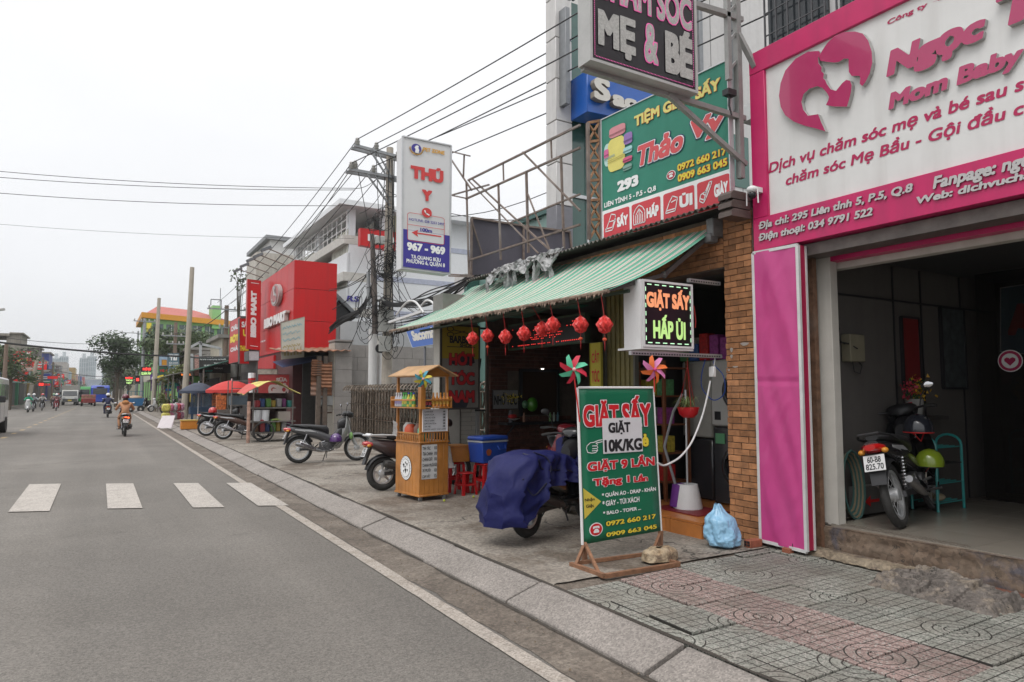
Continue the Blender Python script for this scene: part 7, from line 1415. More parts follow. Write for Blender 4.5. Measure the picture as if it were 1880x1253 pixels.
for k,(x,y,bm_,tc_,lc_,hc_,lb)in enumerate(onc):
 o=dup(nb,label='motorbike of the '+lb,group='oncoming motorbikes',swap={'bike_maroon':pb_[bm_],'bike_black':pb_[bm_],'tail_glow':redl});p_=rider(lb+' across the road',fabric('top_%d'%k,tc_),fabric('legs_%d'%k,lc_),helm('helm_%d'%k,hc_),group='oncoming riders');mounted(o,p_,x,y,R(-89+2*(k%2)))
for k,(x,y,m_,lb)in enumerate(((4.05,60.5,whitep,'white scooter parked beside the blue cart far along the pavement'),(4.5,52,blackp,'black scooter parked past the blue umbrella cart'),(4.3,48,brownp,'dark scooter parked nearest the hanging goods stall'),(4.6,56,redp,'maroon scooter parked under the far stall awning'),(3.7,70,blackp,'black motorbike parked on the far kerb'),(3.6,84,whitep,'pale motorbike parked furthest along the kerb'),(5.2,64,redp,'red motorbike parked under the dark shop front'))):
 o=dup(b3,label=lb,group='motorbikes parked far along the pavement',swap={'bike_dark_brown':m_});place(o,x,y,.13,R(200+37*(k%3)),R(-4))
#cars and larger vehicles
def prof_body(par,prof,w_,m_,name='body',y0=0,taper=.0,bev=.04):
 mb=MB();mb.prism(prof,(0,w_/2,0),(1,0,0),(0,0,1),w_);o=mb.build(name,m_,par,bevel=bev,smooth=50,seg=2);return o
def car_wheel(par,x,y,r_,w_=.2):
 mb=MB();mb.lathe([(r_*.6,-w_/2),(r_*.95,-w_/2),(r_,-w_/3),(r_,w_/3),(r_*.95,w_/2),(r_*.6,w_/2)],(x,y,r_),'y',24);o=mb.build('wheel',rub,par,smooth=45)
 mb=MB();mb.lathe([(0,-w_*.38),(r_*.2,-w_*.40),(r_*.25,-w_*.3),(r_*.58,-w_*.32),(r_*.62,-w_*.5),(r_*.62,w_*.5),(0,w_*.38)],(x,y,r_),'y',20)
 for k in range(5):t=k*2*math.pi/5;mb.bar((x,y-w_*.42,r_),(x+r_*.58*math.cos(t),y-w_*.42,r_+r_*.58*math.sin(t)),.05,.03)
 mb.build('rim',alu,o)
wv=thing('parked_van','white van at the left edge driving towards us','van',(0,0,0));vwm=paint('van_white',(.56,.56,.57),.3,dirt=.3);gl=M('car_glass',(.02,.025,.03),rough=.05,nv=0,bump=0,spec=.8)
prof_body(wv,[(-2.3,.45),(-2.35,.7),(-2.3,1.3),(-2.15,2.0),(-1.95,2.2),(1.2,2.22),(1.6,2.1),(2.0,1.35),(2.45,1.1),(2.5,.6),(2.45,.4)],1.85,vwm,bev=.08)
for s_ in(-1,1):
 for(xa,xb)in((-2.0,-.9),(-.8,.3),(.45,1.45)):mb=MB();mb.prism([(xa,1.32),(xb+(.2 if xb>1 else 0),1.32),(xb-(.12 if xb>1 else 0),1.95),(xa+.03,1.95)],(0,s_*.915+(.02 if s_>0 else-.0),0),(1,0,0),(0,0,1),.02);mb.build('side_window',gl,wv,bevel=.02)
 for x in(-1.5,1.6):car_wheel(wv,x,s_*.86,.33)
 mb=MB();mb.box((1.45,s_*.93,1.25),(1.55,s_*1.18,1.5));mb.build('mirror',blk,wv,bevel=.03);mb=MB();mb.box((-2.36,s_*.8-.08,.85),(-2.3,s_*.8+.08,1.25));mb.build('tail_light',redl,wv)
 for x in(-.85,.38):mb=MB();mb.box((x,s_*.926,.6),(x+.012,s_*.929,2.0));mb.build('door_seam',black,wv)
 mb=MB();mb.box((-2.2,s_*.93,.95),(1.2,s_*.935,.98));mb.build('body_crease',vwm,wv)
mb=MB();mb.quad((1.66,-.78,2.02),(1.66,.78,2.02),(2.03,.82,1.4),(2.03,-.82,1.4));mb.build('windscreen',gl,wv);mb=MB();mb.box((2.42,-.7,.55),(2.52,.7,.85));mb.build('grille',blk,wv)
place(wv,-4.15,32.9,0,R(-90));wv.name='delivery_van'
def truck():
 t=thing('box_truck','small white truck with a grey box body coming towards us','truck');prof_body(t,[(.6,.5),(.6,1.95),(.95,2.0),(1.75,1.95),(2.15,1.2),(2.2,.5)],1.8,paint('cab_white',(.5,.5,.48)),'cab');mb=MB();mb.box((-3,-1,.85),(.5,1,2.6));mb.build('cargo_box',M('box_grey',(.28,.27,.25)),t,bevel=.03)
 mb=MB();mb.quad((1.80,-.75,1.85),(1.80,.75,1.85),(2.15,.8,1.25),(2.15,-.8,1.25));o=mb.build('windscreen',gl,t);o.data.transform(Matrix.Translation((.03,0,.0)));mb=MB();mb.box((2.18,-.8,.45),(2.28,.8,.85));mb.build('bumper',M('bumper_dark',(.08,.08,.08)),t)
 mb=MB();mb.box((2.28,-.2,.55),(2.29,.2,.72));mb.build('number_plate',M('plate_yellow',(.55,.4,.05)),t)
 for s_ in(-1,1):mb=MB();mb.box((2.2,s_*.65-.15,.85),(2.26,s_*.65+.15,1.05));mb.build('headlight',clear,t);[car_wheel(t,x,s_*.8,.36)for x in(1.4,-2)];mb=MB();mb.box((1.8,s_*.95,1.4),(1.86,s_*1.15,1.75));mb.build('mirror',blk,t)
 return t
place(truck(),-3.3,108,0,R(-90))
def bus(label,col,wd,ln,h,lamp,nm):
 t=thing('bus',label,'bus');m_=paint(nm,col,.3);prof_body(t,[(-ln/2,.4),(-ln/2,h-.3),(-ln/2+.3,h),(ln/2-.3,h),(ln/2,h-.4),(ln/2+.05,.4)],wd,m_,bev=.1)
 for s_ in(-1,1):
  for k in range(5):x=-ln/2+.5+k*(ln-1)/5;mb=MB();mb.box((x,s_*wd/2-.01,h*.5),(x+(ln-1)/5-.12,s_*wd/2+.012,h*.82));mb.build('side_window',gl,t)
  for x in(-ln/3,ln/3):car_wheel(t,x,s_*(wd/2-.12),.42)
  mb=MB();mb.box((-ln/2-.03,s_*wd*.4-.08,.8),(-ln/2,s_*wd*.4+.08,1.1));mb.build('tail_light',redl,t);mb=MB();mb.box((ln/2+.0,s_*wd*.36-.12,.7),(ln/2+.08,s_*wd*.36+.12,.9));mb.build('headlight',clear,t)
 mb=MB();mb.box((-ln/2-.02,-wd*.38,h*.55),(-ln/2+.01,wd*.38,h*.85));mb.build('rear_window',gl,t,bevel=.03);mb=MB();mb.box((ln/2-.05,-wd*.43,h*.42),(ln/2+.07,wd*.43,h*.84));mb.build('windscreen',gl,t,bevel=.03)
 mb=MB();mb.box((-ln/2-.025,-wd*.2,h*.87),(-ln/2,wd*.2,h*.94));mb.build('route_board',black,t);return t
place(bus('green bus coming towards us behind the small white truck',(.03,.28,.06),2.0,7,2.5,0,'bus_green'),-2.1,116,0,R(-90));place(bus('bright blue bus driving away in the near lane',(.02,.06,.42),2.1,6.5,2.6,0,'bus_blue'),.05,108,0,R(90))
rc=thing('pickup','small dark red open truck loaded with goods left of the blue bus','truck');prof_body(rc,[(-1.6,.4),(-1.6,.95),(.2,.95),(.35,1.4),(1.0,1.4),(1.5,.9),(1.7,.8),(1.7,.4)],1.5,paint('pickup_red',(.20,.02,.02)));[car_wheel(rc,x,s_*.68,.28)for x in(-1.1,1.1)for s_ in(-1,1)];mb=MB();mb.box((-1.5,-.65,.95),(.1,.65,1.3));mb.build('load',M('load_mixed',(.25,.12,.08),nv=.6,ns=6),rc)
for s_ in(-1,1):mb=MB();mb.box((-1.63,s_*.6-.08,.6),(-1.6,s_*.6+.08,.8));mb.build('tail_light',redl,rc)
place(rc,-1.15,99,0,R(90))
#drinks cart
wd=M('varnished_pine',(.42,.17,.035),rough=.4,nv=.28,ns=3,bump=.06,bs=30,dirt=.15,dcol=(.22,.09,.03),coat=.2)
CB=Vector((3.75,8.65,.13));ca=math.atan2(.06,.45);ct=thing('drinks_cart','small varnished wooden drinks cart with a pitched roof on castors','cart',CB,ca);CM=W[ct.name]
def cbox(a,b,m_=None,name='board',par=None,bev=.003):mb=MB();mb.T=CM;mb.box(a,b);return mb.build(name,m_ or wd,par or ct,bevel=bev)
Wc,Dc=.46,.66
for k in range(6):cbox((k*Wc/6+.001,0,.07),((k+1)*Wc/6-.001,.012,.79),name='plank');
for k in range(7):cbox((0,k*Dc/7+.001,.07),(.012,(k+1)*Dc/7-.001,.79),name='plank')
cbox((Wc-.012,.0,.07),(Wc,Dc,.79),name='side_panel');cbox((0,Dc-.012,.07),(Wc,Dc,.79),name='side_panel');cbox((-.01,-.01,.065),(Wc+.01,Dc+.01,.09),name='base_rim');cbox((-.015,-.015,.785),(Wc+.015,Dc+.015,.805),name='counter_top')
for(x,y)in((0,0),(Wc-.035,0),(0,Dc-.035),(Wc-.035,Dc-.035)):cbox((x,y,.8),(x+.035,y+.035,1.74),name='corner_post')
for k in range(9):cbox((.04+k*.045,-.006,.80),(.062+k*.045,.006,.93),name='picket')
for k in range(13):cbox((-.006,.03+k*.048,.80),(.006,.055+k*.048,.90+.0),name='picket')
cbox((-.012,0,.90),(.0,Dc,.925),name='rail');cbox((0,-.012,.925),(Wc,0,.945),name='rail')
cbox((-.03,-.07,1.26),(Wc+.02,.04,1.275),name='shelf');cbox((-.03,-.07,1.36),(Wc+.02,-.055,1.385),name='rail');cbox((-.09,0,1.26),(.03,Dc,1.275),name='shelf');cbox((-.09,0,1.36),(-.075,Dc,1.385),name='rail');cbox((Wc,-.07,1.26),(Wc+.015,.03,1.42),name='shelf_end');cbox((-.09,Dc,1.26),(.03,Dc+.012,1.42),name='shelf_end');cbox((-.035,-.075,1.25),(.04,.0,1.55),name='corner_board')
mb=MB();mb.T=CM;e_=.09;xm=Wc/2
for s_,x_ in((0,-e_),(1,Wc+e_)):mb.hexa([(x_,-e_-.02,1.70),(xm,-e_-.02,1.84),(xm,Dc+e_,1.84),(x_,Dc+e_,1.70),(x_,-e_-.02,1.715),(xm,-e_-.02,1.858),(xm,Dc+e_,1.858),(x_,Dc+e_,1.715)]if s_==0 else[(xm,-e_-.02,1.84),(x_,-e_-.02,1.70),(x_,Dc+e_,1.70),(xm,Dc+e_,1.84),(xm,-e_-.02,1.858),(x_,-e_-.02,1.715),(x_,Dc+e_,1.715),(xm,Dc+e_,1.858)])
mb.build('roof',M('pine_pale',(.42,.25,.12),rough=.6,nv=.2,ns=4),ct);mb=MB();mb.T=CM;mb.add([(0,-.03,1.72),(Wc,-.03,1.72),(xm,-.03,1.835)],[(0,1,2)]);mb.add([(0,-.02,1.72),(Wc,-.02,1.72),(xm,-.02,1.835)],[(0,2,1)]);mb.build('gable',wd,ct);cbox((-.0,-.02,1.70),(Wc,.0,1.73),name='eave_board');cbox((-.02,0,1.69),(0,Dc,1.72),name='eave_board')
for(x,y)in((.04,.04),(Wc-.04,.04),(.04,Dc-.04),(Wc-.04,Dc-.04)):
 mb=MB();mb.T=CM;mb.lathe([(0,-.012),(.03,-.01),(.03,.01),(0,.012)],(x,y,.03),'y',12);mb.box((x-.012,y-.018,.03),(x+.012,y+.018,.066));mb.build('castor',steel,ct)
def cq(x0,x1,z0,z1,y=-.002):return[CM@Vector(p)for p in((x0,y,z0),(x1,y,z0),(x1,y,z1),(x0,y,z1))]
q=cq(.035,.43,.945,1.245,-.014);mn=signbox('menu_board','white coffee menu board fixed above the pickets of the drinks cart','sign',q,.006,flat('menu_white',(.55,.55,.58)),white,.003)
for k,s in enumerate(('CAFE ĐÁ','CAFE SỮA','CACAO SỮA','MILO DẦM','LIPTON SỮA','ĐÁ ME','NƯỚC NGỌT CÁC LOẠI')):
 v=.86-k*.135;text(mn,s,q,(.07,v,.07+.048*len(s),v+.085),black,.002,.008,cell=.06)
 if k<6:text(mn,'18K',q,(.82,v,.92,v+.075),black,.002,.03,cell=.06)
q=cq(.03,.275,.30,.765,-.008);pr2=signbox('price_sheet','white price sheet with six bold drink names on the front of the cart','sign',q,.003,flat('sheet_white',(.58,.58,.58)),None,0)
for k,(s,n_)in enumerate((('TRÀ TẮC','10'),('TRÀ CHANH','10'),('CHANH DÂY','10'),('CHANH MUỐI','10'),('XÍ MUỘI','10'),('CAM VẮT','15'))):
 v=.85-k*.163;text(pr2,s,q,(.04,v,.04+.073*len(s),v+.12),black,.002,.015,cell=.045);text(pr2,n_,q,(.80,v,.96,v+.10),black,.002,.02,cell=.045)
lc_=CM@Vector((-.003,.36,.43));ux=(CM.to_3x3()@Vector((0,-1,0)));mb=MB()
def disc(par,c,u,v,r_,m_,off,name='emblem'):n=u.cross(v);mb=MB();mb.add([c+u*(r_*math.cos(t))+v*(r_*1.1*math.sin(t))+n*off for t in[i*math.pi/14 for i in range(28)]],[tuple(range(28))]);return mb.build(name,m_,par,smooth=0)
zz=Vector((0,0,1));disc(ct,lc_,ux,zz,.155,black,.002);disc(ct,lc_,ux,zz,.148,wht,.004);disc(ct,lc_,ux,zz,.115,black,.006);disc(ct,lc_,ux,zz,.110,wht,.008)
mb=MB();n=ux.cross(zz)
for k in range(22):a=k*.2856;rr=.131;c=lc_+ux*rr*math.cos(a)+zz*rr*1.1*math.sin(a)+n*.009;mb.add([c+ux*.007+zz*.003,c-ux*.004+zz*.01,c-ux*.007-zz*.004],[(0,1,2)])
for(u,v,s_)in((-.05,.03,.03),(.04,.05,.025),(.0,-.04,.035),(.05,-.03,.02),(-.05,-.05,.02),(0,.07,.02),(-.01,.01,.022)):c=lc_+ux*u+zz*v+n*.009;mb.add([c+ux*s_*math.cos(t)*(.6+.4*math.sin(3*t))+zz*s_*math.sin(t)for t in[i*.7 for i in range(9)]],[tuple(range(9))])
mb.build('emblem',black,ct,smooth=0)
def bottle(pos,cols,label,r_=.03,h=.2,group='bottles on the drinks cart shelf'):
 t=thing('bottle',label,'bottle',pos,0,group);mb=MB();mb.lathe([(0,0),(r_,.005),(r_,h*.6),(r_*.45,h*.78),(r_*.4,h*.9)],pos,n=12);mb.build('body',cols[0],t,smooth=50)
 mb=MB();mb.lathe([(r_*.45,h*.88),(r_*.5,h*.9),(r_*.5,h),(0,h)],pos,n=12);mb.build('cap',cols[1],t,smooth=50);mb=MB();mb.lathe([(r_*1.03,h*.2),(r_*1.03,h*.5)],pos,n=12,a0=0,a1=359.9);mb.build('label',cols[2],t,smooth=60)
bt=lambda n_,c:M('bottle_'+n_,c,rough=.12,nv=0,bump=0,coat=.5)
bc={'pale':(bt('pale',(.45,.45,.5)),flat('cap_w',(.6,.6,.6)),flat('lab_lilac',(.35,.3,.5))),'green':(bt('green',(.12,.35,.08)),flat('cap_g',(.05,.4,.08)),flat('lab_y',(.55,.5,.1))),'yellow':(bt('yellow',(.55,.45,.04)),flat('cap_b',(.03,.08,.4)),flat('lab_g',(.1,.35,.1))),'orange':(bt('orange',(.60,.22,.02)),flat('cap_o',(.65,.3,.05)),flat('lab_o',(.6,.35,.05))),'dark':(bt('dark',(.03,.025,.03)),flat('cap_d',(.1,.02,.02)),flat('lab_r',(.3,.03,.04)))}
for k,c in enumerate(('pale','pale','pale','green','green','yellow','green','yellow')):
 bottle(CM@Vector((-.03,.60-k*.068,1.276)),bc[c],['furthest clear bottle','second clear bottle','third clear bottle','first green bottle beside the clear ones','second green bottle','yellow bottle between two green ones','green bottle with a yellow label','yellow bottle nearest the corner post'][k]+' on the street side shelf of the cart',.028,.2)
for k,c in enumerate(('dark','dark','orange','orange','orange','orange','orange')):
 bottle(CM@Vector((.075+k*.058,-.03,1.276)),bc[c],['leftmost dark bottle','second dark bottle','orange bottle beside the dark ones','second orange bottle','third orange bottle','fourth orange bottle','rightmost orange bottle'][k]+' on the front shelf of the cart',.024,.2 if k>1 else .15)
filmb=M('clear_film',(.6,.6,.6),rough=.2,nv=.2,ns=10,bump=.4,alpha=.45)
for k,(x,y,z,r_,m_,nm,lb)in enumerate(((.1,.42,.86,.09,flat('fruit_red',(.5,.08,.03)),'fruit_bag','bag of red and orange fruit on the cart counter'),(.12,.22,.87,.08,flat('cup_brown',(.16,.08,.06)),'cup_stack','stack of brown cups on the cart counter'),(.14,.55,.88,.08,flat('cup_white',(.5,.5,.48)),'cup_stack','stack of white cups at the back of the cart counter'),(.1,.10,.85,.07,flat('pack_green',(.1,.4,.25)),'snack_packet','green and white packets near the corner post of the cart'))):
 mb=MB();mb.T=CM;mb.lathe([(r_*.6,-.05),(r_,0),(r_*.95,.12),(r_*.5,.17),(0,.17)],(x,y,z),n=12);one(nm,mb,m_,lb,'goods',smooth=50)
mb=MB();mb.T=CM;mb.grid(lambda u,v:(-.05+.02*mnoise.noise((u*5,v*5,0)),.66-.12*u,1.08-.2*v-.03*u),8,8);one('plastic_bag',mb,filmb,'thin clear plastic bag hanging at the back corner of the cart','bag')
mb=MB();bl_=CM@Vector((Wc+.06,.10,.72));mb.grid(lambda u,v:bl_+Vector((math.cos(u*6.28)*(.03+.07*v)*(1+.2*mnoise.noise((u*6,v*3,1))),math.sin(u*6.28)*(.03+.06*v),-.30*v)),18,10);one('plastic_bag',mb,filmb,'clear plastic bag hanging on the right side of the cart','bag',smooth=70)
pwc=[flat('pw_yellow',(.6,.5,.05)),flat('pw_teal',(.05,.3,.4)),flat('pw_pink',(.6,.3,.3))];pinwheel(CM@Vector((-.02,-.10,1.66)),Vector((-.35,-1,0)),pwc,CM@Vector((-.0,-.0,1.35)),'yellow teal and pink pinwheel on the corner post of the drinks cart',.13,.2)
stm=M('red_stool_plastic',(.45,.012,.015),rough=.35,nv=.06,bump=0)
def stool(name,label,w_=.30,h=.44,group='red plastic stools'):
 t=thing(name,label,'stool',(0,0,0),0,group);a,b=w_/2*.8,w_/2
 mb=MB();mb.box((-a,-a,h-.03),(a,a,h));mb.build('seat',stm,t,bevel=.012)
 for sx_ in(-1,1):
  for sy_ in(-1,1):mb=MB();p=lambda z,f,o1,o2:(sx_*(f-o1),sy_*(f-o2),z);mb.hexa([p(0,b,.045,.0),p(0,b,0,0),p(0,b,0,.045),p(0,b,.02,.045),p(h-.03,a,.045,0),p(h-.03,a,0,0),p(h-.03,a,0,.045),p(h-.03,a,.02,.045)]);mb.build('leg',stm,t)
 mb=MB();f=.5;m_=(a+b)/2
 for sx_ in(-1,1):mb.box((sx_*m_-.006,-m_,h*.42),(sx_*m_+.006,m_,h*.5));mb.box((-m_,sx_*m_-.006,h*.42),(m_,sx_*m_+.006,h*.5))
 mb.build('stretcher',stm,t);return t
s1=stool('plastic_stool','red plastic stool carrying the blue cool box');place(s1,4.93,8.95,.13,.2);s2_=dup(s1,label='red plastic stool carrying the wooden box beside the drinks cart');place(s2_,4.62,9.35,.13,-.1);s3=dup(s1,label='low red stool standing between the drinks cart and the cool box');place(s3,4.62,8.98,.13,.1);s3.scale=(.85,.85,.72);s4=dup(s1,label='second red stool under the right half of the blue cool box');place(s4,5.12,9.12,.13,.35)
cl=thing('cool_box','blue cool box with a pale rim on red stools in front of the barber shop','cool box',(5.0,9.0,.575),.2);CL=W[cl.name];cbl=M('cooler_blue',(.02,.07,.38),rough=.4,nv=.06,bump=.0)
mb=MB();mb.T=CL;mb.hexa([(-.22,-.15,0),(.22,-.15,0),(.22,.15,0),(-.22,.15,0),(-.25,-.17,.30),(.25,-.17,.30),(.25,.17,.30),(-.25,.17,.30)]);mb.build('body',cbl,cl,bevel=.015,seg=2);mb=MB();mb.T=CL;mb.box((-.255,-.175,.302),(.255,.175,.325));mb.build('rim',M('rim_pale',(.4,.42,.45)),cl);mb=MB();mb.T=CL;mb.box((-.26,-.18,.327),(.26,.18,.39));mb.build('lid',cbl,cl,bevel=.025,seg=3)
mb=MB();mb.T=CL;mb.tube([(.04,-.175,.25),(.05,-.20,.2),(.18,-.20,.2),(.19,-.175,.25)],.012,8);mb.build('handle',cbl,cl);mb=MB();mb.T=CL;mb.add([(-.13+.05*math.cos(t)*(1+.2*math.sin(5*t)),-.172+.000,.16+.05*math.sin(t))for t in[i*.524 for i in range(12)]],[tuple(range(12))]);o=mb.build('sticker',flat('sticker_orange',(.35,.09,.03)),cl,smooth=0);o.location.y-=.006
wb_=thing('wooden_box','small orange varnished wooden box on a red stool beside the cart','box',(4.62,9.3,.575));mb=MB();mb.box((4.42,9.2,.575),(4.80,9.5,.80));mb.build('body',wd,wb_,bevel=.005);mb=MB();mb.box((4.41,9.19,.80),(4.81,9.51,.82));mb.build('lid',wd,wb_)
mb=MB();[mb.ball((x,y,.15),.018,n=6)for x,y in((4.05,8.5),(4.55,8.6))];one('limes',mb,flat('lime',(.35,.4,.05)),'two small limes dropped on the pavement beside the cart','fruit')
mb=MB();mb.lathe([(.19,-.03),(.21,0),(.19,.03),(.16,.03),(.16,-.03),(.19,-.03)],(5.25,9.65,.35),'x',20);one('spare_wheel',mb,chrome,'white motorbike wheel glimpsed between the red stools','wheel')
#food cart
fc=thing('food_cart','cluttered roadside food cart with a yellow and red cloth roof and bicycle wheels','cart',(4.6,21.9,.13));fm=M('cart_frame',(.12,.11,.10),rough=.6,nv=.3);F_=lambda px,py,y=21.7:PY(px,py,y)
mb=MB();x0,x1=F_(462,700).x,F_(537,700).x;y0,y1=21.6,22.5;zc=F_(500,773).z;zs=F_(500,748).z;ztp=F_(500,722).z
for x in(x0+.05,x1):[mb.bar((x,y,.3),(x,y,ztp+.05),.035)for y in(y0,y1)]
mb.build('frame',fm,fc)
mb=MB();mb.box((x0+.05,y1-.04,.35),(x1,y1,ztp));mb.box((x1-.02,y0,zs),(x1+.02,y1,ztp));mb.build('back_panel',M('cart_panel_dark',(.07,.03,.03),nv=.6,ns=6),fc)
for z,nm in((zc,'counter'),(zs,'shelf'),(.42,'lower_shelf')):mb=MB();mb.box((x0,y0,z-.04),(x1+.1,y1,z));mb.build(nm,fm,fc)
clothm=M('cart_cloth',(.50,.42,.12),rough=.8,nv=.35,ns=3,bump=.2)
def roof(u,v):x=x0-.25+(x1-x0+.45)*u;z=ztp-.05+.42*math.sin(math.pi*min(1,u*.82+.12))**.8-(.13*(1-u*5)if u<.2 else 0)+.03*mnoise.noise((u*6,v*4,0))-.12*(1-v)*(.5+.5*math.sin(u*9));return(x,y0-.15+(y1-y0+.3)*v,z)
mb=MB();mb.grid(roof,24,10,thick=.01);mb.build('cloth_roof',clothm,fc,smooth=70);mb=MB();mb.grid(lambda u,v:Vector(roof(u*.22,v))+Vector((0,-.012,.012)),6,8);mb.build('red_cloth_end',flat('cloth_red',(.5,.06,.04)),fc,smooth=70)
for k,px in enumerate((466,481)):c=F_(px+6,770);mb=MB();mb.lathe([(.11,0),(.13,.30),(.135,.30),(.135,.33),(0,.33)],(c.x,21.75,zc),n=18);one('bucket',mb,flat('bucket_white',(.55,.56,.58)),('left' if k==0 else 'right')+' hand one of two white buckets on the food cart','bucket','white buckets on the food cart',smooth=45)
gcol=[((.35,.02,.03),'red'),((.05,.1,.3),'blue'),((.1,.25,.05),'green'),((.5,.35,.05),'yellow'),((.3,.3,.3),'grey'),((.25,.05,.2),'purple'),((.03,.25,.22),'teal'),((.2,.1,.05),'brown')]
for k in range(14):
 c,nm=gcol[k%8];x=x0+.12+(k%7)*(x1-x0-.1)/7;hi=k<7;z=zs if hi else .42;mb=MB();mb.box((x,21.65+.1*(k%2),z),(x+.14,21.95,z+(.26 if hi else .38)*(1-.2*(k%3==0))));one('container',mb,flat('goods_dull_'+nm,tuple(x*.55 for x in c)),nm+(' packet on the upper shelf of the food cart' if hi else ' tub on the bottom shelf of the food cart')+(', near its right end' if k%7>3 else ', near its left end'),'container','containers on the food cart',bevel=.02)
for k,(px,y)in enumerate(((484,21.5),(478,22.6),)):c=PY(px,800,y);wheel(fc,0,.01,.001,False)if False else None;mb=MB();mb.lathe([(.29,-.018),(.31,0),(.29,.018),(.26,.012),(.26,-.012),(.29,-.018)],(c.x,y,.44),'y',28);[mb.tube([(c.x,y,.44),(c.x+.28*math.cos(t),y,.44+.28*math.sin(t))],.004,4)for t in[i*.52 for i in range(12)]];mb.build('wheel',rub,fc)
mb=MB();mb.box((F_(510,760).x,21.62,zc),(F_(532,760).x,22,zc+.28));one('glass_box',mb,glass('cart_glass',(.5,.45,.4),.5),'small glass box of food at the right end of the food cart','box');mb=MB();mb.ball((F_(508,770).x,21.7,zc+.03),.12,(1.4,.8,.35));one('banana_leaves',mb,flat('leaf_bundle',(.14,.18,.03)),'bundle of green leaves on the counter of the food cart','leaves')
po=thing('wooden_post','thin red and white painted post beside the food cart','post',(3.9,21.9,.1));c=F_(455,812,21.4);mb=MB();mb.tube([(c.x,21.4,.12),(c.x,21.4,1.35)],.05,8);mb.build('shaft',M('post_peeling',(.36,.22,.17),rough=.8,nv=.5,ns=8),po)
mb=MB();g0=PY(440,745,22.8);
ct2=thing('sugarcane_press','dark metal cart frame with a bottle crate between the umbrella and the food cart','cart',(4.2,23,.1))
mb=MB();a,b=PY(425,745,24),PY(455,745,24);[mb.bar((x,y,.4),(x,y,2.0),.03)for x in(a.x,b.x+.3)for y in(24,24.8)];[mb.bar((a.x,24,z),(b.x+.3,24,z),.03)for z in(1.2,1.6,1.75,2.0)];mb.build('frame',fm,ct2);mb=MB();mb.box((a.x,24.05,1.2),(b.x+.25,24.6,1.5));mb.build('crate',flat('crate_dark',(.06,.08,.1)),ct2)
def umbrella(label,c,r_,h,m_,n=8,drop=.38):
 t=thing('umbrella',label,'umbrella',(c.x,c.y,.13));mb=MB();sg=5
 def f(u,v):k=u*n;i=int(k)%n;fr=k-int(k);a=2*math.pi*(u);sc_=1-.035*math.sin(math.pi*fr)*v;rr=r_*v*sc_;return(c.x+rr*math.cos(a),c.y+rr*math.sin(a),h-drop*v**1.7+.02*math.sin(math.pi*fr)*v)
 mb.grid(f,n*5,7,thick=.006);mb.build('canopy',m_,t,smooth=25)
 mb=MB();mb.grid(lambda u,v:(c.x+r_*(1-.035*math.sin(math.pi*((u*n)%1)))*math.cos(u*6.2832),c.y+r_*(1-.035*math.sin(math.pi*((u*n)%1)))*math.sin(u*6.2832),h-drop-(.09+.03*math.sin(math.pi*((u*n)%1)))*v+.02*math.sin(math.pi*((u*n)%1))*(1-v)),n*5,1);mb.build('valance',m_,t,smooth=25)
 mb=MB();mb.tube([(c.x,c.y,.13),(c.x,c.y,h+.08)],.022,8);mb.build('pole',white,t);mb=MB();[mb.tube([(c.x,c.y,h-.02),(c.x+r_*.97*math.cos(2*math.pi*k/n),c.y+r_*.97*math.sin(2*math.pi*k/n),h-drop-.01)],.008,4)for k in range(n)];mb.build('rib',steel,t)
umbrella('large red parasol above the motorbikes beside the food cart',Vector((PY(425,710,30).x,30,0)),.98,PY(425,699,30).z,M('parasol_red',(.50,.035,.03),rough=.7,nv=.08,ns=2,bump=.05),drop=.40)
umbrella('dark blue umbrella over the blue glass cart',Vector((PY(365,705,37).x,37,0)),.88,PY(365,703,37).z,M('umbrella_navy',(.03,.04,.07),rough=.6,nv=.3,ns=3,bump=.05),drop=.42)
gcx=PY(348,775,37.5).x;bg2=thing('glass_cart','blue framed glass food cart under the dark blue umbrella','cart',(gcx+.6,37.6,.1));fb=flat('cart_blue',(.04,.09,.17))
mb=MB();mb.box((gcx,37.4,.55),(gcx+1.5,38.1,.9));mb.box((gcx+.05,37.45,.15),(gcx+.15,37.55,.55));mb.box((gcx+1.3,37.45,.15),(gcx+1.4,37.55,.55));mb.build('base',fb,bg2);mb=MB();[mb.bar((gcx+x,y,.9),(gcx+x,y,1.65),.04)for x in(.1,.5,.95,1.4)for y in(37.45,38.05)];mb.build('frame',fb,bg2);mb=MB();mb.box((gcx+.1,37.44,.92),(gcx+.95,37.46,1.6));mb.build('glass',glass('cart_glass2',(.2,.3,.4),.5),bg2)
for k in range(2):mb=MB();z=.95+k*.33;mb.box((gcx+1.0,37.35,z),(gcx+1.38,37.6,z+.3));one('carton',mb,M('carton_red_yellow',(.50,.14,.04),nv=.7,ns=12,bump=0),('lower' if k==0 else 'upper')+' red and yellow carton on the blue glass cart','carton','cartons on the blue glass cart')
for k in range(3):mb=MB();z=.85+k*.22;c=PY(403,740,33.5);mb.box((c.x-.12,33.5,z),(c.x+.28,33.8,z+.2));one('carton',mb,MATS['carton_red_yellow'],['bottom','middle','top'][k]+' carton of the small stack under the red parasol','carton','cartons under the parasol')
mb=MB();c=PY(398,760,33.6);mb.box((c.x,33.3,.2),(c.x+.6,34,.85));one('stall_table',mb,fm,'dark stall table under the red parasol','table')
ob_=thing('orange_box','orange plastic crate standing by the kerb beyond the parked motorbikes','crate',PG(342,788,.13));c=PG(332,789,.13);mb=MB();mb.box(c,c+Vector((.62,.4,.34)));mb.build('body',flat('crate_orange',(.55,.20,.02)),ob_,bevel=.02);mb=MB();mb.box(c+Vector((-.02,-.02,.34)),c+Vector((.64,.42,.38)));mb.build('lid',flat('crate_yellow',(.55,.38,.08)),ob_)
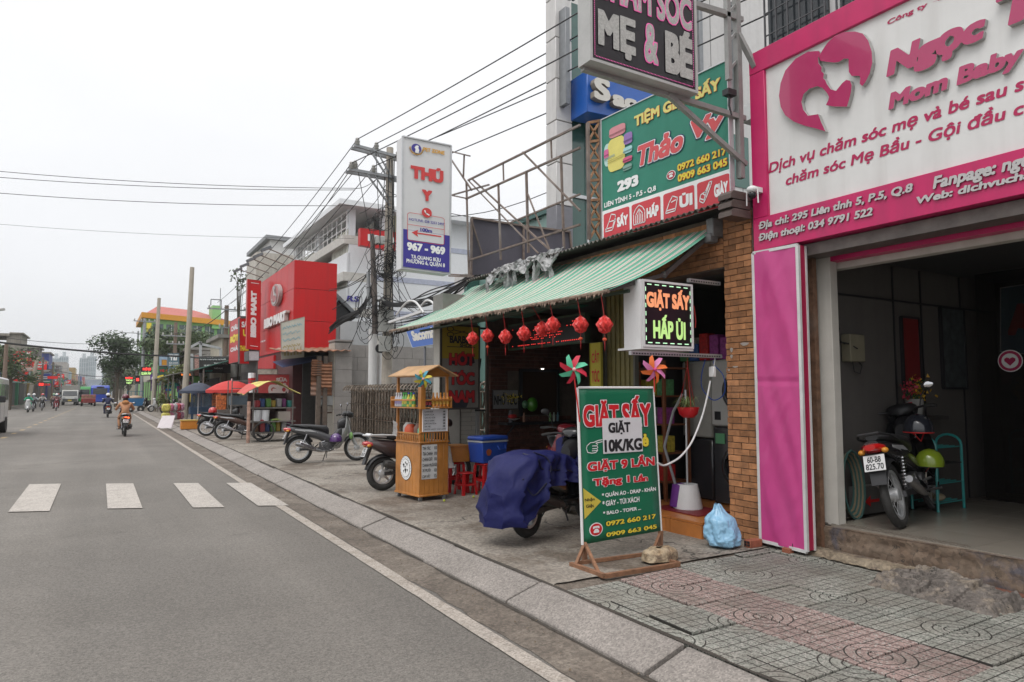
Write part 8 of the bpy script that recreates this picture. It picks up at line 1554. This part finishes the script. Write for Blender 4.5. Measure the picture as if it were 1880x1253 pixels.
mb=MB();c=PG(288,786,.12);mb.hexa([c,c+Vector((.55,.0,0)),c+Vector((.6,.05,0)),c+Vector((.02,.05,0)),c+Vector((.22,.45,.5)),c+Vector((.72,.45,.5)),c+Vector((.72,.48,.5)),c+Vector((.22,.48,.5))]);one('leaning_board',mb,flat('board_white',(.60,.56,.58)),'white board leaning by the kerb in front of the goods stall','board');
mb=MB();mb.box(c+Vector((.1,-.5,0)),c+Vector((.5,-.35,.01)));one('paper_sheet',mb,wht,'crumpled white paper lying on the kerb below the leaning board','paper')
gp=[((.5,.45,.1),'yellow'),((.55,.2,.3),'pink'),((.5,.5,.5),'white'),((.55,.08,.1),'red'),((.55,.3,.4),'pale pink')]
for k in range(10):
 m_c,nm=gp[k%5];c=PG(304+(k%5)*6.5,778-(k%5)*.6,.13);z=.15+(k//5)*.42;mb=MB();mb.box(c+Vector((-.2,-.13,z)),c+Vector((.19,.13,z+.38)));one('goods_bag',mb,M('goods_bag_'+nm.replace(' ','_'),m_c,rough=.4,nv=.5,ns=14,bump=.2),nm+(' bag on the upper row' if k>4 else ' bag on the bottom row')+' of the goods stall by the kerb','bag','bags on the goods stall',smooth=80,bevel=.07)
#far street
random.seed(5)
leafm={}
def leafmat(nm,c):
 if nm not in MATS:
  m=M(nm,c,rough=.6,nv=.45,ns=1.8,bump=0);m.node_tree.nodes['Principled BSDF'].inputs['Subsurface Weight'].default_value=0
 return MATS[nm]
def tree(label,c,rx,rz,h0,m_,n=3500,ls=.22,name='street_tree',trunk=.16,lobes=9):
 t=thing(name,label,'tree',(c.x,c.y,0));ct_=Vector((c.x,c.y,c.z));mb=MB();mb.tube([(c.x,c.y,0),(c.x+.1,c.y,c.z*.5),(c.x-.1,c.y,c.z)],[trunk*1.3,trunk,trunk*.6],8)
 L_=[]
 for k in range(lobes):
  a=random.random()*6.28;rr=random.uniform(.25,.72);ph=random.uniform(-.6,.75);o=Vector((rx*rr*math.cos(a),rx*rr*math.sin(a),rz*ph));L_.append((ct_+o,random.uniform(.32,.5)))
  mb.tube([(c.x,c.y,c.z*.45+random.random()),ct_+o*.5-Vector((0,0,.2)),ct_+o],[trunk*.6,trunk*.35,.03],6)
 L_.append((ct_,.62));mb.build('trunk',M('bark',(.10,.08,.06),rough=.9,nv=.3,ns=8),t);lv=MB()
 for i in range(n):
  lc,lr=random.choice(L_);d=Vector((random.gauss(0,1),random.gauss(0,1),random.gauss(0,1))).normalized();r_=random.random()**.35
  p=lc+Vector((d.x*rx*lr*r_,d.y*rx*lr*r_,d.z*rz*lr*r_));s_=ls*random.uniform(.6,1.3);u=Vector((random.gauss(0,1),random.gauss(0,1),random.gauss(0,.5))).normalized();w_=u.cross(d).normalized()if u.cross(d).length>.01 else Vector((1,0,0))
  lv.add([p-u*s_*.5,p+w_*s_*.3,p+u*s_*.5,p-w_*s_*.3],[(0,1,2,3)])
 lv.build('crown',m_,t,smooth=0,kind='stuff');return t
g1=leafmat('foliage_dark',(.035,.065,.022));g2=leafmat('foliage_mid',(.055,.085,.028));g3=leafmat('foliage_yellow',(.10,.12,.03))
tree('large dark rounded street tree beyond the right hand shops',Vector((1.65,92,5.7)),3.6,2.9,2,g1,5200,.30)
tree('broad green tree in front of the green and orange building',PY(340,636,78),4.4,2.3,3,g2,4200,.32);tree('tree between the two pale concrete poles',PY(300,640,84),3.0,3.0,3,g1,2400,.32)
tree('small far tree beside the road end',PY(210,690,150),2.6,4.2,2,g2,1200,.45);tree('narrow far tree just right of the small one',PY(222,694,170),3.2,4.5,2,g1,1200,.5)
tree('tree behind the poles at the left side of the road',PY(20,672,80),3.0,2.0,2,g2,2000,.28);tree('low leafy creeper bush over the far stall awning',PY(335,690,55),1.6,.9,2,g3,1200,.2,name='creeper_bush',trunk=.05);tree('shrub above the roof left of the vertical red sign',PY(440,515,46),1.0,.9,2,g2,120,.2,name='roof_shrub',trunk=.04);tree('leafy plant at the edge of the road beside the goods stall',PY(300,735,50),.5,.6,.5,g3,300,.15,name='potted_shrub',trunk=.03)
def pole(label,px,y,topy,r0=.17,r1=.11,m_=None,arms=(),name='concrete_pole',lean=0):
 c=PY(px,700,y);tz=PY(px,topy,y).z;t=thing(name,label,'pole',(c.x,y,0));mb=MB();mb.tube([(c.x,y,0),(c.x+lean,y,tz)],[r0,r1],10);mb.build('shaft',m_ or M('pale_concrete',(.37,.335,.28),rough=.9,nv=.1,ns=3),t)
 for z,w_ in arms:mb=MB();mb.bar((c.x-w_,y-.15,tz-z),(c.x+w_,y-.15,tz-z),.09);mb.build('crossarm',gal,t);[(lambda m2:(m2.lathe([(.05,0),(.07,.1),(.04,.2),(0,.2)],(c.x+x,y-.15,tz-z+.05),n=8),m2.build('insulator',cer,t)))(MB())for x in(-w_*.9,-w_*.3,w_*.4,w_*.9)]
 return Vector((c.x,y,tz))
pole('tall pale concrete pole behind the dark blue umbrella',340,43,490,.19,.12,lean=.15);pole('second pale concrete pole further along the pavement',283,62,547,.20,.13,lean=.12);pole('grey pole with wires in front of the green building',261,78,585,.2,.14,gal,((.3,1.0),))
wp2=pole('brown wooden pole with a crossarm left of the vertical red sign',412,52,561,.2,.14,M('pole_brown',(.17,.12,.09),nv=.2),((.3,1.3),(1.6,.5)));pole('weathered pole wrapped in creepers between the pale poles',319,66,592,.17,.14,M('pole_brown',(.17,.12,.09)),((1.2,1.1),(1.9,.7)));pole('far thin pole with short crossarms beside the large tree',250,100,608,.14,.1,gal,((.3,2.0),(1.4,1.6)))
pole('dark pole at the left edge of the picture',8,62,632,.16,.13,M('pole_brown',(.17,.12,.09)));pole('leaning pale pole beside the red sign on the left side',52,88,655,.22,.17,None,(),lean=.7);pole('thin dark pole right of the leaning one on the left side',77,100,656,.15,.1,M('pole_brown',(.17,.12,.09)),((.8,.5),));pole('dark pole among the far left signs',96,130,665,.16,.12,M('pole_brown',(.17,.12,.09)),((.5,.7),));pole('grey pole among the far left signs',111,150,672,.16,.12,gal,((.5,1.0),));pole('distant pole standing in front of the hazy towers',145,240,688,.2,.15,gal,((.6,1.4),))
def cab(a,b,s,r_,label):return wire(sag(a,b,s),r_,label,'far wires')
cab(PY(-40,624,45),PY(345,655,46),.15,.055,'thick black cable crossing the street low down from the left');cab(PY(345,655,46),PY(430,655,40),.1,.05,'thick black cable continuing right past the pale poles');cab(PY(-30,615,60),PY(270,625,80),.5,.02,'thin grey wire crossing above the thick black cable');cab(PY(30,680,70),PY(110,680,140),1.2,.07,'drooping thick cable between the left poles');cab(PY(100,680,150),PY(250,690,130),.6,.05,'distant dark cable crossing in front of the towers');cab(PY(52,665,88),PY(76,672,100),.6,.03,'short slack wire between the two left poles');cab(PY(250,625,100),PY(320,612,66),.6,.03,'wire from the far thin pole to the creeper wrapped pole');cab(PY(320,612,66),PY(412,572,52),.5,.03,'wire between the creeper wrapped pole and the brown pole');cab(PY(412,570,52),PY(470,560,40),.2,.02,'wire running from the brown pole behind the red signs')
cab(PY(250,612,100),PY(283,600,62),.4,.025,'wire from the far thin pole to the second pale pole')
gsb=thing('green_building','large pale green building with orange eaves and a faded red roof','building',(10,105,0));gw=M('pale_green_wall',(.26,.47,.20),rough=.8,nv=.06,ns=.5);oe=flat('orange_eave',(.60,.26,.02));Yg=100.0
xl,xr=PY(268,600,Yg).x,PY(450,600,Yg).x;zr2=PY(300,586,Yg).z;mb=MB();mb.box((xl,Yg,0),(xr+4,Yg+14,zr2));mb.build('wall',gw,gsb,smooth=0)
mb=MB();mb.hexa([(xl-.6,Yg-.7,zr2),(xr+4.5,Yg-.7,zr2-.9),(xr+4.5,Yg+15,zr2),(xl-.6,Yg+15,zr2),(xl-.6,Yg-.7,zr2+.7),(xr+4.5,Yg-.7,zr2-.2),(xr+4.5,Yg+15,zr2+.7),(xl-.6,Yg+15,zr2+.7)]);mb.build('eave',oe,gsb,smooth=0)
mb=MB();mb.hexa([(xl,Yg,zr2+.7),(xr-2,Yg,zr2+.2),(xr-2,Yg+13,zr2+.7),(xl,Yg+13,zr2+.7),(xl+1.5,Yg+5,zr2+2.2),(xr-6,Yg+5,zr2+1.9),(xr-6,Yg+7,zr2+1.9),(xl+1.5,Yg+7,zr2+2.2)]);mb.build('roof',M('faded_red_roof',(.40,.13,.11),rough=.8,nv=.1,ns=1),gsb,smooth=0)
for j in range(3):
 for i in range(9):x=xl+.8+i*1.55;z=zr2-2.3-j*3.2;mb=MB();mb.box((x,Yg-.05,z),(x+1.2,Yg+.02,z+1.6));w1=mb.build('window',M('window_dull',(.10,.13,.14),rough=.2,nv=.4,ns=.8),gsb);mb=MB();mb.box((x+.57,Yg-.08,z),(x+.63,Yg-.05,z+1.6));mb.build('mullion',white,w1)
mb=MB();mb.box((PY(388,600,Yg).x,Yg-.5,zr2-1),(PY(404,600,Yg).x,Yg+3,PY(396,562,Yg).z));mb.build('tower',gw,gsb);mb=MB();z=PY(396,562,Yg).z;[mb.bar((PY(p,560,Yg).x,Yg-.5,z),(PY(p,560,Yg).x,Yg-.5,z+.8),.1)for p in(386,405)];mb.bar((PY(386,560,Yg).x,Yg-.5,z+.8),(PY(405,560,Yg).x,Yg-.5,z+.8),.1);mb.bar((PY(404,560,Yg).x,Yg,z),(PY(404,560,Yg).x,Yg,z+2.5),.07);mb.build('tower_rail',dk,gsb)
gx2=PY(380,640,90).x;bld('green_annex','pale green annex with grey railings beside the green building',gx2,gx2+7,90,98,PY(400,625,90).z,gw,(4,2,'y'))
dkg=flat('sign_charcoal',(.05,.045,.045));cream_=flat('sign_cream',(.5,.48,.4))
banner(366,655,423,685,48,dkg,'long charcoal shop sign with rows of small pale letters',(('KHAI HOÀNG KHOA',(.02,.78,.85,.98),wht,.03),('THANH NHẠC',(.46,.48,.92,.64),wht,.03),('VÀ MÚA',(.14,.40,.38,.52),wht,.03),('THỂ DỤC',(.46,.22,.75,.34),wht,.03),('I SHOP',(.14,.06,.42,.18),flat('teal_print',(.05,.4,.35)),.03)),name='shop_sign',cat='sign')
banner(357,652,365,690,47.5,M('stripe_board',(.45,.25,.22),nv=.5,ns=14),'narrow pale pink vertical sign left of the charcoal sign',name='shop_sign',cat='sign')
banner(308,649,329,682,58,flat('sign_slate',(.10,.17,.21)),'slate blue sign with pale script between the two pale poles',(('ĐIỆN LẠNH',(.1,.86,.9,.97),wht,.02),('Tài',(.15,.60,.8,.82),wht,.04),('SỬA CHỮA',(.1,.42,.9,.52),wht,.02),('MÁY LẠNH',(.1,.28,.9,.38),wht,.02),('VỆ SINH',(.2,.08,.8,.18),wht,.02)),name='shop_sign',cat='sign',d=.2)
banner(292,655,308,672,60,M('sky_poster',(.30,.42,.55),nv=.3,ns=1.5),'pale blue poster with an orange patch beside the slate sign',name='poster',cat='poster');banner(297,661,306,671,59.7,flat('poster_orange',(.55,.25,.02)),'orange square panel on the pale blue poster',name='poster',cat='poster')
banner(291,674,308,688,59,flat('sign_dkgreen',(.02,.10,.06)),'dark green sign below the pale blue poster',(('TIỆM',(.1,.3,.9,.7),red,.04),),name='shop_sign',cat='sign');banner(308,683,328,698,58,flat('sign_greywhite',(.42,.43,.43)),'blank grey white sign under the slate blue one',name='shop_sign',cat='sign')
banner(331,684,353,692,52,black,'small black LED sign with orange letters',(('THUỐC TÂY',(.05,.2,.95,.8),lit('led_amber',(1,.25,.04),1.2),.05),),name='led_sign',cat='sign')
banner(258,674,278,690,72,black,'black LED sign with red upper and green lower words on the right side',(('PHỞ BÒ',(.2,.58,.95,.95),lr,.07),('QUÁN ĂN',(.05,.05,.95,.48),lg,.07)),name='led_sign',cat='sign');banner(229,692,244,706,75,black,'lower LED sign with red and green words at the end of the shops',(('ĐIỆN',(.05,.68,.95,.98),lr,.08),('THOẠI',(.1,.36,.95,.64),lg,.08),('VIỆT',(.15,.02,.85,.32),lg,.08)),name='led_sign',cat='sign')
banner(248,690,257,705,74,black,'tiny dark sign with two red dots between the LED signs',(('..',(.2,.3,.8,.7),lr,.08),),name='led_sign',cat='sign')
banner(263,690,276,702,70,cream_,'plain cream sign under the red and green LED sign',name='shop_sign',cat='sign');banner(276,688,288,718,69,flat('sign_purple',(.10,.04,.25)),'purple vertical banner with white circles',(('Q',(.2,.6,.9,.9),wht,.05),('o',(.2,.2,.7,.5),wht,.05)),name='banner')
banner(284,692,300,702,66,yel,'yellow tilted sheet over the far stall',name='banner',skew=-4);banner(304,714,314,718,55,MATS['bank_blue'],'small bright blue sign hanging in the far stall',name='shop_sign',cat='sign');banner(269,593,278,613,96,yel,'yellow flag banner on the left side of the green building',name='banner');banner(265,613,276,622,96,flat('banner_paleblue',(.3,.45,.6)),'pale blue banner under the yellow flag banner',name='banner')
def awn(label,px0,px1,y0,y1,zf,zb,xf_,xb,m_,col_=None):
 t=thing('stall_awning',label,'awning',(xf_,y0,zf));mb=MB();mb.hexa([(xf_,y0,zf),(xb,y0,zb),(xb,y1,zb),(xf_,y1,zf),(xf_,y0,zf+.05),(xb,y0,zb+.05),(xb,y1,zb+.05),(xf_,y1,zf+.05)]);mb.build('sheet',m_,t,smooth=0)
 for y in(y0+.1,(y0+y1)/2,y1-.1):mb=MB();mb.bar((xf_+.15,y,.1),(xf_+.15,y,zf),.07);mb.build('post',M('stall_post',(.16,.14,.12),nv=.3),t)
tin=M('dull_tin',(.22,.21,.19),rough=.7,metal=.2,nv=.25,ns=1.5);gtarp=M('green_tarp2',(.03,.11,.08),rough=.7,nv=.2)
awn('long green lined tin awning above the charcoal sign stalls',0,0,40,50,2.9,3.9,4.6,7.8,gtarp);awn('dull tin awning over the goods stall',0,0,50.5,58,2.8,3.6,4.0,7.6,tin);awn('low brown awning beyond the goods stall',0,0,59,66,2.7,3.7,3.7,7.6,tin);awn('far tin awning near the red and green LED sign',0,0,67,74,2.7,3.6,3.6,7.6,tin)
fcol=[((.09,.085,.08),'dark'),((.16,.13,.10),'brown'),((.30,.30,.28),'grey'),((.35,.32,.25),'cream'),((.10,.16,.13),'green grey')]
ys_=[33.2,40,46,52,58,65,73,82]
for k in range(7):
 c,nm=fcol[k%5];z=(4.2,5.2,4.0,5.5,4.5,5.0,5.8)[k];x0_=7.3+.3*(k%3)if k>0 else 6.6
 t=bld('shop_house',['%s shop house just beyond the red shop','low %s shop house behind the green awning','%s shop house behind the charcoal sign','%s shop house behind the goods stall','%s shop house behind the slate sign','%s shop house behind the LED signs','furthest %s shop house before the large tree'][k]%nm,x0_,12,ys_[k],ys_[k+1]-.1,z,M('shop_wall_'+nm.replace(' ','_'),c,nv=.2,ns=1.2,streak=.3),None,tin)
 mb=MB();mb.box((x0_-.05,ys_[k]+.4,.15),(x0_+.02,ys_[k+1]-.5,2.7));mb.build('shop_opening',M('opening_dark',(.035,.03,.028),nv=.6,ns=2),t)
mb=MB();c0,c1=PY(362,655,44),PY(425,655,44);t=thing('roof_frame','white steel frame standing on the roof behind the charcoal sign','frame',c0)
for a,b in(((345,700),(345,640)),((345,640),(368,628)),((368,628),(368,700)),((352,690),(352,650)),((368,632),(405,640)),((405,640),(405,655))):mb=MB();mb.bar(PY(*a,50),PY(*b,50),.16);mb.build('bar',M('frame_paint_white',(.45,.45,.46)),t)
bt2=thing('blue_cart','bright blue open cart loaded with goods at the kerb','cart',(2.6,66,0));mb=MB();mb.prism([(0,.55),(1.1,.5),(1.25,1.15),(-.1,1.15)],(2.0,65.5,0),(1,0,0),(0,0,1),-1.8);mb.build('body',flat('cart_bright_blue',(.02,.12,.27)),bt2);[(lambda m2:(m2.lathe([(.25,-.05),(.28,0),(.25,.05),(.1,.05),(.1,-.05),(.25,-.05)],(x,65.4,.28),'y',14),m2.build('wheel',rub,bt2)))(MB())for x in(2.25,3.0)];mb=MB();mb.ball((2.6,66.3,1.2),.5,(1.1,1,.4));mb.build('load',flat('load_tan',(.35,.24,.16)),bt2);mb=MB();[mb.bar((x,66.8,1.1),(x,66.8,1.75),.04)for x in(2.0,2.3,2.6,2.9,3.2)];mb.bar((2.0,66.8,1.75),(3.2,66.8,1.75),.04);mb.build('rail',flat('rail_teal',(.02,.15,.2)),bt2)
for k in range(26):
 c,nm=gcol[k%8];y=47+k*1.05;z=random.uniform(.5,2.2);x=4.6+random.random()*.9;h=random.uniform(.3,.9);mb=MB();mb.box((x,y,z),(x+random.uniform(.2,.5),y+.3,z+h));one('stall_goods',mb,flat('goods_'+nm,c),'%s %s in the row of roadside stalls, %s'%(nm,('cloth bundle','plastic tub','box','hanging garment')[k%4],('nearest the goods stall','just past the nearest','in the near half','before the middle','in the middle','past the middle','in the far half','near the far end','at the far end')[min(8,k//3)]),'goods','goods in the far stalls',bevel=.04)
for k,(px,y,z0,z1,cl,nm)in enumerate(((308,56,.2,2.3,(.03,.22,.10),'green painted post of the goods stall'),(317,54,.2,2.4,(.2,.35,.2),'pale green post of the goods stall'),(282,64,.2,2.6,(.3,.28,.25),'pale post under the far awning'))):c=PY(px,740,y);mb=MB();mb.bar((c.x,y,z0),(c.x,y,z1),.16);one('stall_post',mb,flat('postc_%d'%k,cl),nm,'post')
random.seed(11)
gcn=M('weathered_concrete',(.24,.22,.19),rough=.9,nv=.25,ns=.8,streak=.5,dcol=(.12,.11,.10))
lb1=thing('concrete_building','weathered three storey concrete building with open top floor at the left edge','building',(-10,109,0));mb=MB();mb.box((-18,105,0),(-8.7,114,6.2));mb.build('wall',gcn,lb1,smooth=0);mb=MB();mb.box((-18,104.7,8.7),(-9.9,114,9.0));mb.box((-9.9,104.7,9.0),(-8.45,114,9.15));mb.build('roof_slab',gcn,lb1)
for x in(-17.5,-15.2,-13.2,-11.4):mb=MB();mb.box((x,105,6.2),(x+.4,105.5,8.7));mb.build('column',gcn,lb1)
mb=MB();mb.box((-10.2,105,6.2),(-8.7,113,9.0));mb.build('upper_room',gcn,lb1)
for i in range(5):mb=MB();mb.box((-17.2+i*1.7,104.93,3.6),(-16.0+i*1.7,105.02,5.4));mb.build('window',M('window_void',(.04,.045,.05),rough=.3),lb1)
banner(24,645,58,671,86,flat('sign_bright_red',(.50,.03,.05)),'large red sign with a yellow stripe on the left side of the road',(('JON',(.5,.68,.9,.92),wht,.05),('PAINT',(.35,.5,.8,.68),wht,.05),('HÀNG',(.3,.06,.75,.26),wht,.05)),name='shop_sign',cat='sign',d=.4);banner(33,660,50,664,85.8,yel,'yellow stripe panel across the large red sign',name='banner')
lcols=[((.03,.05,.22),'dark blue'),((.35,.05,.04),'red'),((.05,.2,.12),'green'),((.35,.33,.3),'pale grey'),((.30,.22,.08),'ochre'),((.12,.10,.10),'dark'),((.25,.35,.38),'pale teal'),((.4,.2,.15),'salmon')]
yy=84.0
for k in range(16):
 c,nm=lcols[k%8];w_=7+(k*3)%5;z=4.5+(k*37%11)*.45;x_=-9.0+.3*(k%3)
 if k<4:z=min(z,5.6)
 t=bld('left_shop_house','%s shop house on the left side, %s'%(nm,('below the concrete building' if k<3 else 'in the nearer part of the row' if k<6 else 'in the middle of the row' if k<11 else 'near the end of the road')),-18,x_,yy,yy+w_-.2,z,M('lwall_'+nm.replace(' ','_'),c,nv=.2,ns=.6,streak=.3),(2,2,'y')if False else None,tin)
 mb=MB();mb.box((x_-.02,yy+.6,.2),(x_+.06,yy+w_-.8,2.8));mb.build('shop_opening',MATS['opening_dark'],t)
 for j in range(3):
  c2,n2=lcols[(k*3+j*5+1)%8];y_=yy+1+j*2.2;zb2=random.uniform(2.7,5.0);ww=random.uniform(.8,1.8);hh=random.uniform(.5,1.3)
  q=quadY(y_,x_+.1,x_+.1+ww,zb2,zb2+hh);s_=signbox('projecting_sign','%s projecting sign on the left side row, %s'%(n2,('near','middle','far')[min(2,k//6)]+' part, '+('lowest','middle','upper')[j]),'sign',q,.15,lit('sgn_red',(.6,.02,.02),.25)if(k+j)%4==0 else flat('sgn_'+n2.replace(' ','_'),tuple(min(1,v*1.5)for v in c2)),MATS['thin_dark_edge'],.03,group='projecting signs on the left side')
  strokes(s_,q,[[(.15,.65),(.8,.65)],[(.2,.35),(.7,.35)]],hh*.14,wht,.05,'print')
 yy+=w_
banner(70,702,81,710,95,black,'round edged red LED sign with white lights on the left side',(('SALE',(.1,.15,.9,.85),lr,.1),),name='led_sign',cat='sign');banner(87,691,106,696,110,lit('sgn_red',(.6,.02,.02),.25),'long red sign among the left shops',name='shop_sign',cat='sign')
mb=MB();mb.hexa([(-9,84,3.0),(-6.9,84,2.6),(-6.9,92,2.6),(-9,92,3.0),(-9,84,3.08),(-6.9,84,2.68),(-6.9,92,2.68),(-9,92,3.08)]);one('teal_awning',mb,flat('awning_teal',(.10,.25,.20)),'pale teal awning under the large red sign','awning')
for k in range(14):
 y=140+k*28;c,nm=fcol[k%5];bld('far_shop_house','%s distant house on the right side, %s'%(nm,('just past the large tree','further down the road','towards the road end')[min(2,k//5)]),6.5+k%3,20,y,y+20,5.5+(k*7)%6,MATS['shop_wall_'+nm.replace(' ','_')]);c,nm=lcols[(k*3)%8];bld('far_shop_house','%s distant house on the left side, %s'%(nm,('nearer','further','furthest')[min(2,k//5)]),-24,-9,y+80,y+100,6+(k*5)%7,MATS['lwall_'+nm.replace(' ','_')])
for k in range(12):tree('%s distant street tree on the %s side of the road'%(('nearest','second nearest','third','fourth','second furthest','furthest')[k//2],('right','left')[k%2]),Vector(((4.6,-8.8)[k%2],150+k*30,4.4)),2.8,2.6,2,g1 if k%3 else g2,420,.55,trunk=.15,lobes=5)
bld('end_building','pale low building closing the far end of the road',-40,60,640,660,13,M('end_wall',(.35,.36,.36),nv=.1,ns=.1));bld('end_blue_roof','pale blue roofed hall in the distance',-24,8,560,600,10.5,M('hall_blue',(.28,.35,.42),nv=.2,ns=.2),None,M('roof_blue',(.25,.35,.5)))
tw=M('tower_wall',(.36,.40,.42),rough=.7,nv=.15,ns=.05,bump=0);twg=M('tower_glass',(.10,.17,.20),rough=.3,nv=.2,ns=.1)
for k,(pa,pb3,pt,lb,st3)in enumerate(((93,108,657,'leftmost hazy residential tower',6),(107,123,654,'second hazy residential tower',4),(144,160,657,'third hazy tower beside the tallest one',4),(158,175,654,'fourth hazy residential tower',5),(186,205,664,'rightmost hazy tower half hidden by the tree',4))):
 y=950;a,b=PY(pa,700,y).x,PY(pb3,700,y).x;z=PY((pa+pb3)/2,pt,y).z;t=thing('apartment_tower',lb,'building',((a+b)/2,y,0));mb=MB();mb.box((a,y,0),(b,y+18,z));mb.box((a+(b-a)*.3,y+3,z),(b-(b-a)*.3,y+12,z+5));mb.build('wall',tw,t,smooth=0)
 for i in range(st3):w_=(b-a)/st3;mb=MB();mb.box((a+w_*(i+.2),y-.4,3),(a+w_*(i+.75),y+.1,z-1.5));mb.build('window_bay',twg,t,smooth=0)
 for j in range(6):mb=MB();mb.box((a-.2,y-.6,z*(j+1)/7),(b+.2,y-.3,z*(j+1)/7+.8));mb.build('floor_band',tw,t,smooth=0)
sl=thing('street_lamp','street lamp arm reaching in from the left edge','street lamp',PY(-30,560,30));a=PY(-60,574,30);mb=MB();mb.tube([a,PY(-10,570,30),PY(0,570,30)],.04,6);mb.tube([(a.x,30,0),a],.08,8);mb.build('arm',gal,sl);mb=MB();mb.bar(PY(-4,570,30),PY(9,568,30),.16,.07);mb.build('lamp_head',M('lamp_head',(.4,.4,.38)),sl)
hz=MB();hz.box((-1550,-450,-1.2),(1550,2550,58));hm=bpy.data.materials.new('haze');hm.use_nodes=True;ht=hm.node_tree;ht.nodes.clear();ho=N(ht,'ShaderNodeOutputMaterial');hv=N(ht,'ShaderNodeVolumePrincipled');hv.inputs['Color'].default_value=(.97,.98,.99,1);hv.inputs['Density'].default_value=.00045;hv.inputs['Anisotropy'].default_value=0.3;L(ht,hv.outputs[0],ho.inputs['Volume'])
o=hz.build('haze',hm,None,smooth=0);o['kind']='stuff'
